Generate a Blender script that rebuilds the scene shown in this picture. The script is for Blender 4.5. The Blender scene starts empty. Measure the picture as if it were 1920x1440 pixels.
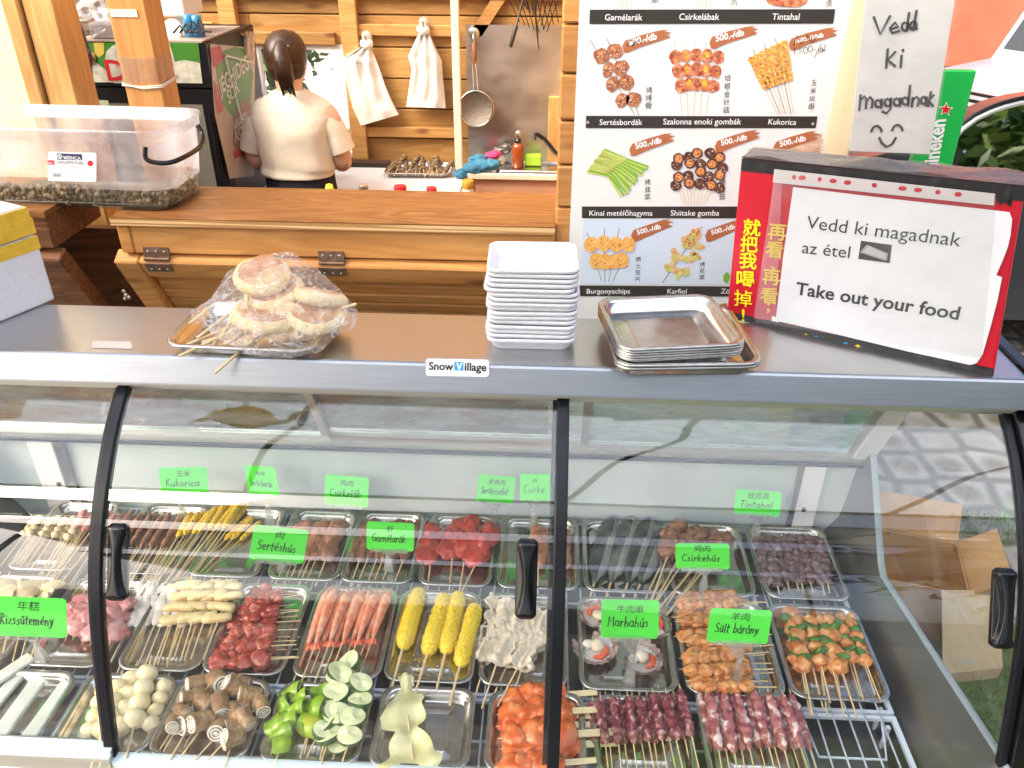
import bpy, bmesh, math, random
from mathutils import Vector, Matrix, noise
R = math.radians
sc = bpy.context.scene
COL = sc.collection
rnd = random.Random(7)

# ---------------------------------------------------------------- camera, sky, sun, exposure
CAM_F, CAM_P, CAM_YAW, CAM_ROLL, CAM_H = 1535.0, 30.5, 2.5, 0.4, 1.95   # focal length in 1920-px units, pitch, yaw, roll, eye height
cam = bpy.data.cameras.new('camera')
cam_o = bpy.data.objects.new('camera', cam); COL.objects.link(cam_o)
cam.sensor_width = 36; cam.lens = 36 * CAM_F / 1920
cam.clip_start = 0.02; cam.clip_end = 500
_cp, _sp, _cy, _sy = math.cos(R(CAM_P)), math.sin(R(CAM_P)), math.cos(R(CAM_YAW)), math.sin(R(CAM_YAW))
_rt = Vector((_cy, _sy, 0)); _fw = Vector((-_sy * _cp, _cy * _cp, -_sp)); _up = _rt.cross(_fw)
_cr, _sr = math.cos(R(CAM_ROLL)), math.sin(R(CAM_ROLL))
_r2 = _rt * _cr + _up * _sr; _u2 = _up * _cr - _rt * _sr
CO = Vector((0, 0, CAM_H))
cam_o.matrix_world = Matrix.Translation(CO) @ Matrix((_r2, _u2, -_fw)).transposed().to_4x4()
sc.camera = cam_o

SUN_EL, SUN_AZ = R(44), R(236)     # azimuth from +Y clockwise: the sun stands left of and behind the camera
w = bpy.data.worlds.new('World'); sc.world = w; w.use_nodes = True
nt = w.node_tree
sky = nt.nodes.new('ShaderNodeTexSky'); sky.sky_type = 'NISHITA'; sky.sun_disc = False
sky.sun_elevation = SUN_EL; sky.sun_rotation = SUN_AZ; sky.dust_density = 6.0; sky.ozone_density = 0.0; sky.air_density = .8
nt.links.new(sky.outputs[0], nt.nodes['Background'].inputs[0])
nt.nodes['Background'].inputs[1].default_value = 0.15
sun = bpy.data.lights.new('sun', 'SUN'); sun.energy = 1.5; sun.angle = R(45); sun.color = (1, .90, .74)
sun_o = bpy.data.objects.new('sun', sun); COL.objects.link(sun_o)
sd = Vector((math.sin(SUN_AZ) * math.cos(SUN_EL), math.cos(SUN_AZ) * math.cos(SUN_EL), math.sin(SUN_EL)))
sun_o.rotation_euler = sd.to_track_quat('Z', 'Y').to_euler()
sun_o.location = sd * 20
sc.view_settings.view_transform = 'Standard'; sc.view_settings.look = 'None'
sc.view_settings.exposure = 1.55; sc.view_settings.gamma = 1
cy = sc.cycles
cy.max_bounces = 10; cy.transparent_max_bounces = 24; cy.diffuse_bounces = 4; cy.glossy_bounces = 4
cy.use_denoising = True; cy.caustics_reflective = True; cy.blur_glossy = 1.0; cy.caustics_refractive = False

# ---------------------------------------------------------------- helpers
def P(u, v, x=None, y=None, z=None, pl=None):
    """point where the line of sight through photo pixel (u,v) meets the plane x=, y=, z= or pl=(point, normal)"""
    d = _r2 * ((u - 960) / CAM_F) + _u2 * ((720 - v) / CAM_F) + _fw
    if pl: t = (pl[0] - CO).dot(pl[1]) / d.dot(pl[1])
    elif x is not None: t = (x - CO.x) / d.x
    elif y is not None: t = (y - CO.y) / d.y
    else: t = (z - CO.z) / d.z
    return CO + d * t

_ico = {}
def ico(sub):
    if sub not in _ico:
        b = bmesh.new(); bmesh.ops.create_icosphere(b, subdivisions=sub, radius=1)
        _ico[sub] = ([v.co.copy() for v in b.verts], [[v.index for v in f.verts] for f in b.faces]); b.free()
    return _ico[sub]

class MB:
    def __init__(s): s.v = []; s.f = []; s.m = []; s.s = []
    def add(s, vs, fs, m=0, smooth=False, M=None):
        k = len(s.v)
        s.v += [tuple(M @ Vector(v)) if M else tuple(v) for v in vs]
        for f in fs: s.f.append([i + k for i in f]); s.m.append(m); s.s.append(smooth)
        return s
    def box(s, c, sz, m=0, M=None, rot=None):
        x, y, z = sz[0] / 2, sz[1] / 2, sz[2] / 2
        vs = [Vector((a * x, b * y, d * z)) for a in (-1, 1) for b in (-1, 1) for d in (-1, 1)]
        if rot: vs = [rot @ v for v in vs]
        vs = [v + Vector(c) for v in vs]
        return s.add(vs, [(0, 1, 3, 2), (4, 6, 7, 5), (0, 4, 5, 1), (2, 3, 7, 6), (0, 2, 6, 4), (1, 5, 7, 3)], m, False, M)
    def bb(s, a, b, m=0, M=None):
        return s.box([(p + q) / 2 for p, q in zip(a, b)], [abs(q - p) for p, q in zip(a, b)], m, M)
    def hexa(s, p, m=0):      # 8 points: 4 of the bottom loop, 4 of the top loop
        return s.add(p, [(3, 2, 1, 0), (4, 5, 6, 7), (0, 1, 5, 4), (1, 2, 6, 5), (2, 3, 7, 6), (3, 0, 4, 7)], m)
    def loft(s, rings, m=0, caps=(1, 1), smooth=True, closed=True, M=None, mc=None):
        n = len(rings[0]); vs = [p for r in rings for p in r]; fs = []
        for i in range(len(rings) - 1):
            for j in range(n if closed else n - 1):
                a, b = i * n + j, i * n + (j + 1) % n
                fs.append((a, b, b + n, a + n))
        s.add(vs, fs, m, smooth, M)
        if caps[0]: s.add(rings[0], [list(range(n))[::-1]], m if mc is None else mc, False, M)
        if caps[1]: s.add(rings[-1], [list(range(n))], m if mc is None else mc, False, M)
        return s
    def tube(s, pts, r, n=6, m=0, caps=(1, 1), M=None, flat=1.0, smooth=True):
        pts = [Vector(p) for p in pts]; rings = []
        up = None
        for i, p in enumerate(pts):
            t = (pts[min(i + 1, len(pts) - 1)] - pts[max(i - 1, 0)]).normalized()
            if up is None:
                up = Vector((0, 0, 1)) if abs(t.z) < .9 else Vector((1, 0, 0))
            a = t.cross(up).normalized(); up = a.cross(t).normalized()
            rr = r[i] if isinstance(r, (list, tuple)) else r
            rings.append([p + a * (rr * math.cos(q)) + up * (rr * flat * math.sin(q)) for q in [2 * math.pi * k / n for k in range(n)]])
        return s.loft(rings, m, caps, smooth, M=M)
    def lathe(s, prof, n=16, m=0, M=None, smooth=True, caps=(1, 1)):
        rings = [[Vector((r * math.cos(2 * math.pi * k / n), r * math.sin(2 * math.pi * k / n), z)) for k in range(n)] for r, z in prof]
        return s.loft(rings, m, caps, smooth, M=M)
    def grid(s, fn, nu, nv, m=0, smooth=True, M=None):
        vs = [fn(i / nu, j / nv) for j in range(nv + 1) for i in range(nu + 1)]
        fs = [(j * (nu + 1) + i, j * (nu + 1) + i + 1, (j + 1) * (nu + 1) + i + 1, (j + 1) * (nu + 1) + i) for j in range(nv) for i in range(nu)]
        return s.add(vs, fs, m, smooth, M)
    def meat(s, c, rad, seed=0, m=0, rot=None, amp=.34):
        V, F = ico(3); off = Vector((seed * 7.31, seed * 3.7, seed * 1.9)); out = []
        for v in V:
            k = 1 + amp * noise.noise(v * 1.3 + off) + amp * .55 * (1 - 2 * abs(noise.noise(v * 2.2 + off))) + amp * .22 * noise.noise(v * 6 + off)
            q = Vector((v.x * rad[0] * k, v.y * rad[1] * k, v.z * rad[2] * k))
            if rot: q = rot @ q
            out.append(q + Vector(c))
        return s.add(out, F, m, True)
    def blob(s, c, rad, amp=.2, freq=1.5, seed=0, sub=2, m=0, M=None, rot=None):
        V, F = ico(sub); off = Vector((seed * 7.31, seed * 3.7, seed * 1.9)); out = []
        for v in V:
            k = 1 + amp * noise.noise(v * freq + off) + amp * .5 * noise.noise(v * freq * 2.3 + off)
            q = Vector((v.x * rad[0] * k, v.y * rad[1] * k, v.z * rad[2] * k))
            if rot: q = rot @ q
            out.append(q + Vector(c))
        return s.add(out, F, m, True, M)
    def build(s, name, mats, parent=None, bev=0, seg=2, M=None):
        me = bpy.data.meshes.new(name); me.from_pydata(s.v, [], s.f)
        for x in (mats if isinstance(mats, (list, tuple)) else [mats]): me.materials.append(x)
        me.polygons.foreach_set('material_index', s.m); me.polygons.foreach_set('use_smooth', s.s); me.update()
        o = bpy.data.objects.new(name, me); COL.objects.link(o)
        if M is not None: o.matrix_world = M
        if parent: o.parent = parent
        if bev:
            b = o.modifiers.new('edge', 'BEVEL'); b.width = bev; b.segments = seg; b.limit_method = 'ANGLE'; b.angle_limit = R(40)
        return o

def tag(o, label=None, cat=None, group=None, kind=None):
    if label: o['label'] = label
    if cat: o['category'] = cat
    if group: o['group'] = group
    if kind: o['kind'] = kind
    return o
def empty(name, label, cat, loc=(0, 0, 0), group=None):
    o = bpy.data.objects.new(name, None); COL.objects.link(o); o.location = loc; o.empty_display_size = .05
    INV[o.name] = Matrix.Translation(-Vector(loc))
    return tag(o, label, cat, group)
def kids(o): return list(o.children)
def copy_tree(o, parent=None):
    c = o.copy(); COL.objects.link(c)
    if parent is not None: c.parent = parent; c.matrix_parent_inverse = o.matrix_parent_inverse
    for ch in KIDS.get(o.name, []): copy_tree(ch, c)
    return c
KIDS = {}; INV = {}
def part(mb, name, mats, parent, bev=0, seg=2, label=None):
    o = mb.build(name, mats, parent, bev, seg)
    if parent.name in INV: o.matrix_parent_inverse = INV[parent.name]
    KIDS.setdefault(parent.name, []).append(o)
    if label: o['label'] = label
    return o
def frame(o, x, z=Vector((0, 0, 1))):      # matrix with X along x
    x = Vector(x).normalized(); y = Vector(z).cross(x).normalized(); z = x.cross(y)
    return Matrix.Translation(Vector(o)) @ Matrix((x, y, z)).transposed().to_4x4()

# flat lettering and drawings -------------------------------------------------
_txt = {}
def text_geo(s, bold=0.0):
    k = (s, bold)
    if k not in _txt:
        c = bpy.data.curves.new('t', 'FONT'); c.body = s; c.size = 1; c.offset = bold; c.resolution_u = 3
        o = bpy.data.objects.new('t', c); me = o.to_mesh()
        vs = [Vector((v.co.x, v.co.y)) for v in me.vertices]; fs = [list(p.vertices) for p in me.polygons]
        o.to_mesh_clear(); bpy.data.objects.remove(o); bpy.data.curves.remove(c)
        _txt[k] = (vs, fs)
    return _txt[k]

class Plane2:
    """drawing surface: map(u,v,h) gives a world point for photo pixel (u,v), raised h metres"""
    def __init__(s, pt, n): s.pt = Vector(pt); s.n = Vector(n).normalized()
    def at(s, u, v, h=0): return P(u, v, pl=(s.pt, s.n)) + s.n * h
    def poly(s, mb, pts, m, h=.0008):
        q = [s.at(u, v, h) for u, v in pts]
        nn = Vector((0, 0, 0))
        for i in range(1, len(q) - 1): nn += (q[i] - q[0]).cross(q[i + 1] - q[0])
        if nn.dot(s.n) < 0: q = q[::-1]
        mb.add(q, [list(range(len(q)))], m)
    def text(s, mb, t, p0, p1, m, h=.0012, bold=0, hpx=None, fit=True):
        vs, fs = text_geo(t, bold)
        a = s.at(*p0, h); b = s.at(*p1, h); U = b - a; V = s.n.cross(U).normalized()
        x0 = min(v.x for v in vs); x1 = max(v.x for v in vs)
        k = U.length / (x1 - x0); U = U.normalized()
        ky = k if hpx is None else (s.at(p0[0], p0[1] - hpx) - s.at(*p0)).length / .72
        mb.add([a + U * ((v.x - x0) * k) + V * (v.y * ky) for v in vs], fs, m)
    def stroke(s, mb, pts, wd, m, h=.0012):
        q = [s.at(u, v, h) for u, v in pts]; ribbon(mb, q, s.n, wd, m)
def ribbon(mb, q, n, wd, m):
    if len(q) < 2: return
    L = []
    for i, p in enumerate(q):
        t = (q[min(i + 1, len(q) - 1)] - q[max(i - 1, 0)]).normalized(); a = n.cross(t).normalized() * (wd / 2)
        if i == 0: p = p - t * wd * .3
        if i == len(q) - 1: p = p + t * wd * .3
        L.append((p - a, p + a))
    vs = [x for pr in L for x in pr]
    mb.add(vs, [(2 * i, 2 * i + 2, 2 * i + 3, 2 * i + 1) for i in range(len(q) - 1)], m)

def smooth_path(p, n=5):
    p = [Vector(q) for q in p]; out = []
    for i in range(len(p) - 1):
        a, b_, c, d = p[max(i - 1, 0)], p[i], p[i + 1], p[min(i + 2, len(p) - 1)]
        for k in range(n):
            t = k / n; out.append(.5 * (2 * b_ + (c - a) * t + (2 * a - 5 * b_ + 4 * c - d) * t * t + (3 * b_ - a - 3 * c + d) * t ** 3))
    return out + [p[-1]]
def arc(cx, cy, rx, ry, a0, a1, n=7):
    return [(cx + rx * math.cos(R(a0 + (a1 - a0) * i / n)), cy + ry * math.sin(R(a0 + (a1 - a0) * i / n))) for i in range(n + 1)]
# hand-lettering: strokes in a box 1 high for capitals, .55 for small letters; value = (advance, strokes)
HW = {
 'a': (.55, [arc(.25, .27, .22, .26, 40, 330), [(.46, .52), (.44, .1), (.52, 0)]]),
 'b': (.5, [[(.08, 1), (.06, 0)], arc(.24, .25, .2, .25, 150, -150)]),
 'c': (.45, [arc(.26, .27, .22, .26, 50, 310)]),
 'd': (.55, [arc(.24, .27, .21, .26, 40, 330), [(.48, 1), (.45, .1), (.54, 0)]]),
 'e': (.5, [[(.06, .25), (.42, .33)] + arc(.24, .28, .2, .26, 15, 310)]),
 'g': (.55, [arc(.25, .28, .21, .25, 40, 330), [(.46, .52), (.46, -.2), (.3, -.4), (.08, -.28)]]),
 'h': (.52, [[(.08, 1), (.06, 0)], [(.07, .3), (.25, .52), (.4, .4), (.42, 0)]]),
 'i': (.25, [[(.1, .52), (.1, .08), (.18, 0)], [(.11, .72), (.13, .78)]]),
 'k': (.5, [[(.08, 1), (.06, 0)], [(.4, .55), (.08, .26), (.44, 0)]]),
 'l': (.25, [[(.1, 1), (.08, .1), (.18, 0)]]),
 'm': (.8, [[(.06, .52), (.05, 0)], [(.06, .3), (.2, .52), (.34, .42), (.35, 0)], [(.35, .3), (.5, .52), (.64, .42), (.66, 0)]]),
 'n': (.52, [[(.06, .52), (.05, 0)], [(.06, .3), (.22, .52), (.38, .42), (.4, 0)]]),
 'o': (.5, [arc(.24, .27, .2, .26, 90, 450, 9)]),
 'r': (.4, [[(.08, .54), (.07, 0)], [(.08, .3), (.2, .5), (.36, .5)]]),
 's': (.42, [[(.34, .5), (.14, .52), (.08, .4), (.32, .22), (.28, .04), (.04, .04)]]),
 't': (.38, [[(.16, .85), (.14, .1), (.28, 0)], [(.02, .55), (.34, .58)]]),
 'u': (.52, [[(.06, .52), (.08, .1), (.22, 0), (.38, .14), (.42, .52)], [(.42, .52), (.44, 0)]]),
 'y': (.5, [[(.04, .52), (.22, .08)], [(.44, .52), (.2, -.2), (.02, -.36)]]),
 'z': (.46, [[(.05, .5), (.38, .52), (.05, .02), (.42, .02)]]),
 'C': (.6, [arc(.34, .5, .28, .48, 50, 310)]),
 'G': (.65, [arc(.34, .5, .28, .48, 50, 345) , [(.36, .44), (.62, .44), (.6, .1)]]),
 'K': (.6, [[(.1, 1), (.08, 0)], [(.5, .95), (.1, .46), (.56, 0)]]),
 'M': (.8, [[(.06, 0), (.12, .95), (.36, .42), (.62, .95), (.7, 0)]]),
 'R': (.62, [[(.1, 1), (.06, 0)], [(.08, .95), (.4, .95), (.46, .7), (.1, .48), (.55, 0)]]),
 'S': (.55, [[(.48, .85), (.28, 1), (.08, .82), (.14, .58), (.42, .42), (.44, .12), (.22, 0), (.04, .12)]]),
 'T': (.6, [[(.02, .95), (.58, 1)], [(.3, .97), (.28, 0)]]),
 'V': (.6, [[(.04, 1), (.24, 0), (.62, 1.05)]]),
 ' ': (.4, []),
}
for ch, base, acc in (('á', 'a', [[(.26, .66), (.36, .86)]]), ('é', 'e', [[(.26, .66), (.36, .86)]]), ('ú', 'u', [[(.26, .66), (.36, .86)]]), ('ü', 'u', [[(.16, .66), (.18, .76)], [(.36, .66), (.38, .76)]])):
    HW[ch] = (HW[base][0], HW[base][1] + acc)
def hand(mb, t, o, U, V, n, size, wd, m, fit=None, slant=.12, seed=1, h=.001):
    """hand-lettered text, baseline from o along unit U, unit V up; fit = width in metres"""
    rr = random.Random(seed); x = 0; S = []
    for ch in t:
        ad, st = HW[ch]; j = rr.uniform(-.04, .04); k = rr.uniform(.92, 1.08)
        for l in st: S.append([(x + (px + slant * py) * 1.0, j + py * k) for px, py in l])
        x += ad + .08
    kx = size if fit is None else fit / x
    for l in S: ribbon(mb, [Vector(o) + U * (px * kx) + V * (py * size) + n * h for px, py in l], n, wd, m)

# ---------------------------------------------------------------- materials
def mat(name, c, rough=.5, metal=0, c2=None, c3=None, sc_=(8, 8, 8), ramp=(.35, .65), detail=4, bump=0, bscale=None, coat=0, spec=.5, alpha=1, emit=0, dist=0, rvar=0, sss=0, aniso=0, trans=0):
    m = bpy.data.materials.new(name); m.use_nodes = True; t = m.node_tree; N = t.nodes; L = t.links
    b = N['Principled BSDF']
    def s(k, v):
        if k in b.inputs: b.inputs[k].default_value = v
    s('Base Color', (*c, 1)); s('Roughness', rough); s('Metallic', metal); s('Coat Weight', coat); s('Coat Roughness', .12); s('Specular IOR Level', spec); s('Alpha', alpha)
    if sss: s('Subsurface Weight', sss); s('Subsurface Radius', (.01, .004, .002))
    if aniso: s('Anisotropic', aniso)
    if trans: s('Transmission Weight', trans)
    if emit: s('Emission Color', (*c, 1)); s('Emission Strength', emit)
    if c2 or bump or rvar:
        tc = N.new('ShaderNodeTexCoord'); oi = N.new('ShaderNodeObjectInfo'); ad = N.new('ShaderNodeVectorMath'); ad.operation = 'MULTIPLY_ADD'
        ad.inputs[1].default_value = (1, 1, 1)
        mu = N.new('ShaderNodeVectorMath'); mu.operation = 'SCALE'; mu.inputs[0].default_value = (3.1, 1.7, 2.3); L.new(oi.outputs['Random'], mu.inputs['Scale'])
        L.new(tc.outputs['Object'], ad.inputs[0]); L.new(mu.outputs[0], ad.inputs[2])
        mp = N.new('ShaderNodeMapping'); mp.inputs['Scale'].default_value = sc_; L.new(ad.outputs[0], mp.inputs[0])
        no = N.new('ShaderNodeTexNoise'); no.inputs['Scale'].default_value = 1; no.inputs['Detail'].default_value = detail; no.inputs['Distortion'].default_value = dist
        L.new(mp.outputs[0], no.inputs['Vector'])
    if c2:
        r = N.new('ShaderNodeValToRGB'); e = r.color_ramp.elements
        e[0].position, e[1].position = ramp[:2]; e[0].color = (*c, 1); e[1].color = (*c2, 1)
        if c3: q = e.new((ramp[1] + 1) / 2 if len(ramp) < 3 else ramp[2]); q.color = (*c3, 1)
        L.new(no.outputs[0], r.inputs[0]); L.new(r.outputs[0], b.inputs['Base Color'])
    if rvar:
        mr = N.new('ShaderNodeMapRange'); mr.inputs[3].default_value = rough - rvar; mr.inputs[4].default_value = rough + rvar; L.new(no.outputs[0], mr.inputs[0]); L.new(mr.outputs[0], b.inputs['Roughness'])
    if bump:
        bp = N.new('ShaderNodeBump'); bp.inputs['Strength'].default_value = bump; bp.inputs['Distance'].default_value = .004
        if bscale:
            n2 = N.new('ShaderNodeTexNoise'); n2.inputs['Scale'].default_value = bscale; n2.inputs['Detail'].default_value = 3; L.new(ad.outputs[0], n2.inputs['Vector']); L.new(n2.outputs[0], bp.inputs['Height'])
        else: L.new(no.outputs[0], bp.inputs['Height'])
        L.new(bp.outputs[0], b.inputs['Normal'])
    return m

def wood(name, a, b_, c, axis='x', rough=.55, rings=9.0, knots=True, coat=0):
    """pine: long grain lines along one axis, slow tone changes, dark knots"""
    m = bpy.data.materials.new(name); m.use_nodes = True; t = m.node_tree; N = t.nodes; L = t.links; b = N['Principled BSDF']
    b.inputs['Roughness'].default_value = rough; b.inputs['Coat Weight'].default_value = coat; b.inputs['Coat Roughness'].default_value = .25
    tc = N.new('ShaderNodeTexCoord')
    S = {'x': (.8, 9, 9), 'y': (9, .8, 9), 'z': (9, 9, .8)}[axis]
    mp = N.new('ShaderNodeMapping'); mp.inputs['Scale'].default_value = S; L.new(tc.outputs['Object'], mp.inputs[0])
    n1 = N.new('ShaderNodeTexNoise'); n1.inputs['Scale'].default_value = 1.6; n1.inputs['Detail'].default_value = 2; n1.inputs['Distortion'].default_value = .6; L.new(mp.outputs[0], n1.inputs['Vector'])
    mm = N.new('ShaderNodeMath'); mm.operation = 'MULTIPLY'; mm.inputs[1].default_value = rings; L.new(n1.outputs[0], mm.inputs[0])
    fr = N.new('ShaderNodeMath'); fr.operation = 'PINGPONG'; fr.inputs[1].default_value = .5; L.new(mm.outputs[0], fr.inputs[0])
    mp2 = N.new('ShaderNodeMapping'); mp2.inputs['Scale'].default_value = tuple(x * 14 for x in S); L.new(tc.outputs['Object'], mp2.inputs[0])
    n2 = N.new('ShaderNodeTexNoise'); n2.inputs['Scale'].default_value = 1; n2.inputs['Detail'].default_value = 3; L.new(mp2.outputs[0], n2.inputs['Vector'])
    ad = N.new('ShaderNodeMath'); ad.operation = 'MULTIPLY_ADD'; ad.inputs[1].default_value = .55; L.new(n2.outputs[0], ad.inputs[0]); L.new(fr.outputs[0], ad.inputs[2])
    r = N.new('ShaderNodeValToRGB'); e = r.color_ramp.elements; e[0].position = .15; e[1].position = .85; e[0].color = (*a, 1); e[1].color = (*c, 1); q = e.new(.5); q.color = (*b_, 1)
    L.new(ad.outputs[0], r.inputs[0]); out = r.outputs[0]
    n3 = N.new('ShaderNodeTexNoise'); n3.inputs['Scale'].default_value = 2.2; n3.inputs['Detail'].default_value = 1; L.new(tc.outputs['Object'], n3.inputs['Vector'])
    mx = N.new('ShaderNodeMix'); mx.data_type = 'RGBA'; mx.blend_type = 'MULTIPLY'; L.new(out, mx.inputs[6]); mx.inputs[0].default_value = 1
    r3 = N.new('ShaderNodeValToRGB'); r3.color_ramp.elements[0].color = (.72, .68, .62, 1); r3.color_ramp.elements[1].color = (1.12, 1.1, 1.05, 1); r3.color_ramp.elements[0].position = .3; r3.color_ramp.elements[1].position = .7
    L.new(n3.outputs[0], r3.inputs[0]); L.new(r3.outputs[0], mx.inputs[7]); out = mx.outputs[2]
    if knots:
        vo = N.new('ShaderNodeTexVoronoi'); vo.inputs['Scale'].default_value = 1; mk = N.new('ShaderNodeMapping'); mk.inputs['Scale'].default_value = {'x': (3.6, 9, 9), 'y': (9, 3.6, 9), 'z': (9, 9, 3.6)}[axis]
        L.new(tc.outputs['Object'], mk.inputs[0]); L.new(mk.outputs[0], vo.inputs['Vector'])
        rk = N.new('ShaderNodeValToRGB'); rk.color_ramp.elements[0].position = .05; rk.color_ramp.elements[1].position = .16; rk.color_ramp.elements[0].color = (.3, .2, .13, 1); rk.color_ramp.elements[1].color = (1, 1, 1, 1)
        L.new(vo.outputs[0], rk.inputs[0]); m2 = N.new('ShaderNodeMix'); m2.data_type = 'RGBA'; m2.blend_type = 'MULTIPLY'; m2.inputs[0].default_value = .8; L.new(out, m2.inputs[6]); L.new(rk.outputs[0], m2.inputs[7]); out = m2.outputs[2]
    ge = N.new('ShaderNodeNewGeometry'); mi = N.new('ShaderNodeMapRange'); mi.inputs[3].default_value = .80; mi.inputs[4].default_value = 1.12; L.new(ge.outputs['Random Per Island'], mi.inputs[0])
    m4 = N.new('ShaderNodeVectorMath'); m4.operation = 'SCALE'; L.new(out, m4.inputs[0]); L.new(mi.outputs[0], m4.inputs['Scale']); out = m4.outputs[0]
    L.new(out, b.inputs['Base Color'])
    bp = N.new('ShaderNodeBump'); bp.inputs['Strength'].default_value = .25; bp.inputs['Distance'].default_value = .003; L.new(n2.outputs[0], bp.inputs['Height']); L.new(bp.outputs[0], b.inputs['Normal'])
    return m

def film(name, tint=(.93, .97, .95), f0=.05, rough=.0, dirt_haze=.02, dirt_haze_c=(.8, .82, .8), wrinkle=0, wscale=40, streak=0, crease_glints=0):
    """clear sheet (window glass, cling film, clear plastic): see-through, mirror-like by angle, a little dusty, with painted haze and crease glints on demand"""
    m = bpy.data.materials.new(name); m.use_nodes = True; t = m.node_tree; N = t.nodes; L = t.links
    N.remove(N['Principled BSDF']); out = N['Material Output']
    tr = N.new('ShaderNodeBsdfTransparent'); tr.inputs[0].default_value = (*tint, 1)
    gl = N.new('ShaderNodeBsdfGlossy'); gl.inputs['Roughness'].default_value = rough
    lw = N.new('ShaderNodeLayerWeight'); lw.inputs[0].default_value = .5
    pw = N.new('ShaderNodeMath'); pw.operation = 'POWER'; pw.inputs[1].default_value = 5; L.new(lw.outputs['Facing'], pw.inputs[0])
    ma = N.new('ShaderNodeMath'); ma.operation = 'MULTIPLY_ADD'; ma.inputs[1].default_value = 1 - f0; ma.inputs[2].default_value = f0; L.new(pw.outputs[0], ma.inputs[0])
    m1 = N.new('ShaderNodeMixShader'); L.new(ma.outputs[0], m1.inputs[0]); L.new(tr.outputs[0], m1.inputs[1]); L.new(gl.outputs[0], m1.inputs[2])
    tc = N.new('ShaderNodeTexCoord'); no = N.new('ShaderNodeTexNoise'); no.inputs['Scale'].default_value = 5; no.inputs['Detail'].default_value = 5; L.new(tc.outputs['Object'], no.inputs['Vector'])
    if streak:
        mp = N.new('ShaderNodeMapping'); mp.inputs['Scale'].default_value = (1, 3, 5); L.new(tc.outputs['Object'], mp.inputs[0]); L.new(mp.outputs[0], no.inputs['Vector'])
    mr = N.new('ShaderNodeMapRange'); mr.inputs[1].default_value = .4; mr.inputs[2].default_value = .75; mr.inputs[3].default_value = dirt_haze * .4; mr.inputs[4].default_value = dirt_haze * 2; L.new(no.outputs[0], mr.inputs[0])
    df = N.new('ShaderNodeBsdfDiffuse'); df.inputs[0].default_value = (*dirt_haze_c, 1)
    tl = N.new('ShaderNodeBsdfTranslucent'); tl.inputs[0].default_value = (*dirt_haze_c, 1)
    md = N.new('ShaderNodeMixShader'); L.new(df.outputs[0], md.inputs[1]); L.new(tl.outputs[0], md.inputs[2])
    m2 = N.new('ShaderNodeMixShader'); L.new(mr.outputs[0], m2.inputs[0]); L.new(m1.outputs[0], m2.inputs[1]); L.new(md.outputs[0], m2.inputs[2])
    if crease_glints:  # pale lines painted along noise creases in place of highlights
        cn = N.new('ShaderNodeTexNoise'); cn.inputs['Scale'].default_value = 19; cn.inputs['Detail'].default_value = 3; cn.inputs['Distortion'].default_value = 1.6; L.new(tc.outputs['Object'], cn.inputs['Vector'])
        s1 = N.new('ShaderNodeMath'); s1.operation = 'SUBTRACT'; s1.inputs[1].default_value = .5; L.new(cn.outputs[0], s1.inputs[0]); s2 = N.new('ShaderNodeMath'); s2.operation = 'ABSOLUTE'; L.new(s1.outputs[0], s2.inputs[0]); cn = s2
        cm = N.new('ShaderNodeMapRange'); cm.inputs[1].default_value = 0; cm.inputs[2].default_value = .034; cm.inputs[3].default_value = .5; cm.inputs[4].default_value = dirt_haze * .8; L.new(cn.outputs[0], cm.inputs[0]); L.new(cm.outputs[0], m2.inputs[0])
    if wrinkle:
        nw = N.new('ShaderNodeTexNoise'); nw.inputs['Scale'].default_value = wscale; nw.inputs['Detail'].default_value = 4; nw.inputs['Distortion'].default_value = 1.5; L.new(tc.outputs['Object'], nw.inputs['Vector'])
        bp = N.new('ShaderNodeBump'); bp.inputs['Strength'].default_value = wrinkle; bp.inputs['Distance'].default_value = .01; L.new(nw.outputs[0], bp.inputs['Height']); L.new(bp.outputs[0], gl.inputs['Normal']); L.new(bp.outputs[0], lw.inputs['Normal'])
    L.new(m2.outputs[0], out.inputs[0])
    return m

pine_in = wood('pine_boards', (.42, .22, .065), (.50, .28, .09), (.57, .34, .125), 'x', .5)
pine_z = wood('pine_upright', (.46, .26, .08), (.54, .32, .11), (.60, .38, .15), 'z', .5)
larch = wood('stained_larch', (.47, .20, .05), (.56, .26, .075), (.62, .31, .10), 'x', .5, 7)
larch_z = wood('stained_larch_upright', (.47, .21, .055), (.56, .27, .08), (.62, .32, .105), 'z', .5, 7)
larch_dk = wood('dark_larch', (.10, .035, .012), (.20, .075, .025), (.30, .13, .045), 'x', .6, 10)  # darker larch tone for groove, lining, floor and left hatch
ply_top = wood('oiled_plywood', (.17, .065, .018), (.24, .10, .03), (.33, .16, .05), 'x', .38, 16, False)
ply_edge = mat('plywood_edge', (.42, .22, .08), .6, c2=(.72, .48, .22), sc_=(2, 2, 230), ramp=(.45, .55), detail=0)
cream = mat('cream_paint', (.74, .64, .40), .5, c2=(.80, .71, .48), sc_=(30, 30, 3), bump=.1)
steel = mat('brushed_steel', (.53, .53, .53), .29, 1, c2=(.57, .57, .57), sc_=(9, 420, 420), rvar=.03, detail=2)
steel_t = mat('tray_steel', (.50, .48, .45), .2, 1, c2=(.62, .60, .57), sc_=(40, 40, 40), rvar=.06)
steel_w = mat('steel_sheet', (.66, .63, .57), .36, 1, c2=(.80, .77, .71), sc_=(5, 5, 9), rvar=.12, bump=.12, bscale=9)
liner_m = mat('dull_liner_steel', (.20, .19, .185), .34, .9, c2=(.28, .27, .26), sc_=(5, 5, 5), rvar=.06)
alu = mat('anodised_rail', (.66, .66, .62), .3, .85, c2=(.74, .74, .7), sc_=(3, 90, 90))
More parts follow.
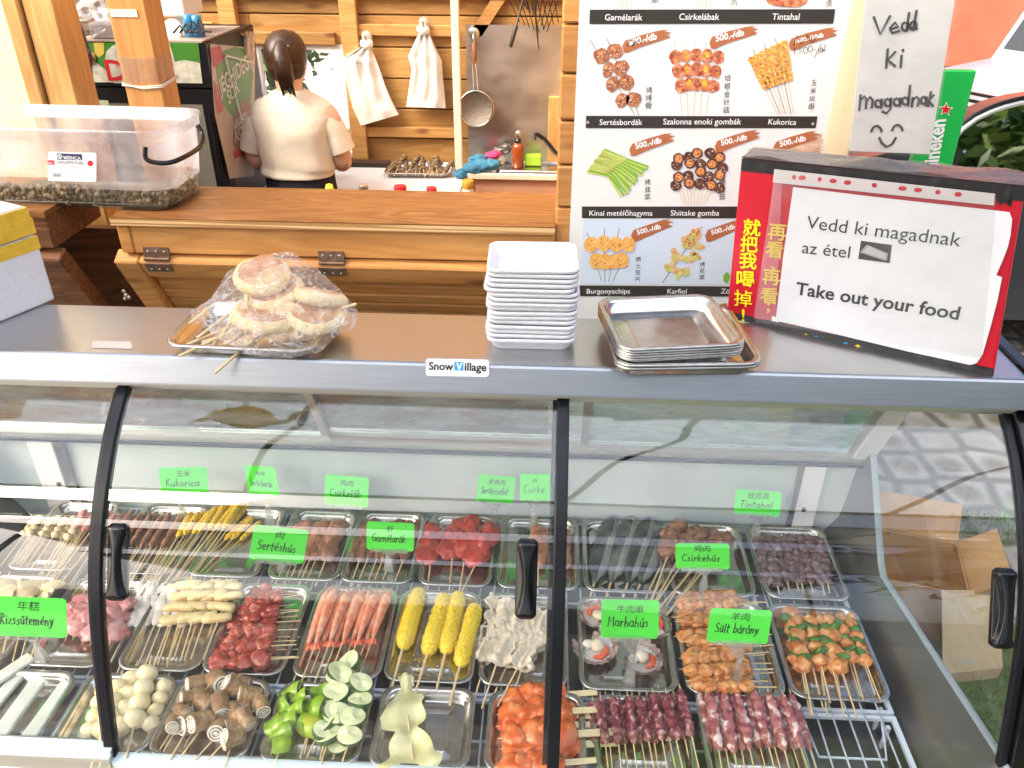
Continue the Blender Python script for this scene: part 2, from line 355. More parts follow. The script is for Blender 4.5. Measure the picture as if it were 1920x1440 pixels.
white_ps = mat('white_polystyrene', (.68, .69, .73), .75, c2=(.74, .75, .78), sc_=(160, 160, 160), bump=.25)
white_foam = mat('white_foam_tray', (.70, .70, .73), .4, c2=(.74, .74, .77), sc_=(20, 20, 20))
white_pl = mat('white_plastic', (.78, .78, .77), .35)
pale_liner = mat('white_liner', (.48, .56, .53), .35, c2=(.56, .63, .60), sc_=(5, 5, 5), bump=.35, bscale=5)  # the liner's own greenish white
black_pl = mat('black_plastic', (.006, .006, .007), .14, spec=.45)
black_mt = mat('black_rubber', (.008, .009, .012), .34, rvar=.1, sc_=(30, 30, 30), spec=.3)
glass = film('display_glass', (.985, .992, .985), .066, dirt_haze=.004, streak=1)
glass_e = mat('green_glass_edge', (.48, .58, .62), .15)
clear = film('clear_clip_plastic', (.93, .95, .94), .12, .06, dirt_haze=.22, dirt_haze_c=(.9, .92, .91))
sleeve = film('plastic_sleeve', (.97, .97, .97), .05, .12, dirt_haze=.16, wrinkle=.25, wscale=14)
cling = film('cling_film', (.97, .97, .97), .09, .08, dirt_haze=.12, dirt_haze_c=(.9, .9, .92), wrinkle=1, wscale=38, crease_glints=1)
bag_film = film('plastic_bag', (.85, .85, .85), .06, .15, dirt_haze=.3, wrinkle=.7, wscale=22)
tub_pl = film('frosted_tub', (.92, .92, .94), .05, .12, dirt_haze=.42, dirt_haze_c=(.80, .81, .87))
paper = mat('white_paper', (.72, .72, .73), .55, c2=(.78, .78, .79), sc_=(4, 4, 4), bump=.15, bscale=7)
paper_d = mat('worn_paper', (.60, .60, .57), .6, c2=(.68, .68, .65), sc_=(12, 30, 12), bump=.4, bscale=18)
board_w = mat('menu_board_white', (.72, .72, .70), .3, c2=(.76, .76, .74), sc_=(3, 3, 3))
ink = mat('black_ink', (.014, .013, .012), .5)
ink_w = mat('white_ink', (.85, .85, .84), .5)
ink_g = mat('grey_ink', (.35, .35, .35), .5)
tag_brown = mat('price_tag_brown', (.40, .13, .05), .5)
bar_blk = mat('caption_bar_black', (.035, .03, .026), .4)
card_g = mat('bright_green_card', (.10, .86, .07), .5)
red_box = mat('red_carton', (.50, .008, .022), .3, c2=(.56, .012, .03), sc_=(8, 8, 8))
black_box = mat('black_carton', (.02, .019, .02), .3, c2=(.045, .043, .045), sc_=(30, 90, 30), ramp=(.5, .75))
pink_film = mat('red_seen_through_sleeve', (.50, .10, .13), .25, c2=(.58, .17, .2), sc_=(12, 12, 12))
yellow_ink = mat('yellow_ink', (.90, .72, .01), .4)
kraft = mat('brown_cardboard', (.46, .26, .10), .8, c2=(.54, .33, .15), sc_=(9, 9, 9))
kraft_l = mat('pale_cardboard', (.60, .43, .24), .8, c2=(.66, .50, .30), sc_=(5, 5, 12))
bamboo = mat('bamboo_stick', (.66, .48, .24), .6, c2=(.76, .60, .36), sc_=(4, 60, 60))
bamboo_f = mat('flat_bamboo', (.74, .60, .34), .6, c2=(.80, .68, .44), sc_=(8, 60, 60))
bread = mat('bread_crust', (.76, .54, .23), .65, c2=(.82, .64, .34), sc_=(14, 14, 14), bump=.15)
bread_t = mat('toasted_crust', (.46, .20, .07), .6, c2=(.76, .54, .26), sc_=(16, 16, 16), ramp=(.45, .7))
rust = mat('rusty_hinge', (.17, .085, .05), .55, .5, c2=(.26, .17, .12), sc_=(60, 60, 60), bump=.3)
zinc = mat('zinc_screw', (.62, .60, .54), .3, .9)
rope = mat('white_cord', (.72, .64, .52), .8)
tape_y = mat('yellow_tape', (.72, .44, .03), .25, c2=(.80, .54, .05), sc_=(5, 60, 60))
tape_c = film('clear_tape', (.90, .86, .78), .07, .1, dirt_haze=.10, wrinkle=.6, wscale=30)
coat_w = mat('coated_wire', (.62, .70, .82), .3, 0)
M_ = dict
# food
def food(n, a, b, c=None, s=90, r=.32, ramp=(.4, .6), bump=.5, coat=.25, **k): return mat(n, a, r, c2=b, c3=c, sc_=(s, s, s), ramp=ramp, bump=bump, coat=coat, detail=3, **k)
lamb_d = food('dark_lamb', (.15, .018, .028), (.26, .05, .06), (.62, .38, .36), 70, .28, (.42, .56, .68))
lamb_f = food('marbled_lamb', (.30, .075, .085), (.40, .14, .14), (.78, .62, .58), 50, .3, (.38, .54, .62))
beef = food('raw_beef', (.30, .028, .016), (.46, .075, .04), (.68, .32, .24), 60, .2, (.4, .6, .75))
chick = food('marinated_chicken', (.46, .13, .025), (.68, .30, .09), (.80, .52, .26), 55, .22, (.35, .55, .75))
orange_m = food('red_orange_marinated_meat', (.62, .085, .012), (.72, .16, .03), (.82, .36, .14), 45, .22, (.35, .55, .8))
red_m = food('red_minced_meat', (.42, .02, .016), (.56, .055, .03), (.70, .15, .09), 70, .3, (.4, .6, .8))
pink_m = food('pink_sliced_meat', (.56, .17, .18), (.68, .30, .30), (.80, .52, .50), 40, .25, (.35, .55, .75))
brown_m = food('brown_meat', (.20, .075, .04), (.32, .14, .075), (.45, .27, .17), 60, .4)
saus = food('pale_brown_meat', (.40, .15, .08), (.50, .22, .13), (.60, .36, .25), 50, .35)
shrimp_m = food('pink_shrimp', (.80, .27, .14), (.86, .44, .29), (.90, .62, .47), 60, .25, (.4, .6, .8))
fish_d = food('blue_back_fish', (.025, .03, .033), (.07, .085, .09), (.2, .21, .2), 30, .45, (.4, .55, .75), coat=0)
fish_s = food('silver_fish_belly', (.20, .22, .22), (.30, .30, .26), None, 30, .4, coat=0)
octo = food('dark_octopus', (.10, .05, .06), (.22, .13, .13), (.42, .32, .31), 45, .25)
squid_m = food('white_squid', (.72, .66, .62), (.80, .75, .70), (.60, .40, .38), 45, .22, (.4, .6, .85))
tofu_m = food('fried_tofu', (.76, .56, .26), (.82, .66, .36), None, 60, .5)
ball_m = food('pale_fish_ball', (.80, .68, .38), (.85, .76, .50), None, 30, .35, bump=.15)
mush_m = food('pale_mushroom', (.60, .48, .28), (.72, .60, .40), None, 35, .5)
tripe_m = food('pale_tripe', (.66, .56, .42), (.76, .68, .55), None, 60, .35)
corn_y = food('yellow_crumb', (.90, .60, .015), (.95, .74, .06), None, 200, .6, bump=1)
corn_k = food('corn_kernels', (.80, .46, .015), (.90, .62, .04), None, 150, .35, bump=1)
roll_b = food('brown_roll_skin', (.28, .15, .065), (.44, .27, .13), None, 60, .4)
roll_w = food('white_roll_filling', (.78, .70, .58), (.84, .79, .70), None, 60, .4)
pepper_m = food('green_pepper', (.22, .42, .015), (.34, .54, .03), (.6, .45, .03), 14, .16, (.4, .6, .78), bump=.1)
pepper_d = food('dark_green_pepper', (.05, .15, .02), (.09, .24, .03), None, 30, .25)
zuc_w = food('zucchini_flesh', (.62, .68, .36), (.72, .76, .48), None, 40, .35, bump=.1)
zuc_g = food('zucchini_skin', (.02, .07, .015), (.05, .13, .025), None, 60, .3)
sheet_y = food('pale_yellow_sheet', (.62, .60, .28), (.72, .70, .42), None, 18, .3, bump=.1)
rice_w = food('white_rice_cake', (.58, .61, .55), (.66, .69, .63), None, 22, .4, bump=.15)
shell_b = mat('scallop_shell', (.16, .09, .08), .45, c2=(.55, .44, .38), sc_=(60, 60, 60), ramp=(.4, .7))
shell_i = mat('pearly_shell_inside', (.74, .70, .66), .2, c2=(.60, .57, .60), sc_=(14, 14, 14))
roe = food('scallop_roe', (.70, .09, .04), (.78, .17, .09), None, 50, .15)
snail_m = mat('brown_snail_shell', (.10, .075, .03), .3, c2=(.26, .19, .085), c3=(.55, .48, .32), sc_=(55, 55, 55), ramp=(.35, .6))

# ---------------------------------------------------------------- ground and what lies beyond
def paving_mat():
    m = mat('paving', (.30, .28, .25), .85, c2=(.40, .37, .33), sc_=(9, 9, 9), bump=.3)
    t = m.node_tree; N = t.nodes; L = t.links; b = N['Principled BSDF']
    tc = N.new('ShaderNodeTexCoord'); vo = N.new('ShaderNodeTexVoronoi'); vo.feature = 'DISTANCE_TO_EDGE'; vo.inputs['Scale'].default_value = 5.5; vo.inputs['Randomness'].default_value = .35
    L.new(tc.outputs['Object'], vo.inputs['Vector'])
    r = N.new('ShaderNodeValToRGB'); r.color_ramp.elements[0].position = .05; r.color_ramp.elements[1].position = .16; r.color_ramp.elements[0].color = (0, 0, 0, 1); r.color_ramp.elements[1].color = (1, 1, 1, 1)
    vo2 = N.new('ShaderNodeTexVoronoi'); vo2.inputs['Scale'].default_value = 5.5; vo2.inputs['Randomness'].default_value = .35; L.new(tc.outputs['Object'], vo2.inputs['Vector'])
    r2 = N.new('ShaderNodeValToRGB'); r2.color_ramp.elements[0].position = .2; r2.color_ramp.elements[1].position = .40; r2.color_ramp.elements[0].color = (0, 0, 0, 1); r2.color_ramp.elements[1].color = (1, 1, 1, 1)
    L.new(vo2.outputs[0], r2.inputs[0])
    no = N.new('ShaderNodeTexNoise'); no.inputs['Scale'].default_value = 60; L.new(tc.outputs['Object'], no.inputs['Vector'])
    g = N.new('ShaderNodeValToRGB'); g.color_ramp.elements[0].color = (.10, .10, .05, 1); g.color_ramp.elements[1].color = (.22, .18, .13, 1); L.new(no.outputs[0], g.inputs[0])
    src = b.inputs['Base Color'].links[0].from_socket
    x = N.new('ShaderNodeMix'); x.data_type = 'RGBA'; L.new(r2.outputs[0], x.inputs[0]); L.new(g.outputs[0], x.inputs[6]); L.new(src, x.inputs[7])
    y = N.new('ShaderNodeMix'); y.data_type = 'RGBA'; L.new(vo.outputs[0], r.inputs[0]); L.new(r.outputs[0], y.inputs[0]); y.inputs[6].default_value = (.12, .11, .09, 1); L.new(x.outputs[2], y.inputs[7]); L.new(y.outputs[2], b.inputs['Base Color'])
    return m
g = MB(); g.add([(-150, -150, 0), (150, -150, 0), (150, 150, 0), (-150, 150, 0)], [(0, 1, 2, 3)])
tag(g.build('ground', paving_mat()), kind='structure')
rd_m = MB(); rd_m.add([(-150, -150, .004), (150, -150, .004), (150, -.7, .004), (-150, -.7, .004)], [(0, 1, 2, 3)])
tag(rd_m.build('added_dark_ground', mat('dark_ground_sheet', (.045, .045, .047), .8, c2=(.07, .07, .07), sc_=(40, 40, 40), bump=.3)), kind='structure')  # unseen dark sheet added behind the viewer to darken lower glass reflections
turf = MB()
turf.add([(.2, -.6, .006), (2.6, -.6, .006), (2.6, 1.86, .006), (1.0, 1.93, .006), (.2, 1.9, .006)], [(0, 1, 2, 3, 4)])
tag(turf.build('lawn', mat('turf_base', (.08, .13, .03), .9, c2=(.14, .19, .05), sc_=(60, 60, 60))), kind='structure')
gr = MB(); rg = random.Random(3)
for i in range(6500):
    x = rg.uniform(.95, 2.0); y = rg.uniform(1.0, 1.9)
    if i > 6000: x = rg.uniform(1.5, 1.72); y = rg.uniform(2.28, 2.46)
    a = rg.uniform(0, 6.3); h = rg.uniform(.018, .045); q = rg.uniform(0, .03); b = rg.uniform(0, 6.3)
    dx, dy = .0022 * math.cos(a), .0022 * math.sin(a)
    gr.add([(x - dx, y - dy, .005), (x + dx, y + dy, .005), (x + q * math.cos(b), y + q * math.sin(b), h)], [(0, 1, 2)], 0 if rg.random() < .6 else 1)
tag(gr.build('grass', [mat('grass_blade', (.10, .20, .03), .6), mat('dry_grass_blade', (.22, .25, .07), .6)]), 'short green grass and tufts beside the display case', 'grass', kind='stuff')

# ---------------------------------------------------------------- timber kiosk
KY = 1.83
kiosk = empty('wooden_kiosk', 'orange stained timber kiosk with an open serving hatch and plywood counter', 'kiosk', (-.5, 1.83, 0))
# back wall of boards with a window hole
WX0, WX1, WZ0, WZ1, BY = -1.30, -.885, .93, 1.415, 3.75
b = MB(); z = .0; k = 0
while z < 3.1:
    h = .128; z1 = z + h - .005
    segs = [(-2.3, .06)]
    if z1 > WZ0 and z < WZ1:
        segs = [(-2.3, WX0), (WX1, .06)]
        if z1 > WZ1: b.bb((WX0, BY, WZ1), (WX1, BY + .03, z1))
        if z < WZ0: b.bb((WX0, BY, z), (WX1, BY + .03, WZ0))
    for x0, x1 in segs:
        b.bb((x0, BY + .002 * (k % 2), z), (x1, BY + .03, z1))
    z += h; k += 1
part(b, 'back_wall', pine_in, kiosk, .004, 1)
b = MB()
for x0, x1, z0, z1 in ((-2.3, WX0 - .01, 0, 3.1), (WX1 + .01, .06, 0, 3.1), (WX0 - .009, WX1 + .009, WZ1 + .06, 3.1), (WX0 - .009, WX1 + .009, 0, WZ0 - .02)): b.bb((x0, BY + .031, z0), (x1, BY + .04, z1))
part(b, 'wall_backing', larch_dk, kiosk)
b = MB()
for u0, u1 in ((652, 682), (436, 466)):
    b.bb((P(u0, 150, y=BY).x, BY - .045, 0), (P(u1, 150, y=BY).x, BY - .003, 2.3))
b.bb((-2.3, BY - .035, 1.60), (.05, BY - .003, 1.66)); b.bb((WX1 + .03, BY - .03, 1.455), (-.42, BY - .003, 1.50)); b.bb((-1.42, BY - .028, WZ1), (-.93, BY - .003, WZ1 + .05))
b.bb((WX1 + .05, BY - .03, 1.03), (-.42, BY - .003, 1.075))
b.bb((-2.3, BY - .03, 1.46), (-1.45, BY - .003, 1.50))
part(b, 'batten', pine_in, kiosk, .003, 1)
b = MB(); b.hexa([(-.36, BY - .03, 1.46), (-.30, BY - .03, 1.46), (-.30, BY - .003, 1.46), (-.36, BY - .003, 1.46), (-.05, BY - .03, 1.9), (.01, BY - .03, 1.9), (.01, BY - .003, 1.9), (-.05, BY - .003, 1.9)])
part(b, 'diagonal_brace', pine_in, kiosk)
b = MB(); z = 0
while z < 2.0: b.bb((-2.33, 2.2, z), (-2.3, BY, z + .123)); z += .128
part(b, 'side_wall', pine_in, kiosk)
b = MB(); b.bb((.06, 1.9, 0), (.09, BY, 2.6)); part(b, 'side_wall', pine_in, kiosk)
wf = MB(); t = .022
for a, c in (((WX0, WZ0), (WX0 + t, WZ1)), ((WX1 - t, WZ0), (WX1, WZ1)), ((WX0 + t, WZ0), (WX1 - t, WZ0 + t)), ((WX0 + t, WZ1 - t), (WX1 - t, WZ1))):
    wf.bb((a[0], BY - .006, a[1]), (c[0], BY + .034, c[1]))
wo = part(wf, 'window', white_pl, kiosk)
b = MB(); b.bb((WX0 + t, BY + .012, WZ0 + t), (WX1 - t, BY + .016, WZ1 - t)); part(b, 'pane', film('window_glass', (.97, .98, .98), .04), wo)
# counter and front
CX0, CX1 = -1.033, .018
b = MB(); b.bb((CX0, 1.815, 1.284), (CX1, 2.07, 1.2995)); part(b, 'counter_edge', ply_edge, kiosk)
b = MB(); b.bb((CX0 + .001, 1.816, 1.30), (CX1 - .001, 2.069, 1.303)); part(b, 'counter_top', ply_top, kiosk)
b = MB(); b.bb((CX0 + .035, KY, 1.209), (CX1, KY + .03, 1.283)); b.bb((CX0 + .004, KY - .002, 1.209), (CX0 + .034, KY + .034, 1.283)); part(b, 'front_board', larch, kiosk, .003, 1)
b = MB(); b.bb((CX0 + .01, KY + .012, 1.198), (CX1, KY + .03, 1.2085)); part(b, 'groove_strip', larch_dk, kiosk)
def hatch(x0, x1, name, dark=0):
    dn = Vector((0, .5, -.866)); nn = Vector((0, -.866, -.5)); o = Vector((0, KY, 1.196))
    def q(x, s, d): return Vector((x, 0, 0)) + o + dn * s + nn * d
    def slab(mb, a, bx, s0, s1, d0, d1): mb.hexa([q(a, s0, d0), q(bx, s0, d0), q(bx, s0, d1), q(a, s0, d1), q(a, s1, d0), q(bx, s1, d0), q(bx, s1, d1), q(a, s1, d1)])
    h = MB()
    slab(h, x0 + .061, x1 - .061, 0, .06, -.03, .012)
    for a in ((x0, x0 + .06), (x1 - .06, x1)): slab(h, a[0], a[1], 0, .42, -.03, .0135)
    ho = part(h, name, larch if not dark else larch_dk, kiosk, .004, 1)
    h = MB(); s0 = .0605
    while s0 < .41: slab(h, x0 + .061, x1 - .061, s0, s0 + .036, -.028, -.008); s0 += .039
    part(h, 'plank_panel', larch if not dark else larch_dk, ho, .005, 1)
hatch(CX0 - .02, CX1 - .01, 'folded_hatch')
hatch(-1.75, -1.185, 'left_folded_hatch', 1)
b = MB(); b.bb((-1.75, KY, 1.215), (-1.195, 2.07, 1.297)); part(b, 'left_counter_beam', larch_dk, kiosk, .004, 1)
b = MB(); b.bb((-1.75, 1.818, 1.298), (-1.19, 2.09, 1.312)); part(b, 'left_counter_board', ply_top, kiosk)
b = MB(); b.bb((-2.0, 2.10, 0), (-.99, 2.13, 1.17)); b.bb((-1.75, 2.3, 0), (.02, 2.33, .9)); part(b, 'shade_lining', larch_dk, kiosk)  # dark sheets added to stand for the shade below the counter
b = MB(); b.bb((-2.3, 2.1, .02), (.06, BY, .06)); part(b, 'floor_boards', larch_dk, kiosk)
def hinge(u, v):
    c = P(u, v, y=KY); wdt = .062; h = MB()
    h.bb((c.x - wdt / 2, KY - .004, 1.201), (c.x + wdt / 2, KY - .0005, 1.226))
    dn = Vector((0, .5, -.866)); nn = Vector((0, -.866, -.5)); o = Vector((0, KY, 1.196))
    e = [o + dn * s + nn * d + Vector((x, 0, 0)) for s in (0, .03) for x, d in ((c.x - wdt / 2, .0135), (c.x + wdt / 2, .0135), (c.x + wdt / 2, .0165), (c.x - wdt / 2, .0165))]
    h.hexa(e)
    h.tube([(c.x - wdt / 2, KY - .008, 1.198), (c.x + wdt / 2, KY - .008, 1.198)], .0045, 8)
    ho = part(h, 'hinge', rust, kiosk)
    for dx in (-.02, 0, .02):
        part(MB().blob((c.x + dx, KY - .0045, 1.216), (.0034, .0016, .0034), 0, sub=1), 'screw', zinc, ho)
        p = o + dn * .019 + nn * .017 + Vector((c.x + dx, 0, 0)); part(MB().blob(p, (.0034, .002, .003), 0, sub=1), 'screw', zinc, ho)
hinge(290, 455); hinge(620, 465); hinge(950, 470)
b = MB(); o = P(665, 535, y=KY + .1)      # the little steel catch on the hatch, and its keeper on the left stile
b.hexa([o + Vector(d) for d in ((-.004, -.02, .0), (.008, -.02, .0), (.008, -.012, 0), (-.004, -.012, 0), (-.002, -.045, .028), (.012, -.045, .028), (.012, -.037, .028), (-.002, -.037, .028))])
b.tube([o + Vector((0, -.018, .006)), o + Vector((-.02, -.01, -.012))], .0022, 6)
part(b, 'hatch_catch', zinc, kiosk)
b = MB(); o = P(238, 550, y=KY + .085)
for dx, dz, s in ((0, .012, .006), (.004, 0, .007), (.01, -.006, .006), (-.002, -.01, .005)): b.blob(o + Vector((dx, -.012, dz)), (s, .002, s), .15, sub=1)
part(b, 'keeper_plate', zinc, kiosk)
# corner of stacked siding right of the hatch
b = MB(); z = .95; i = 0
while z < 2.3:
    b.bb((.0185, 1.845 + .002 * (i % 2), z), (.30, 1.9, z + .094)); z += .098; i += 1
part(b, 'siding', larch, kiosk, .004, 1)
b = MB(); b.bb((.30, 1.86, 0), (.604, 1.9, 2.3)); b.bb((.0185, 1.86, 0), (.30, 1.9, .945)); part(b, 'front_wall', cream, kiosk)
b = MB(); b.hexa([(.597, 1.842, 0), (.66, 1.842, 0), (.66, 1.94, 0), (.597, 1.94, 0), (.597, 1.842, 2.3), (.66, 1.842, 2.3), (.66, 1.94, 2.3), (.597, 1.94, 2.3)]); part(b, 'cream_corner_post', cream, kiosk, .004, 1)
# left jamb: cream panel, door frame boards
b = MB(); y0 = 2.19
xs = [P(u, 105, y=y0).x for u in (-60, 28, 58, 62, 84, 86, 128)]
for i in range(4): b.bb((xs[1] - .16 * (i + 1) + .002, y0 + .01, 0), (xs[1] - .16 * i, y0 + .03, 2.3))
part(b, 'cream_panel', cream, kiosk)
b = MB(); b.bb((xs[1] + .001, y0, 0), (xs[2], y0 + .05, 2.3)); b.bb((xs[3], y0 + .012, 0), (xs[4], y0 + .06, 2.3)); b.bb((xs[5], y0 - .01, 0), (xs[6], y0 + .1, 2.3))
part(b, 'door_frame', pine_z, kiosk, .004, 1)
# front post standing on the counter, with tape, cord and sticker
PX0, PX1, PY0, PY1 = -1.072, -.978, 2.105, 2.2
b = MB(); b.bb((PX0, PY0, 1.19), (PX1, PY1, 2.3)); post = part(b, 'post', larch_z, kiosk, .003, 1)
b = MB(); b.bb((PX0 + .006, PY0 - .0025, 1.705), (PX1 - .022, PY0 - .0004, 1.722)); part(b, 'sticker', mat('cream_sticker', (.80, .70, .50), .5), post)
b = MB(); zz = 1.58
def tp(u, v):
    a = u * 4; x, y = (PX0 - .001 + (PX1 - PX0 + .002) * min(a, 1), PY0 - .001) if a <= 1 else (PX1 + .001, PY0 - .001 + (PY1 - PY0) * (a - 1) / 3)
    k = noise.noise(Vector((x * 30, y * 30, v * 9))) * .0018
    return Vector((x + (k if a > 1 else 0), y - .001 - abs(k), 1.552 + .062 * v))
b.grid(tp, 24, 12); part(b, 'clear_tape', tape_c, post)
b = MB()
for dz, sl in ((0, .006), (.004, -.002)):
    b.tube([(PX0 - .003, PY0 - .003, 1.545 + dz + sl), ((PX0 + PX1) / 2, PY0 - .0035, 1.54 + dz), (PX1 + .003, PY0 - .003, 1.544 + dz), (PX1 + .003, PY1 + .003, 1.55 + dz), (PX0 - .003, PY1 + .003, 1.55 + dz), (PX0 - .003, PY0 - .003, 1.545 + dz + sl)], .0022, 6)
part(b, 'cord', rope, post)

# ---------------------------------------------------------------- refrigerated display case with curved sliding front glass
CL, CR, DZ = -1.62, .885, .49
case = empty('display_case', 'long stainless topped chilled display case with curved sliding glass front', 'display case', (-.25, 1.35, 0))
PROF = [(1.366, 1.128), (1.31, 1.092), (1.25, 1.045), (1.155, .94), (1.085, .82), (1.03, .67), (.988, .53), (.968, .455)]
def cr(p, n=6):
    out = []
    for i in range(len(p) - 1):
        a, b_, c, d = p[max(i - 1, 0)], p[i], p[i + 1], p[min(i + 2, len(p) - 1)]
        for k in range(n):
            t = k / n
            out.append(tuple(.5 * (2 * b_[j] + (c[j] - a[j]) * t + (2 * a[j] - 5 * b_[j] + 4 * c[j] - d[j]) * t * t + (3 * b_[j] - a[j] - 3 * c[j] + d[j]) * t ** 3) for j in (0, 1)))
    return out + [p[-1]]
GP = cr(PROF)
def gnorm(i):
    a, b_ = GP[max(i - 1, 0)], GP[min(i + 1, len(GP) - 1)]; t = Vector((0, b_[0] - a[0], b_[1] - a[1])).normalized()
    return Vector((0, t.z, -t.y)) if t.z < 0 and False else Vector((0, t.z, -t.y)) * (1 if Vector((0, t.z, -t.y)).y < 0 else -1)
def goff(i, d): n = gnorm(i); return GP[i][0] + n.y * d, GP[i][1] + n.z * d
def on_glass(u, v):
    d = _r2 * ((u - 960) / CAM_F) + _u2 * ((720 - v) / CAM_F) + _fw
    for i in range(len(GP) - 1):
        a, b_ = GP[i], GP[i + 1]; n = Vector((0, b_[1] - a[1], -(b_[0] - a[0])))
        t = (Vector((0, a[0], a[1])) - CO).dot(n) / d.dot(n); p = CO + d * t
        if min(a[1], b_[1]) - 1e-6 <= p.z <= max(a[1], b_[1]) + 1e-6: return p, i
    return p, i
def strip(x0, x1, d0, d1, i0=0, i1=None):      # solid following the glass profile
    i1 = len(GP) - 1 if i1 is None else i1
    rings = []
    for i in range(i0, i1 + 1):
        a, b_ = goff(i, d0), goff(i, d1)
        rings.append([Vector((x0, *a)), Vector((x1, *a)), Vector((x1, *b_)), Vector((x0, *b_))])
    return rings
BL, BM = -.822, .034
def sliding(x0, x1, d, label, hu, hv, edges):
    b = MB(); rg4 = strip(x0, x1, d, d + .004); nR = len(rg4) - 1; X4 = Vector((x1 - x0, 0, 0))
    b.grid(lambda u, v: rg4[round(v * nR)][0] + X4 * u, 1, nR); b.grid(lambda u, v: rg4[round(v * nR)][3] + X4 * (1 - u), 1, nR)
    for e0, e1, fl in ((0, 3, 0), (1, 2, 1)): b.grid(lambda u, v: rg4[round(v * nR)][e0 if (u < .5) != bool(fl) else e1], 1, nR, 0, False)
    po = part(b, 'glass_panel', glass, case, label=label)
    for ex, wd in edges:
        f = MB(); f.loft(strip(ex, ex + wd, d - .006, d + .010), 0, smooth=False); part(f, 'panel_edge', black_mt, po, .003, 2)
    # recessed grip
    p, i = on_glass(hu, hv); n = gnorm(i); t = Vector((0, n.z, -n.y)); hx = p.x; X = Vector((1, 0, 0))
    hl, hw = .072, .0195; o = Vector((0, *goff(i, d + .004)))
    h = MB(); rings = []
    for k in range(25):
        s_ = -1 + 2 * k / 24; e = 1 - max(0, (abs(s_) - .9) / .1) ** 2 * .35
        waist = 1 - .62 * (1 - min(abs(s_) / .82, 1) ** 2); tall = .022 * (1 - .1 * s_ * s_) * (.55 if abs(s_) > .97 else 1)
        r = []
        for a, hh in ((-1, 0), (-1, .35), (-.94, .42), (-waist * .9, .45 if abs(s_) < .8 else .8), (-waist * .72, .96), (-.3 * waist, 1), (.3 * waist, 1), (waist * .72, .96), (waist * .9, .45 if abs(s_) < .8 else .8), (.94, .42), (1, .35), (1, 0)):
            r.append(o + X * (hx + a * hw * e) + t * (-s_ * hl) + n * (hh * tall))
        rings.append(r)
    h.loft(rings, 0, closed=False, caps=(0, 0)); h.add(rings[0], [list(range(12))[::-1]]); h.add(rings[-1], [list(range(12))])
    part(h, 'handle', black_pl, po, .0015, 1)
    return po
sliding(CL + .03, BL + .012, 0, None, 226, 1072, ((BL - .016, .028),))
sliding(BL - .004, BM + .018, .012, None, 987, 1100, ((BL - .006, .022), (BM - .006, .024)))
sliding(BM - .012, CR - .004, 0, None, 1874, 1140, ((BM - .014, .024), (CR - .02, .016)))
def slab_profile(x): return [Vector((x, y, z)) for y, z in ((1.553, 1.160), (1.553, 1.197), (1.550, 1.2), (1.345, 1.2), (1.341, 1.1985), (1.338, 1.195), (1.315, 1.154), (1.314, 1.151), (1.318, 1.149), (1.36, 1.149), (1.362, 1.160))]
b = MB(); b.loft([slab_profile(CL), slab_profile(.892)], smooth=False)
for i, f in enumerate(b.f):
    if len(f) == 4 and max(b.v[k][1] for k in f) < 1.3455: b.m[i] = 1
part(b, 'steel_top', [steel, mat('darkened_steel_lip', (.33, .345, .37), .3, .9, c2=(.37, .385, .41), sc_=(9, 420, 420), rvar=.03)], case)  # lip is the top's steel, darkened against its overbright reflection
b = MB(); b.bb((CL, 1.364, 1.1545), (CR - .004, 1.552, 1.1595)); part(b, 'bounce_soffit', white_pl, case)  # unseen white panel added to bounce light onto the food
b = MB()
for y0, z0, z1 in ((1.326, 1.142, 1.1485), (1.333, 1.1355, 1.1415), (1.337, 1.129, 1.135), (1.344, 1.122, 1.1285)):
    b.bb((CL, y0, z0), (CR - .004, 1.378, z1))
part(b, 'sliding_rail', alu, case)
b = MB(); b.bb((CL, 1.34, 1.1415), (CR - .004, 1.37, 1.142)); b.bb((CL, 1.345, 1.1350), (CR - .004, 1.37, 1.1355)); part(b, 'rail_gap', black_mt, case)
# badge on the lip
bd = Plane2((0, 1.338, 1.195), (0, -.872, .489)); bd.pt += bd.n * .0012; b = MB()
def rrect(u0, v0, u1, v1, r, s0=0):
    out = []
    for cx, cy_, a in ((u1 - r, v1 - r + s0, 0), (u0 + r, v1 - r, 90), (u0 + r, v0 + r, 180), (u1 - r, v0 + r + s0, 270)): out += arc(cx, cy_, r, r, a, a + 90, 5)
    return out
bd.poly(b, rrect(797, 671, 918, 706, 6, 2), 3, 0); bd.poly(b, rrect(798.5, 672.5, 916.5, 704.5, 5, 2), 0, .0004)
bd.poly(b, [(852, 678), (869, 678.5), (869, 695), (852, 694.5)], 2, .0008)
bd.text(b, 'Snow', (804, 693), (850, 694), 1, .0012, .025); bd.text(b, 'V', (855, 693), (867, 693.4), 0, .0012, .04, hpx=13); bd.text(b, 'illage', (871, 694.5), (912, 696), 1, .0012, .025)
part(b, 'badge', [white_pl, ink, mat('badge_blue', (.02, .30, .68), .4), ink_g], case)
b = MB(); q = [P(x, y_, y=1.343) for x, y_ in ((176, 638), (248, 640), (249, 655), (177, 652))]
q = [P(174, 640, z=1.2), P(246, 641, z=1.2), P(248, 655, z=1.2), P(172, 653, z=1.2)]
b.add([p + Vector((0, 0, .0008)) for p in q], [(3, 2, 1, 0)]); part(b, 'blank_label', mat('faded_label', (.58, .52, .46), .5), case)
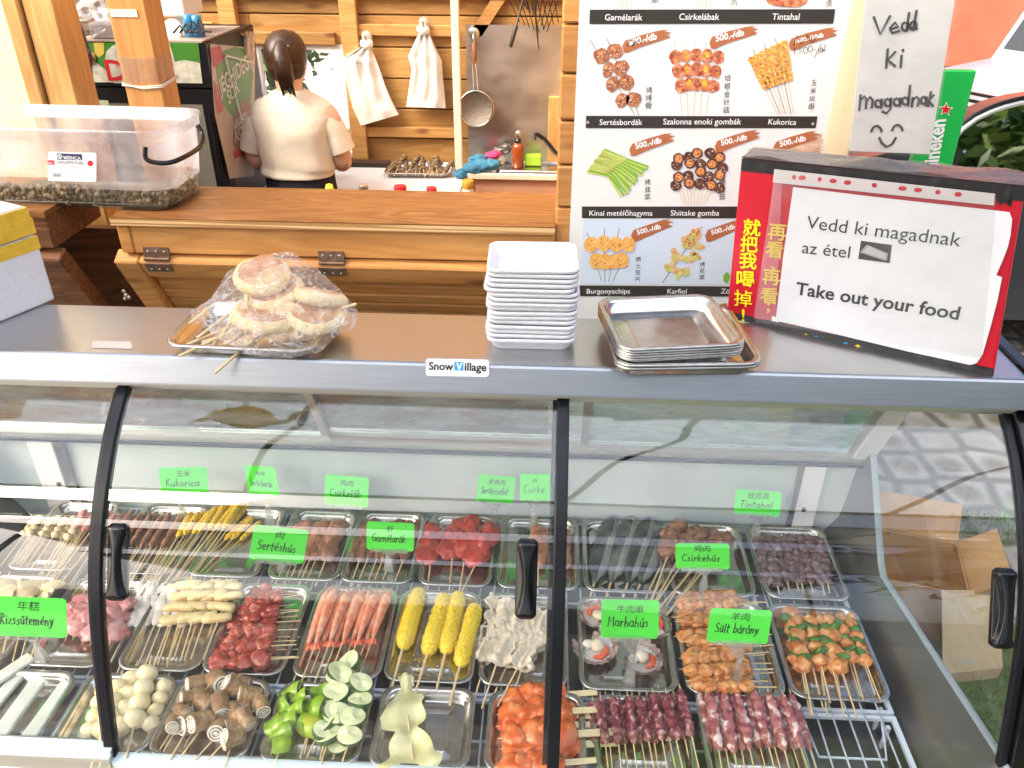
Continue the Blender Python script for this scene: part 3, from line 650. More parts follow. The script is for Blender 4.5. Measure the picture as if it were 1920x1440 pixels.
# body, deck, liners
b = MB(); b.bb((CL, 1.02, .03), (.90, 1.765, .399)); part(b, 'lower_body', white_pl, case)
def brail(x0, x1, dz, y):
    b = MB(); b.bb((x0, y + .006, .442 + dz), (x1, y + .03, .451 + dz), 1); b.bb((x0, y - .004, .405 + dz), (x1, y + .04, .4415 + dz), 0); b.bb((x0, y + .002, .392 + dz), (x1, y + .04, .4045 + dz), 2); b.bb((x0, y - .006, .30), (x1, y + .04, .3915 + dz), 0)
    part(b, 'bottom_rail', [alu, glass_e, mat('blue_grey_rail', (.35, .40, .50), .3, .6)], case)
brail(CL, BL + .012, .088, .952); brail(BL + .0125, BM, .066, .945); brail(BM + .0005, .90, .062, .949)
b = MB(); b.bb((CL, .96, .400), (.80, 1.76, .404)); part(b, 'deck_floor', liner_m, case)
b = MB()
def lin(u, v, sgn=1):
    y = .97 + .79 * v
    zt = .56 + max(0, (y - 1.50) / .23) ** 1 * .20 if y > 1.5 else .575 - .015 * (y - .97) / .53
    xt = .875 - .055 * (y - .97) / .55 if y < 1.52 else .82 + .008 * (y - 1.52) / .2
    pr = [(.742, .404), (.752, .43), (.766, .462), (.785, .50), (.805, .535), (xt, zt)]
    k = u * 5; i = min(int(k), 4); f = k - i
    return Vector((pr[i][0] + (pr[i + 1][0] - pr[i][0]) * f, y, pr[i][1] + (pr[i + 1][1] - pr[i][1]) * f))
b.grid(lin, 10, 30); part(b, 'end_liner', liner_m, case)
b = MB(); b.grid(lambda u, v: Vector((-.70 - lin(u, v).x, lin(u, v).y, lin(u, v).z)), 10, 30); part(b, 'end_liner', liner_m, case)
b = MB(); b.grid(lambda u, v: lin(1, v) + Vector((.016 * u, 0, .004 * (1 - abs(2 * u - 1)))), 4, 30); part(b, 'liner_trim', mat('grey_blue_trim', (.30, .36, .38), .4), case)
b = MB(); b.grid(lambda u, v: Vector((-1.55 + 2.38 * u, 1.765 - .012 * math.sin(v * 3.1) , .40 + .325 * v)), 40, 10); part(b, 'back_liner', pale_liner, case)
# slanting rear doors
def rd(x, s, d=0): return Vector((x, 1.748 - .205 * s - d * .85, .745 + .405 * s - d * .5))
def rslab(mb, x0, x1, s0, s1, d0, d1, m=0): mb.hexa([rd(x0, s0, d0), rd(x1, s0, d0), rd(x1, s0, d1), rd(x0, s0, d1), rd(x0, s1, d0), rd(x1, s1, d0), rd(x1, s1, d1), rd(x0, s1, d1)], m)
for x0, x1, d in ((-1.54, -.55, 0), (-.57, .12, -.012), (.10, .795, 0)):
    b = MB(); rslab(b, x0 + .02, x1 - .02, .03, 1, d - .002, d + .002)
    ro = part(b, 'rear_door', film('rear_glass', (.86, .93, .90), .06, .03, dirt_haze=.36, dirt_haze_c=(.60, .69, .73), streak=1), case)  # pale blue veil painted into the doors in place of reflected haze
    b = MB(); rslab(b, x0, x1, -.02, .03, d - .006, d + .006); rslab(b, x0, x0 + .02, .03, 1, d - .006, d + .006); rslab(b, x1 - .02, x1, .03, 1, d - .006, d + .006); part(b, 'door_frame', alu, ro)
b = MB(); b.bb((-1.55, 1.735, .722), (.83, 1.765, .735)); b.bb((-1.55, 1.728, .712), (.83, 1.765, .7215), 1); part(b, 'rear_sill', [alu, black_mt], case)
b = MB(); rslab(b, .797, .845, -.2, 1, -.012, .014); part(b, 'end_strut', white_pl, case)
for u0, u1 in ((1500, 1538), (84, 128)):
    x0, x1 = P(u0, 920, y=1.74).x, P(u1, 920, y=1.74).x
    b = MB(); b.bb((x0, 1.735, .42), (x1, 1.757, .711)); b.bb((x0 - .012 if u0 > 900 else x1, 1.742, .42), (x0 if u0 > 900 else x1 + .025, 1.758, .711), 1)
    cp = part(b, 'corner_post', [white_pl, liner_m], case)
    cu, cv = ((1507, 955) if u0 > 900 else (111, 907)); c = P(cu, cv, y=1.7345)
    b = MB(); b.tube([c, c + Vector((0, -.003, 0))], .0065, 14); part(b, 'plug', black_mt, cp)
# right end: glass in a black frame that runs over the top
b = MB()
pts = [(1.553, 1.15)] + [goff(i, -.004) for i in range(len(GP))] + [(1.4, .45), (1.75, .60), (1.752, .74)]
b.add([(.893, y, z) for y, z in pts], [list(range(len(pts)))]); part(b, 'end_glass', glass, case)
b = MB(); b.loft(strip(CR - .003, CR + .034, -.012, .022), 0, smooth=False)
y_ = [(1.312, 1.145), (1.336, 1.198), (1.36, 1.206), (1.56, 1.206)]
rings = []
for (y, z), (ny, nz) in zip(y_, ((-1, 0), (-.75, .66), (-.3, .95), (0, 1))): rings.append([Vector((.8935, y, z)), Vector((.921, y, z)), Vector((.921, y - ny * .03, z - nz * .05)), Vector((.8935, y - ny * .03, z - nz * .05))])
b.loft(rings, 0, smooth=False)
part(b, 'end_frame', black_pl, case, .004, 2)
b = MB(); pts = [(1.553, 1.15)] + [goff(i, -.004) for i in range(len(GP))] + [(1.4, .45), (1.75, .60), (1.752, .74)]
b.add([(CL + .01, y, z) for y, z in pts], [list(range(len(pts)))]); part(b, 'end_glass', glass, case)

# wire shelves under the trays
def shelf(x0, x1, y0, y1):
    s = MB(); z = .482; r = .0032
    for y in (y0 + .004, y1 - .004): s.bb((x0 + .003, y - .004, z - .012), (x1 - .003, y + .004, z - .003))
    for x in (x0 + .006, x1 - .006): s.bb((x - .005, y0 + .0005, z - .0115), (x + .005, y1 - .0005, z - .0025))
    n = round((x1 - x0) / .034)
    for k in range(1, n): x = x0 + (x1 - x0) * k / n; s.tube([(x, y0, z - .002), (x, y1, z - .002), (x, y1 - .001, z - .02)], .0022, 6)
    s.tube([(x0 + .04, y1 - .004, z - .012), (x0 + .05, (y0 + y1) / 2, z - .014), (x1 - .05, (y0 + y1) / 2, z - .014), (x1 - .03, y1 - .01, z - .012)], .003, 6)
    for x in (x0 + .02, x1 - .02):
        for y in (y0 + .02, y1 - .02): s.bb((x - .004, y - .004, .404), (x + .004, y + .004, z - .0125))
    return s.build('wire_shelf', coat_w)
SX = [-1.26, -.87, -.45, -.03, .528, .768]
for i in range(5):
    w1 = ['under the rice cake and ball trays', 'under the brown roll and pepper trays', 'under the yellow sheet tray', 'under the two dark lamb trays', 'left bare at the right end']
    w2 = ['under the mushroom trays', 'under the corn and beef trays', 'under the shrimp and corn dog trays', 'under the scallop and chicken trays', 'under the meat and green pepper tray']
    tag(shelf(SX[i], SX[i + 1] - .006, .972, 1.166), 'blue white coated wire shelf in the front row, ' + w1[i], 'wire shelf', 'wire shelves in the display case')
    tag(shelf(SX[i], SX[i + 1] - .006, 1.172, 1.752), 'blue white coated wire shelf at the back, ' + w2[i], 'wire shelf', 'wire shelves in the display case')

# ---------------------------------------------------------------- trays
def rr(wd, dp, r, z, n=5, cx=0, cy_=0):
    o = []
    for sx, sy, a in ((1, 1, 0), (-1, 1, 90), (-1, -1, 180), (1, -1, 270)):
        for k in range(n + 1):
            q = R(a + 90 * k / n); o.append(Vector((cx + sx * (wd / 2 - r) + r * math.cos(q), cy_ + sy * (dp / 2 - r) + r * math.sin(q), z)))
    return o
def tray_mb(wd, dp, h=.022):
    t = MB(); L = [(0, h - .004, .034), (0, h, .034), (.0015, h + .0012, .033), (.009, h + .0006, .028), (.0125, h - .002, .026), (.017, .006, .023), (.02, .0022, .021), (.026, .0012, .018), (.05, .0012, .01), (.052, .003, .009), (.055, .0032, .008)]
    t.loft([rr(wd - 2 * i, dp - 2 * i, r, z) for i, z, r in L], 0, (0, 1))
    L2 = [(.0045, h - .003, .03), (.013, h - .0045, .026), (.0185, .004, .022), (.0225, 0, .02)]
    t.loft([rr(wd - 2 * i, dp - 2 * i, r, z) for i, z, r in L2][::-1], 0, (1, 0))
    return t
_tm = {}
def tray(loc, wd, dp, label, rz=0, group='steel trays in the display case', name='steel_tray', h=.022):
    k = (round(wd, 3), round(dp, 3), h)
    if k not in _tm: o = tray_mb(wd, dp, h).build(name, steel_t); _tm[k] = o.data
    else: o = bpy.data.objects.new(name, _tm[k]); COL.objects.link(o)
    o.location = loc; o.rotation_euler.z = rz
    return tag(o, label, 'tray', group)
T1 = [(20, 'steel tray of white rice cake slabs at the left end'), (222, 'steel tray of pale round balls on sticks, front row'), (405, 'steel tray of brown and white rolls on sticks'), (605, 'steel tray of green peppers and zucchini slices'), (800, 'steel tray holding one pale yellow sheet skewer, mostly bare'),
      (1005, 'steel tray of red orange marinated meat on flat sticks'), (1200, 'steel tray of dark red lamb skewers'), (1395, 'steel tray of pink marbled lamb skewers')]
for u, l in T1: tray((P(u, 1345, z=DZ).x, 1.068, DZ), .2, .192, l)
for u, l in ((-20, 'steel tray of sliced pale mushrooms at the far left'), (160, 'steel tray of pink sliced meat, middle row'), (335, 'steel tray of white squid and fried tofu sticks'), (488, 'steel tray of dark red beef skewers lying crosswise'), (655, 'steel tray of pink shrimp skewers'), (818, 'steel tray of four yellow crumbed corn dogs'),
             (985, 'steel tray of pale tripe skewers behind the black handle'), (1168, 'steel tray of open scallop shells'), (1352, 'steel tray heaped with orange chicken skewers'), (1530, 'steel tray of meat and green pepper skewers')):
    tray((P(u, 1190, z=DZ).x, 1.31, DZ), .184 if u < 500 else .196 if u < 1000 else .212, .272, l)
for u, l in ((110, 'steel tray of round mushroom balls and pink meat at the back left'), (290, 'steel tray of thin brown meat skewers, back row'), (445, 'steel tray of yellow corn skewers, back row'), (590, 'steel tray of pale meat skewers behind the card, back row'), (722, 'steel tray of brown strips on sticks, back row'),
             (862, 'steel tray of bright red meat, back row'), (1010, 'steel tray with two brown meat rolls behind the black bar'), (1165, 'steel tray of whole blue grey fish'), (1318, 'steel tray of brown skewers under the right hand card'), (1480, 'steel tray of dark octopus skewers at the back right')):
    tray((P(u, 1035, z=DZ).x, 1.598, DZ), .182 if u < 1000 else .206, .272, l)

# ---------------------------------------------------------------- skewered food; each prototype lies along +X, handle end at 0, tip at L
FZ = DZ + .003
def stick_mb(L, r=.0016, j=0): return MB().tube([(0, 0, 0), (L * .5, j, j * .5), (L - .012, 0, 0), (L, 0, 0)], [r, r, r, r * .25], 6)
def paddle_mb(L):
    m = MB(); m.bb((0, -.0065, -.0012), (.075, .0065, .0012)); m.bb((.0752, -.0025, -.0012), (L - .01, .0025, .0012)); m.tube([(L - .01, 0, 0), (L, 0, 0)], [.0018, .0003], 5); return m
def lump(m, x0, x1, r, seed, amp=.35, freq=60, n=18, mt=0, flat=.8, lumps=0, taper=.5):
    k = max(6, int((x1 - x0) / .0026)); rings = []
    for i in range(k + 1):
        t = i / k; x = x0 + (x1 - x0) * t; e = min(1, taper + (1 - taper) * min(t, 1 - t) * 7) if 0 < i < k else .25
        if lumps: e *= .72 + .28 * abs(math.sin(math.pi * lumps * t + seed))
        rg_ = []
        for j in range(n):
            a = 2 * math.pi * j / n; d = Vector((x * freq * .55, math.cos(a) * r * freq, math.sin(a) * r * freq)) + Vector((seed * 5.1, seed * 2.3, 0))
            q = r * e * (1 + amp * noise.noise(d) + amp * .5 * (.4 - abs(noise.noise(d * 1.7 + Vector((9, 0, 0))))) + amp * .3 * noise.noise(d * 3.7))
            rg_.append(Vector((x + .003 * noise.noise(d * .7), q * math.cos(a), q * math.sin(a) * flat)))
        rings.append(rg_)
    m.loft(rings, mt); return m
PROTO = {}
def proto(kind, make, n=3):
    PROTO[kind] = []
    for i in range(n):
        PROTO[kind].append((kind, make, i))
_built = {}
def new_skewer(kind, i, label, cat, group):
    k, make, s = PROTO[kind][i % len(PROTO[kind])]
    if (k, s) not in _built:
        root = empty(SK_NAME[kind], label, cat, (0, 0, 0), group); make(root, s); _built[(k, s)] = root; return root
    c = copy_tree(_built[(k, s)]); tag(c, label, cat, group); c['label'] = label; return c
SK_NAME = {}; SK_L = {}
def skew(kind, hp, tp, label, group, i=0, z=0, zt=None, roll=0, cat='skewer', scale=None):
    o = new_skewer(kind, i, label, cat, group)
    a = P(*hp, z=FZ + z); b = P(*tp, z=FZ + (z if zt is None else zt))
    k = (b - a).length / SK_L[kind] if scale is None else scale
    o.matrix_world = frame(a, b - a) @ Matrix.Rotation(roll, 4, 'X') @ Matrix.Scale(k, 4)
    return o
def row(kind, n, h0, h1, t0, t1, label, group, z=.010, jit=5, zj=.004, seed=1, layers=1, cat='skewer', roll=.4):
    r_ = random.Random(seed)
    for i in range(n):
        f = i / max(1, n - 1)
        h = (h0[0] + (h1[0] - h0[0]) * f + r_.uniform(-jit, jit), h0[1] + (h1[1] - h0[1]) * f + r_.uniform(-jit, jit) * 1.6)
        t = (t0[0] + (t1[0] - t0[0]) * f + r_.uniform(-jit, jit) * .6, t0[1] + (t1[1] - t0[1]) * f + r_.uniform(-jit, jit))
        zz = z + (i % layers) * .014 + r_.uniform(0, zj)
        skew(kind, h, t, label, group, i, zz - .004, zz + .003, r_.uniform(-roll, roll), cat)
def wrap(kind, name, L, mt, r, x0, x1, n=3, pad=False, pname='meat', **kw):
    SK_NAME[kind] = name; SK_L[kind] = L
    def mk(root, s):
        part(paddle_mb(L) if pad else stick_mb(L, j=.001 * (s - 1)), 'stick', bamboo_f if pad else bamboo, root)
        m = MB(); lump(m, x0, x1, r, s + kw.get('sd', 0), kw.get('amp', .35), kw.get('freq', 60), 18, 0, kw.get('flat', .8), kw.get('lumps', 0)); part(m, pname, mt, root)
    proto(kind, mk, n)
def chunks(kind, name, L, spec, n=3, pname='meat_piece', pad=False):
    """spec(s) -> list of (x, size, seed, material, part name)"""
    SK_NAME[kind] = name; SK_L[kind] = L
    def mk(root, s):
        part(paddle_mb(L) if pad else stick_mb(L, j=.0015 * (s - 1)), 'stick', bamboo_f if pad else bamboo, root)
        for x, rad, sd, mt, pn, off in spec(s):
            m = MB(); m.meat((x, off[0], off[1]), rad, sd, 0, Matrix.Rotation(.5 * math.sin(sd * 2.3), 3, 'Z') @ Matrix.Rotation(.7 * math.sin(sd * 5.1), 3, 'X'), .12 if pn in ('ball',) else .24 if pn.startswith('mush') else .42); part(m, pn, mt, root)
    proto(kind, mk, n)
wrap('lamb_dark', 'lamb_skewer', .25, lamb_d, .0125, .105, .232, amp=.6, freq=75, lumps=5)
wrap('lamb_fat', 'lamb_skewer', .25, lamb_f, .0125, .085, .232, amp=.45, freq=60, lumps=6, sd=9)
wrap('corn', 'corn_skewer', .27, corn_k, .0085, .17, .262, amp=.25, freq=160, lumps=9, pname='corn_cob')
wrap('ham', 'pink_meat_skewer', .28, pink_m, .008, .19, .272, amp=.4)
wrap('brown', 'brown_meat_skewer', .26, brown_m, .0075, .13, .252, amp=.55, freq=80)
wrap('pale', 'pale_meat_skewer', .22, saus, .016, .075, .21, amp=.55, flat=.5)
wrap('strip', 'brown_strip_skewer', .22, brown_m, .011, .07, .21, amp=.6, freq=45, flat=.6, sd=4)
wrap('roll', 'meat_roll_skewer', .24, saus, .02, .09, .232, amp=.3, flat=.8, sd=7)
SK_NAME['tripe'] = 'tripe_skewer'; SK_L['tripe'] = .26
def mk_tripe(root, s):
    part(stick_mb(.26), 'stick', bamboo, root)
    def fn(u, v, d=0):
        wd = .026 + .007 * noise.noise(Vector((u * 6, s, 0))) + .004 * math.sin(u * 31 + s)
        return Vector((.095 + .155 * u + .004 * math.sin(v * 9 + s), (v - .5) * 2 * wd + .004 * math.sin(u * 8 + s), .007 * math.sin(v * 11 + u * 4 + s * 2) * (.6 + .4 * math.sin(u * 9)) + .004 * noise.noise(Vector((u * 18, v * 8, s))) + .005 + d))
    m = MB(); m.grid(fn, 44, 24); m.grid(lambda u, v: fn(1 - u, v, -.004), 44, 24)
    for v in (0, 1): m.grid(lambda u, p: fn(u, v, -.004 * p), 44, 1)
    for u in (0, 1): m.grid(lambda p, v: fn(u, v, -.004 * p), 1, 24)
    part(m, 'meat', tripe_m, root)
proto('tripe', mk_tripe, 3)
wrap('octo', 'octopus_skewer', .2, octo, .016, .03, .19, amp=.7, freq=90, lumps=7, flat=.7)
wrap('squid', 'squid_skewer', .26, squid_m, .0125, .115, .245, amp=.75, freq=55, flat=.5, lumps=3)
def beef_spec(s):
    r_ = random.Random(s + 3); return [(.085 + i * .029 + r_.uniform(-.004, .004), (.0205, .015 + r_.uniform(0, .007), .0115), s * 9 + i, beef, 'meat_piece', (r_.uniform(-.003, .003), 0)) for i in range(4)]
chunks('beef', 'beef_skewer', .2, beef_spec, 4)
def chick_spec(s):
    r_ = random.Random(s + 30); return [(.075 + i * .027 + r_.uniform(-.004, .004), (.019, .014 + r_.uniform(0, .006), .012), s * 11 + i, chick, 'meat_piece', (r_.uniform(-.003, .003), 0)) for i in range(5)]
chunks('chicken', 'chicken_skewer', .215, chick_spec, 4)
def orange_spec(s):
    r_ = random.Random(s + 50); return [(.09 + i * .027, (.024, .024, .013), s * 13 + i, orange_m, 'meat_piece', (r_.uniform(-.005, .005), 0)) for i in range(4)]
chunks('orange', 'marinated_meat_skewer', .205, orange_spec, 3, pad=True)
def mp_spec(s):
    r_ = random.Random(s + 70); o = []
    for i in range(7):
        gr_ = i % 2 == 1
        o.append((.10 + i * .0165, (.0085, .016, .0075) if gr_ else (.0125, .0125 + r_.uniform(0, .003), .011), s * 17 + i, pepper_d if gr_ else chick, 'pepper_piece' if gr_ else 'meat_piece', (r_.uniform(-.003, .003), .001)))
    return o
chunks('meatpep', 'meat_and_pepper_skewer', .225, mp_spec, 3)
def ball_spec(s):
    r_ = random.Random(s + 90); return [(.075 + i * .031, (.0155, .018, .0165), s * 5 + i, ball_m, 'ball', (0, 0)) for i in range(4)]
chunks('ball', 'ball_skewer', .21, ball_spec, 2)
def mush_spec(s):
    r_ = random.Random(s + 110); return [(.17 + i * .026, (.012, .0135, .0125), s * 5 + i, mush_m, 'mushroom', (r_.uniform(-.003, .003), 0)) for i in range(4)]
chunks('mush', 'mushroom_skewer', .27, mush_spec, 3)
def slice_spec(s):
    r_ = random.Random(s + 130); return [(.1 + i * .022, (.015, .02, .006), s * 5 + i, mush_m, 'mushroom_slice', (r_.uniform(-.004, .004), .003 * (i % 2))) for i in range(5)]
chunks('mslice', 'mushroom_skewer', .22, slice_spec, 3)
def pink_spec(s):
    r_ = random.Random(s + 150); return [(.05 + i * .026, (.022, .026, .008), s * 5 + i, pink_m, 'meat_piece', (r_.uniform(-.006, .006), .004 * (i % 2))) for i in range(4)]
chunks('pink', 'sliced_meat_skewer', .17, pink_spec, 3)
def redfan_spec(s):
    r_ = random.Random(s + 170); return [(.13 + i * .022, (.03, .026 - .003 * abs(i - 1), .012), s * 5 + i, red_m, 'meat_piece', (r_.uniform(-.008, .008), .003 * (i % 2))) for i in range(4)]
chunks('redfan', 'red_meat_skewer', .225, redfan_spec, 3)
def chw_spec(s):
    r_ = random.Random(s + 190); return [(.15 + i * .02, (.018, .012, .011), s * 5 + i, brown_m, 'meat_piece', (r_.uniform(-.004, .004), .002)) for i in range(4)]
chunks('brownch', 'brown_meat_skewer', .225, chw_spec, 3)
# fried tofu: flat sticks side by side on one skewer
SK_NAME['tofu'] = 'tofu_skewer'; SK_L['tofu'] = .21
def mk_tofu(root, s):
    part(stick_mb(.21), 'stick', bamboo, root)
    for i in range(4):
        m = MB(); ro_ = Matrix.Rotation(1.57 + .25 * math.sin(i * 3 + s), 3, 'Z'); c_ = Vector((.1 + i * .028, .004 * math.sin(i * 5 + s), .002)); hl = .024 + .004 * ((i + s) % 2)
        m.loft([[c_ + ro_ @ Vector((x, y * k, z * k + .002 * math.sin(x * 60 + i))) for y, z in ((.0085, .004), (.0055, .007), (-.0055, .007), (-.0085, .004), (-.0085, -.004), (-.0055, -.007), (.0055, -.007), (.0085, -.004))] for x, k in ((-hl, .55), (-hl * .93, .92), (-hl * .4, 1), (hl * .4, .97), (hl * .93, .9), (hl, .5))], 0)
        part(m, 'tofu_piece', tofu_m, root)
proto('tofu', mk_tofu, 2)
# corn dog: crumbed sausage
SK_NAME['corndog'] = 'corn_dog'; SK_L['corndog'] = .25
def mk_dog(root, s):
    part(stick_mb(.16, .0026), 'stick', bamboo, root)
    m = MB(); rings = []; n = 44
    for i in range(61):
        t = i / 60; x = .088 + .16 * t; e = math.sqrt(max(0, 1 - (abs(2 * t - 1)) ** 7)) * (.96 + .05 * math.sin(5 * t + s)); r_ = []
        for j in range(n):
            a = 2 * math.pi * j / n; d = Vector((x * 420, math.cos(a) * 8.5, math.sin(a) * 8.5)) + Vector((s * 9, 0, 0)); q = .0172 * max(e, .08) * (1 + .1 * noise.noise(d) + .05 * noise.noise(d * .3))
            r_.append(Vector((x, q * math.cos(a), q * math.sin(a))))
        rings.append(r_)
    m.loft(rings, 0); rc = random.Random(s)
    for k in range(330):
        t = rc.uniform(.0, 1); a = rc.uniform(0, 6.28); x = .09 + .157 * t; q = .0172 * math.sqrt(max(.02, 1 - abs(2 * t - 1) ** 7)) + .0004; L_ = rc.uniform(.0014, .003); b_ = rc.uniform(0, 6.28)
        c = Vector((x, q * math.cos(a), q * math.sin(a))); d1 = Vector((math.cos(b_), -math.sin(a) * math.sin(b_), math.cos(a) * math.sin(b_))); d2 = Vector((0, math.cos(a), math.sin(a)))
        sd_ = d1.cross(d2) * .0007; m.add([c - d1 * L_ - sd_, c + d1 * L_ - sd_, c + d1 * L_ + sd_, c - d1 * L_ + sd_, c + d2 * .0016], [(0, 1, 4), (1, 2, 4), (2, 3, 4), (3, 0, 4)])
    part(m, 'crumb_coating', corn_y, root)
proto('corndog', mk_dog, 4)
# shrimp: head up the stick, tail fan towards the handle
SK_NAME['shrimp'] = 'shrimp_skewer'; SK_L['shrimp'] = .27
def mk_shrimp(root, s):
    part(stick_mb(.27), 'stick', bamboo, root)
    m = MB(); rings = []; K = 40
    for i in range(K + 1):
        t = i / K; x = .11 + .15 * t; base = .0045 + .009 * math.sin(min(t * 1.25, 1) * 1.57) if t < .8 else .0135 * (1 - (t - .8) / .2) ** .7 + .0006
        base *= 1 + (.09 * abs(math.sin(t * 26)) if t < .62 else .05)
        rings.append([Vector((x, base * math.cos(a) * .8, base * math.sin(a) + .003 * math.sin(t * 3))) for a in [2 * math.pi * j / 10 for j in range(10)]])
    m.loft(rings, 0)
    part(m, 'body', shrimp_m, root)
    m = MB()
    for a in (-.5, -.18, .18, .5): m.blob((.103, .011 * a * 1.4, 0), (.013, .0042, .0018), .1, 1, s, 1, rot=Matrix.Rotation(-a, 3, 'Z'))
    part(m, 'tail_fan', roe, root)
    m = MB()
    for k in range(10): x = .15 + .009 * k; m.tube([(x, .006, -.004), (x - .006, .014, -.006), (x - .014, .013, -.008)], [.0011, .0009, .0003], 4)
    for k in (-1, 1): m.tube([(.252, .002 * k, .002), (.265, .008 * k, .006), (.23, .016 * k, .008)], [.0006, .0005, .0003], 4)
    part(m, 'legs', shrimp_m, root)
proto('shrimp', mk_shrimp, 2)
# whole fish
SK_NAME['fish'] = 'fish_skewer'; SK_L['fish'] = .25
def mk_fish(root, s):
    part(stick_mb(.12, .0022), 'stick', bamboo, root)
    prof = [(.07, .004), (.085, .007), (.10, .0145), (.125, .019), (.165, .0205), (.20, .0185), (.225, .0155), (.242, .009), (.249, .003)]; prof = [(v.x, v.y) for v in smooth_path([Vector((a, b_, 0)) for a, b_ in prof], 5)]; m = MB()
    def rr_(x, q, side): return [Vector((x, q * math.cos(a), q * math.sin(a) * .62)) for a in [2 * math.pi * j / 32 for j in range(32)]]
    m.loft([rr_(x, q, 0) for x, q in prof], 0)
    fs = len(m.f)
    for i, f in enumerate(m.f):
        c = sum((Vector(m.v[k]) for k in f), Vector()) / len(f)
        if c.y < -.004 - .002 * math.sin(c.x * 40): m.m[i] = 1
    part(m, 'body', [fish_d, fish_s], root)
    m = MB(); m.add([(.075, 0, .001), (.055, .014, .003), (.05, .004, .002), (.052, -.012, 0), (.075, -.002, -.001)], [(0, 1, 2), (0, 2, 4), (4, 2, 3), (2, 1, 0), (4, 2, 0), (3, 2, 4)]); part(m, 'tail', fish_d, root)
    m = MB(); m.add([(.12, -.018, 0), (.145, -.0205, .001), (.128, -.032, .002)], [(0, 1, 2), (2, 1, 0)]); m.add([(.15, .0195, 0), (.175, .0195, .001), (.15, .029, .001)], [(0, 1, 2), (2, 1, 0)]); part(m, 'fin', fish_d, root)
proto('fish', mk_fish, 2)
# stuffed rolls: brown skin, pale spiral ends
SK_NAME['sroll'] = 'stuffed_roll_skewer'; SK_L['sroll'] = .2
def mk_roll(root, s):
    part(stick_mb(.2, .0017), 'stick', bamboo, root); r_ = random.Random(s)
    for i in range(3):
        L_ = .044; c = Vector((.07 + i * .046, r_.uniform(-.008, .008), .008)); ax = Matrix.Rotation(r_.choice((-1, 1)) * r_.uniform(.5, 1.35), 3, 'Z') @ Matrix.Rotation(.32 + r_.uniform(-.3, .3), 3, 'Y')
        m = MB(); n = 20; rings = []
        for k in range(13):
            x = (k / 12 - .5) * L_; q = .0175 * (1 + .06 * math.sin(k * 2.1)) * (.93 if k in (0, 12) else 1)
            rings.append([c + ax @ Vector((x, q * math.cos(a), q * math.sin(a))) * 1.0 for a in [2 * math.pi * j / n for j in range(n)]])
        m.loft(rings, 0, caps=(0, 0)); po = part(m, 'roll', roll_b, root)
        m = MB()
        for sg in (-1, 1):
            for q0, q1, dx in ((.0168, .013, .0005), (.013, .0105, -.0035), (.0105, .007, .001), (.007, .0045, -.003), (.0045, .0003, .0015)):
                rs = [[c + ax @ Vector((sg * (L_ / 2 + d), q * math.cos(a), q * math.sin(a))) for a in [2 * math.pi * j / n for j in range(n)]] for q, d in ((q0, dx - .001), ((q0 + q1) / 2, dx + .0012), (q1, dx - .001))]
                m.loft(rs if sg > 0 else rs[::-1], 0, caps=(0, 0))
        part(m, 'filling', roll_w, po)
proto('sroll', mk_roll, 4)
# folded strips of green pepper
SK_NAME['pepper'] = 'green_pepper_skewer'; SK_L['pepper'] = .2
def mk_pepper(root, s):
    part(stick_mb(.2, .0018), 'stick', bamboo, root); r_ = random.Random(s + 5)
    for i in range(3):
        c = Vector((.075 + i * .042, r_.uniform(-.006, .006), .004)); ax = Matrix.Rotation(r_.uniform(-.6, .6), 3, 'Z') @ Matrix.Rotation(r_.uniform(-.3, .3), 3, 'X'); a0 = r_.uniform(-.6, .8)
        def fn(u, v, d=0):
            a = a0 + u * 3.9; q = .0205 + .005 * math.sin(v * 3 + i) - .006 * u - d
            return c + ax @ Vector((q * math.cos(a) * 1.1, (v - .5) * .058 * (1 - .25 * u), q * math.sin(a) + .003 * math.sin(v * 6)))
        m = MB(); m.grid(fn, 18, 8); m.grid(lambda u, v: fn(1 - u, v, .0024), 18, 8)
        for u in (0, 1):
            m.grid(lambda p, v: fn(u, v, .0024 * p), 1, 8)
        for v in (0, 1): m.grid(lambda u, p: fn(u, v, .0024 * p), 18, 1)
        part(m, 'pepper_piece', pepper_m, root)
proto('pepper', mk_pepper, 3)
SK_NAME['zucchini'] = 'zucchini_skewer'; SK_L['zucchini'] = .22
def mk_zuc(root, s):
    part(stick_mb(.22, .0018), 'stick', bamboo, root); r_ = random.Random(s + 8)
    for i in range(4):
        c = Vector((.062 + i * .043, r_.uniform(-.010, .010), .004 + .007 * i)); ax = Matrix.Rotation(r_.uniform(-.5, .5), 3, 'Z') @ Matrix.Rotation(r_.uniform(-.25, .25), 3, 'X') @ Matrix.Rotation(-.02 + r_.uniform(-.2, .25), 3, 'Y'); n = 32
        def rg_(q, z): return [c + ax @ Vector((q * 1.02 * math.cos(a), q * 1.3 * math.sin(a), z + .0025 * math.sin(2 * a + i))) for a in [2 * math.pi * j / n for j in range(n)]]
        m = MB(); m.loft([rg_(.0228, -.007), rg_(.0235, -.005), rg_(.0235, .0035), rg_(.0228, .0048)], 1, caps=(0, 0)); m.loft([rg_(.0227, .0047), rg_(.02, .0053), rg_(.012, .0049), rg_(.004, .0052)], 0, caps=(0, 1)); m.loft([rg_(.004, -.0071), rg_(.0227, -.0069)], 0, caps=(1, 0))
        part(m, 'zucchini_slice', [zuc_w, zuc_g], root)
proto('zucchini', mk_zuc, 3)

G = lambda s: s
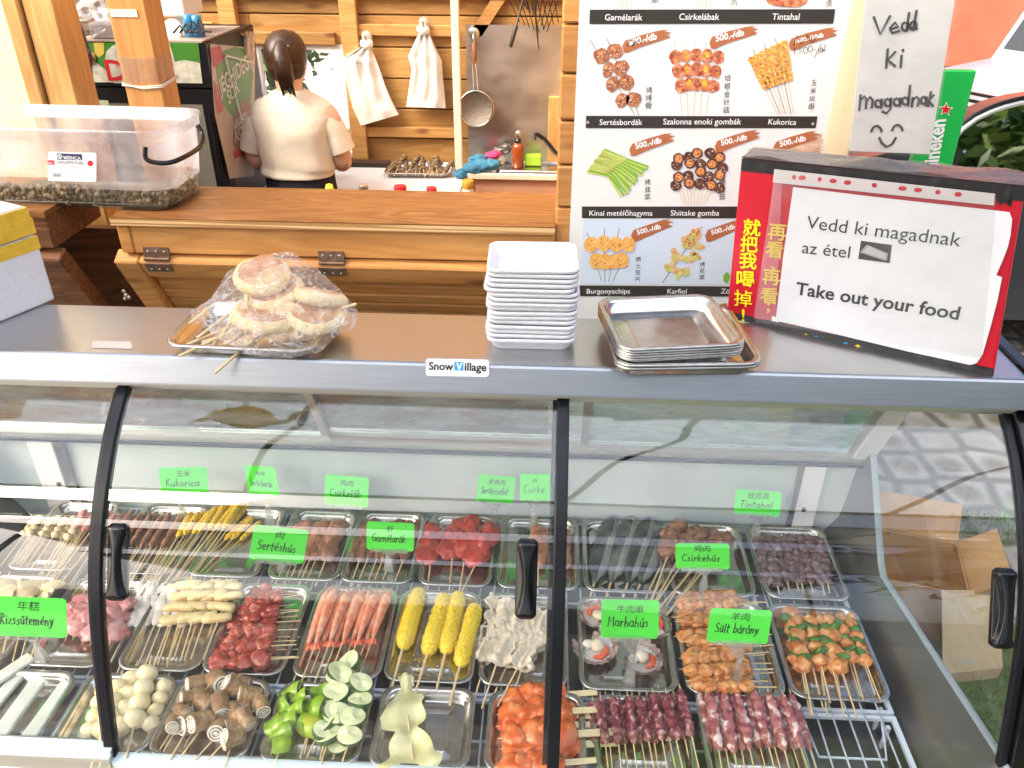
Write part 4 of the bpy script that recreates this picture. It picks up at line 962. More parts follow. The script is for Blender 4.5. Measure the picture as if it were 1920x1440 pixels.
# back row
row('mush', 9, (5, 1055), (95, 1080), (70, 968), (165, 968), 'round pale mushroom skewer in the back left tray', 'mushroom ball skewers', .012, layers=2)
row('ham', 9, (70, 1092), (125, 1096), (158, 955), (228, 958), 'pink meat skewer on a long stick beside the mushrooms', 'pink meat skewers, back left', .014, layers=2)
row('brown', 13, (150, 1100), (268, 1100), (242, 958), (352, 960), 'thin brown meat skewer in the back tray left of the corn', 'thin brown meat skewers', .011, layers=2)
row('corn', 15, (268, 1098), (350, 1090), (352, 960), (468, 935), 'yellow corn skewer in the back row tray', 'corn skewers', .014, layers=2, seed=4)
row('corn', 3, (330, 1095), (372, 1092), (470, 968), (492, 972), 'small yellow corn skewer lying lowest at the right of the corn tray', 'low corn skewers', .008)
row('pale', 7, (515, 1098), (588, 1098), (572, 975), (640, 972), 'pale red brown meat skewer right of the corn, back row', 'pale meat skewers, back row', .012)
row('strip', 7, (640, 1092), (735, 1095), (690, 972), (785, 972), 'brown strip skewer under the prawn card, back row', 'brown strip skewers', .012)
for k, (h, t) in enumerate((((800, 1120), (812, 985)), ((842, 1110), (855, 975)), ((862, 1108), (885, 970)), ((858, 1125), (925, 985)))):
    skew('redfan', h, t, 'bright red meat skewer in the back tray left of the middle black bar', 'bright red meat skewers', k, .012 + .005 * k, .018 + .004 * k)
skew('roll', (1008, 1118), (1010, 982), 'brown meat roll skewer on the left, seen just beside the middle black bar', 'brown meat roll skewers', 0, .014)
skew('roll', (1060, 1120), (1052, 985), 'brown meat roll skewer on the right side of the middle black bar', 'brown meat roll skewers', 1, .014)
for k, (h, t, l) in enumerate((((1098, 1150), (1150, 968), 'leftmost, darkest of the four whole fish on sticks'), ((1128, 1148), (1184, 968), 'silver sided whole fish on a stick, second from the left'), ((1158, 1150), (1218, 970), 'blue grey whole fish on a stick, third from the left'), ((1182, 1142), (1240, 990), 'rightmost whole fish on a stick, beside the brown skewers'))):
    skew('fish', h, t, l, 'whole fish on sticks', k, .012, .016, cat='fish skewer')
row('brownch', 10, (1205, 1140), (1250, 1150), (1268, 985), (1372, 1010), 'brown meat skewer with a thick bare stick right of the fish', 'brown meat skewers beside the fish', .014, layers=2, jit=9)
row('octo', 8, (1445, 1115), (1560, 1115), (1420, 1000), (1530, 1000), 'dark purple octopus skewer at the back right', 'dark octopus skewers', .012)
# middle row
row('mslice', 6, (-40, 1250), (60, 1245), (0, 1075), (105, 1078), 'sliced pale mushroom skewer in the far left tray', 'sliced mushroom skewers', .012, layers=2)
row('pink', 6, (165, 1095), (235, 1110), (120, 1205), (205, 1215), 'pink sliced meat skewer left of the black bar, middle row', 'pink sliced meat skewers', .012, layers=2, roll=.2)
row('squid', 7, (200, 1258), (305, 1262), (285, 1082), (368, 1085), 'white squid skewer in the tray right of the left black bar', 'white squid skewers', .012)
row('tofu', 8, (300, 1240), (385, 1240), (350, 1085), (438, 1082), 'fried tofu stick skewer beside the squid', 'fried tofu skewers', .014, layers=2, roll=.2)
rq = random.Random(12)
for i in range(15):
    f = i / 14; v = 1108 + 138 * f; c0 = 470 - 78 * f; wob = rq.uniform(-5, 5)
    skew('beef', (565 - 5 * f + rq.uniform(-12, 6), v - 14 + 12 * rq.random()), (c0 + rq.uniform(-8, 6), v + wob), 'dark red beef skewer lying crosswise, its stick to the right', 'dark red beef skewers', i, .010 + .012 * (i % 3), None, rq.uniform(-.5, .5))
row('shrimp', 10, (545, 1292), (672, 1270), (622, 1098), (735, 1102), 'whole pink shrimp on a stick, in the tray left of the corn dogs', 'pink shrimp skewers', .014, layers=2, jit=3, roll=.8)
for k, (h, t, l) in enumerate((((735, 1288), (787, 1102), 'leftmost of the four yellow crumbed corn dogs'), ((779, 1298), (836, 1113), 'second corn dog from the left, yellow crumbed'), ((818, 1296), (862, 1110), 'third corn dog from the left, yellow crumbed'), ((843, 1322), (893, 1132), 'rightmost and lowest of the four corn dogs'))):
    skew('corndog', h, t, l, 'yellow crumbed corn dogs', k, .018, .019, cat='corn dog')
row('tripe', 4, (888, 1322), (930, 1330), (945, 1118), (1030, 1140), 'pale folded tripe skewer beside the middle handle', 'pale tripe skewers', .012, layers=2, jit=4, roll=.2)
skew('tripe', (955, 1328), (1010, 1150), 'pale tripe skewer lying lowest, behind the middle black bar', 'pale tripe skewers', 1, .022)
rq = random.Random(21)
for i in range(18):
    f = i / 17; v = 1120 + 168 * f
    skew('chicken', (1432 + 22 * f + rq.uniform(-14, 10), v - 8 + rq.uniform(-5, 10)), (1256 + 22 * f + rq.uniform(-4, 10), v + rq.uniform(-6, 6)), 'orange marinated chicken skewer lying crosswise in the heap', 'orange chicken skewers', i, .010 + .013 * (i % 3), None, rq.uniform(-.5, .5))
row('meatpep', 12, (1512, 1330), (1648, 1322), (1478, 1138), (1592, 1158), 'marinated meat and green pepper skewer, right end tray', 'meat and green pepper skewers', .012, layers=2, jit=13, seed=6)
# front row
for k, (h, t) in enumerate((((150, 1432), (205, 1262)), ((170, 1440), (232, 1255)), ((205, 1440), (258, 1238)), ((236, 1422), (285, 1228)), ((262, 1418), (318, 1258)), ((185, 1445), (222, 1300)))):
    skew('ball', h, t, 'skewer of round pale balls beside the left black bar' if k < 4 else 'skewer of small pale balls set apart at the right of its tray' if k == 4 else 'lowest skewer of round pale balls, under the others', 'pale ball skewers', k, .016 + .010 * (k % 2), cat='skewer')
rq = random.Random(33)
for i, (h, t) in enumerate((((300, 1420), (395, 1260)), ((318, 1425), (420, 1250)), ((340, 1418), (452, 1262)), ((312, 1352), (480, 1270)), ((365, 1425), (495, 1285)), ((390, 1425), (505, 1300)), ((345, 1402), (400, 1300)), ((420, 1440), (460, 1310)), ((300, 1405), (372, 1290)))):
    skew('sroll', h, t, 'skewer of brown rolls with pale spiral filling', 'brown and white roll skewers', i, .014 + .013 * (i % 3), None, rq.uniform(-.6, .6))
for i, (h, t) in enumerate((((505, 1425), (560, 1275)), ((528, 1392), (572, 1290)), ((560, 1430), (610, 1270)), ((512, 1445), (545, 1330)), ((570, 1415), (598, 1300)))):
    skew('pepper', h, t, 'folded light green pepper skewer left of the zucchini', 'green pepper skewers', i, .014 + .016 * (i % 2), None, .25 * (i - 2))
for i, (h, t) in enumerate((((575, 1420), (668, 1240)), ((602, 1432), (652, 1262)), ((642, 1428), (692, 1275)), ((618, 1440), (668, 1300)), ((600, 1425), (640, 1255)))):
    skew('zucchini', h, t, 'zucchini slices on a stick right of the green pepper', 'zucchini skewers', i, .014 + .013 * (i % 3), None, .2 * (i - 2))
# one skewer of pale yellow sheet
SK_NAME['sheet'] = 'sheet_skewer'; SK_L['sheet'] = .2
def mk_sheet(root, s):
    part(stick_mb(.2, .002), 'stick', bamboo, root)
    def fn(u, v, d=0):
        wd = (.036 + .012 * math.sin(u * 12 + .5) + .006 * math.sin(u * 27)) * (1 - .75 * max(0, (u - .8) / .2) ** 1.5) + .004 * math.sin(u * 7)
        return Vector((.0 + .198 * u, (v - .5) * 2 * wd * (.8 + .4 * v * (1 - u)) - .006 * math.sin(u * 9), .004 + .008 * math.sin(u * 22) * (.4 + abs(v - .5)) + .004 * math.sin(v * 7 + u * 5) + d))
    m = MB(); m.grid(fn, 50, 14); m.grid(lambda u, v: fn(1 - u, v, -.002), 50, 14)
    for v in (0, 1): m.grid(lambda u, p: fn(u, v, -.002 * p), 50, 1)
    part(m, 'folded_sheet', sheet_y, root)
proto('sheet', mk_sheet, 1)
skew('sheet', (778, 1452), (755, 1265), 'single skewer of wavy pale yellow sheet in the mostly bare tray', None, 0, .012, .02)
for i, (h, t) in enumerate((((1120, 1298), (935, 1312)), ((1132, 1330), (930, 1340)), ((1142, 1358), (928, 1362)), ((1148, 1372), (932, 1385)), ((1156, 1392), (936, 1405)), ((1118, 1425), (925, 1440)), ((1140, 1345), (945, 1330)))):
    skew('orange', h, t, 'red orange marinated meat skewer on a flat bamboo stick', 'red orange meat skewers', i, .014 + .012 * (i % 2), None, .12 * (i % 3 - 1))
row('lamb_dark', 14, (1125, 1478), (1318, 1470), (1112, 1300), (1272, 1282), 'dark red lamb skewer in the front tray below the beef card', 'dark lamb skewers', .012, jit=4, layers=2, seed=8)
row('lamb_fat', 13, (1340, 1485), (1540, 1470), (1312, 1282), (1480, 1288), 'pink lamb skewer with white fat marbling, front row', 'marbled lamb skewers', .012, jit=4, layers=2, seed=9)
# rice cakes
def slab(u0, v0, u1, v1, wd, z, label, ang=0):
    a, b_ = P(u0, v0, z=FZ + z), P(u1, v1, z=FZ + z); L_ = (b_ - a).length; m = MB()
    m.loft([[Vector((x, y, zz)) for x, y, zz in ((t * L_, -wd / 2 * e, 0), (t * L_, wd / 2 * e, 0), (t * L_, wd / 2 * e, .010), (t * L_, -wd / 2 * e, .010))] for t, e in ((0, .94), (.02, 1), (.5, .97), (.98, 1), (1, .94))], smooth=False)
    o = m.build('rice_cake', rice_w, bev=.004, seg=3); o.matrix_world = frame(a, b_ - a); return tag(o, label, 'rice cake', 'white rice cakes')
slab(45, 1400, 128, 1285, .034, .004, 'white rice cake slab on the right, nearest the tray rim')
slab(-10, 1395, 72, 1282, .036, .0145, 'broad white rice cake slab lying second from the right')
slab(-60, 1385, 40, 1265, .030, .004, 'white rice cake slab left of the broad one')
slab(-85, 1330, 60, 1235, .032, .0150, 'white rice cake slab lying crosswise at the upper left')
# scallops
def scallop(c, rz, label, tilt=0):
    root = empty('scallop', label, 'scallop', c, 'open scallop shells'); INV.pop(root.name); m = MB(); n = 56
    def fn(u, v, d=0):
        a = -2.35 + 4.7 * u; rr_ = v * (.051 + .0016 * math.cos(a * 22)) * (1 + .05 * math.cos(a)); z = .002 + .016 * v ** 2.2 + .0012 * math.cos(a * 22) * v - d
        return Vector((rr_ * math.cos(a) - .012 * v, rr_ * math.sin(a), z))
    m.grid(lambda u, v: fn(u, v * .74), 110, 8, 1); m.grid(lambda u, v: fn(u, .74 + .26 * v), 110, 3, 0); m.grid(lambda u, v: fn(1 - u, v, .0016), 110, 10, 0); m.grid(lambda u, p: fn(u, 1, .0016 * p), 110, 1, 0)
    for sg in (-1, 1): m.add([(-.03, sg * .004, .006), (-.043, sg * .019, .012), (-.028, sg * .03, .014), (-.02, sg * .012, .006)], [(0, 1, 2, 3), (3, 2, 1, 0)], 0)
    part(m, 'shell', [shell_b, shell_i], root)
    m = MB(); m.blob((-.006, .004, .014), (.0165, .0155, .011), .12, 1.3, 2, 2); part(m, 'white_meat', food('scallop_meat', (.70, .60, .44), (.80, .73, .60), None, 25, .2), root)
    m = MB(); m.tube([(.012, -.02, .012), (.021, -.006, .012), (.018, .012, .013), (.006, .022, .013)], [.003, .007, .0075, .003], 10); part(m, 'roe', roe, root)
    m = MB(); m.blob((-.022, -.012, .013), (.011, .012, .007), .4, 2, 4, 2); part(m, 'frill', squid_m, root)
    root.rotation_euler = (tilt, .12, rz); return root
for (u, v), rz, l, tl in (((1120, 1222), -1.0, 'scallop with a red roe crescent, lower left of the card', .1), ((1205, 1243), -.4, 'scallop with bluish frill, directly below the card', -.05), ((1222, 1175), .3, 'scallop half hidden at the right behind the beef card', 0), ((1122, 1158), 2.2, 'scallop with white shell edge, upper left of the card', .05)):
    scallop(P(u, v, z=FZ + .006), rz, l, tl)
# loose crumbs under the corn dogs
m = MB(); rc = random.Random(5)
for k in range(90):
    p = P(rc.gauss(800, 45), rc.uniform(1225, 1275), z=FZ + .001); a = rc.uniform(0, 6.3); d = Vector((math.cos(a), math.sin(a), 0)) * rc.uniform(.001, .0028); e = Vector((-d.y, d.x, 0)).normalized() * .0008
    m.add([p - d - e, p + d - e, p + d + e, p - d + e, p + Vector((0, 0, .0014))], [(0, 1, 4), (1, 2, 4), (2, 3, 4), (3, 0, 4)])
tag(m.build('crumbs', corn_y), 'loose yellow crumbs on the corn dog tray', 'crumbs', kind='stuff')

# ---------------------------------------------------------------- green price cards on clear clips
def card(cu, cv, y, wpx, hpx, foot, zh, hu, label, roll=0, lean=.25, yaw=0, seed=1, sz=1.0):
    """card centred on photo pixel (cu,cv) at depth y; clip foot stands at photo pixel foot"""
    c = P(cu, cv, y=y); dist = (c - CO).length; k = dist / CAM_F
    Wd, Hd = wpx * k, hpx * k * 1.08; fp = Vector((P(*foot, y=y).x, y + .004, FZ + .02)); fp.x = c.x + (fp.x - c.x) * .6
    root = empty('price_card_stand', label, 'price card', fp, 'green price cards')
    U = Matrix.Rotation(yaw, 3, 'Z') @ (Matrix.Rotation(-roll, 3, 'Y') @ Vector((1, 0, 0))); n = Vector((0, -math.cos(lean), math.sin(lean))); n = (n - U * n.dot(U)).normalized(); V = n.cross(U)
    def q(x, y_, h=0): return c + U * (x * Wd / 2) + V * (y_ * Hd / 2) + n * h
    b = MB(); rr_ = [(x, y_) for x, y_ in ((-.9, -1), (.9, -1), (.97, -.93), (1, -.85), (1, .85), (.97, .93), (.9, 1), (-.9, 1), (-.97, .93), (-1, .85), (-1, -.85), (-.97, -.93))]
    b.add([q(*p, .0006) for p in rr_] + [q(*p, -.0006) for p in rr_], [list(range(12)), list(range(23, 11, -1))] + [(i + 12, (i + 1) % 12 + 12, (i + 1) % 12, i) for i in range(12)])
    if zh:
        vs, fs = text_geo(zh); x0 = min(v.x for v in vs); x1 = max(v.x for v in vs); tw = (.24 * len(zh)) * Wd * .62; kk = tw / (x1 - x0)
        b.add([q(-.02, .38, .0012) + U * ((v.x - (x0 + x1) / 2) * kk + v.y * kk * .12) + V * (v.y * kk) for v in vs], fs, 1)
    hand(b, hu, q(-.78, -.38), U, V, n, Hd * .27 * sz, max(.0011, Wd * .018), 1, fit=Wd * .72, seed=seed, h=.0012)
    part(b, 'card', [card_g, ink], root)
    b = MB(); e0, e1 = -.8, .75
    b.hexa([q(e0, -1.12, -.004), q(e1, -1.12, -.004), q(e1, -1.12, .004), q(e0, -1.12, .004), q(e0, -.84, -.0022), q(e1, -.84, -.0022), q(e1, -.84, .0026), q(e0, -.84, .0026)])
    for k_ in (-.55, .5): b.bb(q(k_, -1.0, .004) - Vector((.002, .002, .002)), q(k_, -1.0, .004) + Vector((.002, .002, .002)))
    m0 = q(0, -1.12)
    neck = fp + Vector((0, 0, max(.02, (m0.z - fp.z) * .55)))
    b.hexa([m0 + Vector(d) for d in ((-.02, -.001, 0), (.02, -.001, 0), (.02, .001, 0), (-.02, .001, 0))][::1] + [neck + Vector(d) + Vector((0, 0, .004)) for d in ((-.004, -.002, 0), (.004, -.002, 0), (.004, .002, 0), (-.004, .002, 0))])
    b.blob(neck, (.006, .006, .008), 0, sub=2)
    for sg in (-1, 1): b.hexa([fp + Vector(d) for d in ((-.013, sg * .009 - .001, -.012), (.013, sg * .009 - .001, -.012), (.013, sg * .009 + .001, -.012), (-.013, sg * .009 + .001, -.012))] + [neck + Vector(d) for d in ((-.006, sg * .003 - .001, -.003), (.006, sg * .003 - .001, -.003), (.006, sg * .003 + .001, -.003), (-.006, sg * .003 + .001, -.003))])
    b.bb(fp + Vector((-.007, -.0085, .002)), fp + Vector((.007, .0085, .007)))
    part(b, 'clip', clear, root)
    return root
card(55, 1157, 1.185, 112, 62, (80, 1262), '年糕', 'Rizssütemény', 'green card handwritten Rizssütemény, tilted, left of the black bar', -.10, .35, .1, 1)
card(345, 902, 1.66, 80, 48, (330, 965), '玉米', 'Kukorica', 'green card handwritten Kukorica behind the corn skewers', -.05, .2, .15, 2)
card(491, 902, 1.68, 62, 54, (505, 970), '排骨', 'Sertésborda', 'small green card handwritten Sertésborda, right of the corn', .10, .2, -.2, 3)
card(650, 921, 1.70, 80, 54, (650, 975), '鸡肉', 'Csirkeláb', 'level green card at the back, third in its row, above the brown strips', -.06, .3, 0, 4)
card(523, 1021, 1.50, 94, 62, (530, 1085), '肉', 'Sertéshús', 'green card handwritten Sertéshús sloping down in front of the pale meat', -.26, .3, .2, 5)
card(732, 1006, 1.52, 86, 54, (725, 1085), '虾', 'Garnélarák', 'green card handwritten Garnélarák above the shrimp', -.06, .2, .05, 6)
card(930, 917, 1.69, 70, 50, (925, 965), '里脊肉', 'Sertésszelet', 'green card at the back left of the black bar, above the red meat', -.14, .25, .1, 7)
card(1003, 914, 1.70, 56, 50, (1000, 960), '鸡', 'Csirke', 'green card partly hidden behind the middle black bar', .03, .25, 0, 8)
card(1421, 943, 1.68, 82, 42, (1425, 985), '鱿鱼须', 'Tintahal', 'green card handwritten Tintahal at the back right', -.04, .4, 0, 9)
card(1317, 1043, 1.475, 94, 46, (1327, 1105), '鸡肉', 'Csirkehús', 'green card handwritten Csirkehús right of the fish', .12, .3, -.1, 10)
card(1181, 1161, 1.195, 102, 72, (1188, 1285), '牛肉串', 'Marhahús', 'large green card handwritten Marhahús over the scallops', .03, .25, 0, 11)
card(1386, 1174, 1.19, 108, 62, (1388, 1290), '羊肉', 'Sült bárány', 'large green card handwritten Sült bárány over the chicken', -.05, .25, .05, 12)

# ---------------------------------------------------------------- things on the steel top
SZ = 1.2005
# stack of white foam trays: each tray its own object
def foam_mb():
    t = MB(); L = [(.014, 0, .016), (.011, .003, .018), (.004, .019, .02), (.0005, .020, .02), (0, .0245, .02), (.001, .026, .02), (.004, .0265, .019), (.006, .0255, .018), (.016, .006, .014), (.021, .0035, .012)]
    t.loft([rr(.172 - 2 * i, .15 - 2 * i, r, z, 6) for i, z, r in L], 0, (1, 1)); return t
fm = foam_mb(); base = None; NF = 16
for i in range(NF):
    if base is None: base = fm.build('foam_tray', white_foam); o = base
    else: o = base.copy(); COL.objects.link(o)
    o.location = (-.022 + rnd.uniform(-.0035, .0035) - .0006 * (NF - i) * .3, 1.47 + rnd.uniform(-.003, .003), SZ + .0095 * i)
    if i > 10: o.location.x -= .004
    o.rotation_euler.z = rnd.uniform(-.022, .022) + R(.5)
    tag(o, 'topmost white foam tray of the stack, its hollow in view' if i == NF - 1 else 'lowest white foam tray of the stack, resting on the steel top' if i == 0 else 'white foam tray in the middle of the tall stack', 'foam tray', 'stacked white foam trays')
# stacked steel trays
sx = P(1270, 650, z=1.24).x
for i in range(7):
    big = i < 2; z = SZ + (.006 * i if big else .0125 + .0050 * (i - 2))
    wd, dp = (.272, .250) if big else (.240, .226)
    tray((sx + (.008 if big else -.010 + .0012 * math.sin(i * 3)), 1.425 - (0 if big else -.004) , z + (0 if big else .0)), wd, dp, ['lowest wide steel tray, under the whole stack', 'wide steel tray second from the bottom of the stack', 'lowest of the smaller stacked steel trays', 'smaller steel tray in the middle of the stack', 'smaller steel tray in the middle of the stack', 'smaller steel tray in the middle of the stack', 'topmost empty steel tray of the stack beside the red carton'][i], R(5 if big else 9), 'stacked steel trays on the counter', h=.027)
# tray of flat breads on sticks under cling film
bc = P(480, 640, z=SZ); tray((bc.x - .005, 1.43, SZ), .29, .205, 'steel tray of skewered flat breads under cling film', R(-2), 'steel tray with breads', h=.026)
def bun(u, v, y, r, h, tilt, label, top=1, yawr=0):
    c = P(u, v, y=y); m = MB()
    pr = [(.001, -h), (r * .6, -h * .98), (r * .93, -h * .55), (r, 0), (r * .95, h * .5), (r * .8, h * .9), (r * .55, h * .98), (.001, h * 1.02)]
    m.lathe(pr, 30, 0, caps=(0, 0))
    for i, f in enumerate(m.f):
        if sum(m.v[k][2] for k in f) / len(f) > h * .88: m.m[i] = 1
    m.v = [tuple(Vector(v) * (1 + .05 * noise.noise(Vector(v) * 30 + c * 9))) for v in m.v]
    o = m.build('flat_bread', [bread, bread_t]); o.location = c; o.rotation_euler = (tilt[0], tilt[1], yawr); return tag(o, label, 'bread', 'flat breads on sticks')
bun(492, 517, 1.47, .056, .0160, (.30, .08), 'topmost flat bread with a dark toasted face')
bun(515, 548, 1.47, .060, .015, (.2, -.1), 'flat bread directly under the topmost one')
bun(500, 590, 1.425, .070, .016, (.12, .05), 'large pale flat bread at the front of the heap', yawr=1)
bun(590, 585, 1.44, .062, .016, (.25, .22), 'flat bread at the right end of the heap, lower one')
bun(598, 558, 1.475, .058, .016, (.3, .3), 'flat bread at the right end of the heap, upper one', yawr=2)
bun(545, 600, 1.41, .035, .013, (.9, .1), 'small flat bread standing on edge in the heap')
def wood_stick(a, b_, label):
    m = MB(); pa, pb = P(a[0], a[1], y=a[2]), P(b_[0], b_[1], y=b_[2]); m.tube([pa, pb], .0029, 8); o = m.build('bamboo_skewer', bamboo); return tag(o, label, 'skewer', 'bamboo sticks in the flat breads')
for a, b_, l in (((402, 700, 1.29), (502, 615, 1.41), 'bamboo stick reaching lowest over the steel lip'), ((335, 668, 1.31), (470, 605, 1.41), 'bamboo stick pointing farthest to the left'), ((349, 647, 1.36), (460, 600, 1.42), 'bamboo stick at the left'), ((369, 634, 1.37), (446, 576, 1.44), 'bamboo stick at the left'), ((394, 656, 1.35), (462, 565, 1.44), 'steep bamboo stick in the middle left'), ((405, 652, 1.35), (475, 620, 1.42), 'low bamboo stick near the tray rim'),
                  ((458, 618, 1.38), (465, 555, 1.43), 'almost upright bamboo stick on the left'), ((507, 643, 1.36), (512, 560, 1.43), 'almost upright bamboo stick on the right'), ((435, 648, 1.37), (560, 610, 1.42), 'flat lying bamboo stick in the tray'), ((522, 628, 1.38), (580, 580, 1.44), 'bamboo stick under the right hand breads'), ((355, 607, 1.41), (402, 570, 1.45), 'bamboo stick wholly inside the film at the left'), ((640, 578, 1.44), (668, 570, 1.45), 'short bamboo stick end at the right'), ((378, 642, 1.37), (500, 606, 1.42), 'bamboo stick at the left'), ((420, 648, 1.36), (490, 600, 1.42), 'bamboo stick at the left'), ((440, 655, 1.36), (520, 612, 1.42), 'low bamboo stick near the tray rim'), ((480, 640, 1.37), (560, 590, 1.42), 'bamboo stick under the right hand breads')):
    wood_stick(a, b_, l)
m = MB()
outl = [(360, 602), (358, 582), (395, 560), (430, 505), (470, 488), (520, 473), (545, 472), (590, 500), (640, 545), (672, 585), (665, 615), (630, 630), (600, 660), (545, 672), (470, 668), (455, 658), (415, 640), (388, 618)]
cxy = (505, 575); NA = len(outl); 
def cf(u, v):
    k = u * NA; i = int(k) % NA; f = k - int(k); a, b_ = outl[i], outl[(i + 1) % NA]; e = (a[0] + (b_[0] - a[0]) * f, a[1] + (b_[1] - a[1]) * f)
    q = v ** .8; pu, pv = cxy[0] + (e[0] - cxy[0]) * q, cxy[1] + (e[1] - cxy[1]) * q
    lowf = min(1, max(0, (pv - 470) / 195)); y = 1.50 - .175 * lowf ** .9 - .035 * (1 - v ** 2) - .004
    p = P(pu, pv, y=y); n_ = noise.noise(Vector((pu * .03, pv * .03, 0))) + .6 * noise.noise(Vector((pu * .09, pv * .05, 3)))
    p += (CO - p).normalized() * (.010 + .012 * n_ + .006 * abs(noise.noise(Vector((pu * .05, pv * .16, 7)))))
    if p.z < SZ + .003: p.z = SZ + .003
    return p
m.grid(cf, 150, 44)
for i, v in enumerate(m.v[-151:]): pass
cl = m.build('cling_film', cling); tag(cl, 'crumpled clear cling film draped over the flat breads', 'cling film')
# foam box with yellow tape at the left
A, B = P(105, 562, z=SZ), P(-60, 630, z=SZ); sbx = empty('foam_box', 'white polystyrene box with a yellow taped lid at the left edge', 'foam box', A)
ax = (B - A); ax.z = 0; ax = ax.normalized(); ay = Vector((-ax.y, ax.x, 0)); ay = -ay if ay.y < 0 else ay
def fb(mb, a0, a1, d0, d1, z0, z1, m_=0): mb.hexa([A + ax * a + ay * d + Vector((0, 0, z)) for z in (z0, z1) for a, d in ((a0, d0), (a1, d0), (a1, d1), (a0, d1))], m_)
m = MB(); fb(m, 0, .4, 0, .3, 0, .148); part(m, 'box', white_ps, sbx, .006)
m = MB(); fb(m, .004, .4, .004, .3, .149, .212); part(m, 'lid', white_ps, sbx, .008)
m = MB()
fb(m, -.0012, .4, -.0012, .06, .152, .184); fb(m, .0015, .4, .0005, .3, .158, .207); fb(m, -.001, .4, -.001, .3, .118, .146)
fb(m, .002, .398, .002, .30, .2121, .2132) if False else None
part(m, 'tape', tape_y, sbx)

# red carton with the notice in a sleeve
A = P(1362, 592, z=SZ); B = P(1863, 705, z=SZ); bx = empty('red_carton', 'red and black carton with a printed notice in a plastic sleeve taped on', 'carton', A)
U = (B - A); U.z = 0; LW = U.length; U = U.normalized(); Nf = Vector((U.y, -U.x, 0)); Nf = -Nf if Nf.y > 0 else Nf; Din = -Nf
HT = .338; DP = .085
C8 = [A, B, B + Din * DP, A + Din * DP]; TL, TR = P(1390, 297, pl=(A, Nf)), P(1923, 351, pl=(A, Nf)); C8 = C8 + [TL, TR, TR + Din * DP, TL + Din * DP]; HT = TL.z - A.z
m = MB(); m.hexa(C8); part(m, 'carton', red_box, bx, .004, 2)
rb = Plane2(A + Nf * .0006, Nf)
m = MB()
H_ = lambda u: (u - 1390) / (1920 - 1390)
rb.poly(m, [(1391, 297), (1922, 350), (1921, 378), (1389, 320)], 1, .0006)
rb.poly(m, [(1362, 583), (1864, 691), (1863, 705), (1361, 595)], 1, .0006)
rb.poly(m, [(1880, 360), (1896, 362), (1880, 378), (1896, 388), (1898, 375)], 1, .0009)
rb.poly(m, [(1864, 362), (1892, 364), (1896, 370), (1875, 384), (1870, 378)], 1, .0012)
for u, c_ in ((1500, 2), (1520, 3), (1575, 3), (1598, 2)):
    v = 592 + (u - 1362) * .215; rb.poly(m, [(u, v + 5), (u + 12, v + 3), (u + 16, v + 7), (u + 4, v + 10)], c_, .0016)
# column lettering in two rows, right one under the sleeve
for t, pos, s_, mi in (('就', (1393, 434), 33, 2), ('把', (1388, 465), 33, 2), ('我', (1386, 496), 33, 2), ('喝', (1381, 531), 33, 2), ('掉', (1377, 567), 33, 2), ('!', (1391, 598), 5.5, 2)):
    off = -22; rb.text(m, t, (pos[0], pos[1] + 3), (pos[0] + s_, pos[1] + 3 + s_ * .1), mi, .0018, .006 if t == '掉' else .02)
rb.poly(m, [(1455, 318), (1468, 320), (1455, 602), (1413, 596), (1443, 395)], 4, .0009)
for t, pos, s_ in (('再', (1440, 445), 34), ('看', (1435, 478), 33), ('、', (1445, 503), 9), ('再', (1430, 529), 33), ('看', (1425, 564), 33), (';', (1438, 582), 6)):
    rb.text(m, t, (pos[0], pos[1]), (pos[0] + s_, pos[1] + s_ * .1), 5, .0019, .02)
rb.poly(m, [(1448, 592), (1462, 595), (1460, 604), (1447, 601)], 6, .0018)
part(m, 'print', [red_box, black_box, yellow_ink, mat('blue_ink', (.02, .30, .62), .4), pink_film, mat('yellow_ink_under_sleeve', (.72, .52, .10), .4), ink_w], bx)
m = MB()
pap = [(1488, 350), (1570, 360), (1670, 372), (1780, 384), (1893, 397), (1898, 410), (1895, 440), (1890, 462), (1880, 488), (1872, 506), (1868, 515), (1879, 519), (1871, 560), (1858, 610), (1843, 662), (1832, 679), (1820, 683), (1700, 657), (1580, 628), (1455, 600), (1470, 475)]
def hq(u, v): return .003 + .0018 * noise.noise(Vector((u * .012, v * .012, 1)))
q = [rb.at(u, v, .0034) for u, v in pap]; m.add(q, [list(range(len(q)))[::-1]]);
q2 = [rb.at(u, v, .0022) for u, v in pap]; m.add(q2, [list(range(len(q2)))]); n_ = len(q); m.add(q + q2, [(i, (i + 1) % n_, (i + 1) % n_ + n_, i + n_) for i in range(n_)])
rb.text(m, 'Vedd ki magadnak', (1512, 427), (1800, 461), 1, .004)
rb.text(m, 'az étel', (1504, 473), (1593, 483), 1, .004)
rb.text(m, 'Take out your food', (1492, 550), (1797, 598), 1, .004, .022)
rb.poly(m, [(1615, 450), (1673, 458), (1669, 492), (1610, 484)], 2, .004)
rb.poly(m, [(1626, 457), (1666, 474), (1663, 488), (1613, 472)], 3, .0044); rb.poly(m, [(1630, 460), (1662, 475), (1660, 484), (1619, 471)], 4, .0048)
part(m, 'paper_notice', [paper, ink, bar_blk, ink_g, mat('printed_grey', (.5, .5, .5), .5)], bx)
m = MB()
band = [(1453, 316), (1866, 362), (1864, 384), (1450, 341)]
rb.poly(m, band, 0, .0042)
for u, v, r1 in ((1490, 331, 4), (1505, 332, 7), (1538, 335, 4), (1563, 338, 7), (1590, 341, 7), (1640, 346, 5), (1693, 352, 8), (1722, 355, 8), (1759, 359, 5), (1797, 363, 7)):
    rb.poly(m, [(u + x, v + y) for x, y in arc(0, 0, r1, 4.4, 0, 330, 11)], 1, .0047)
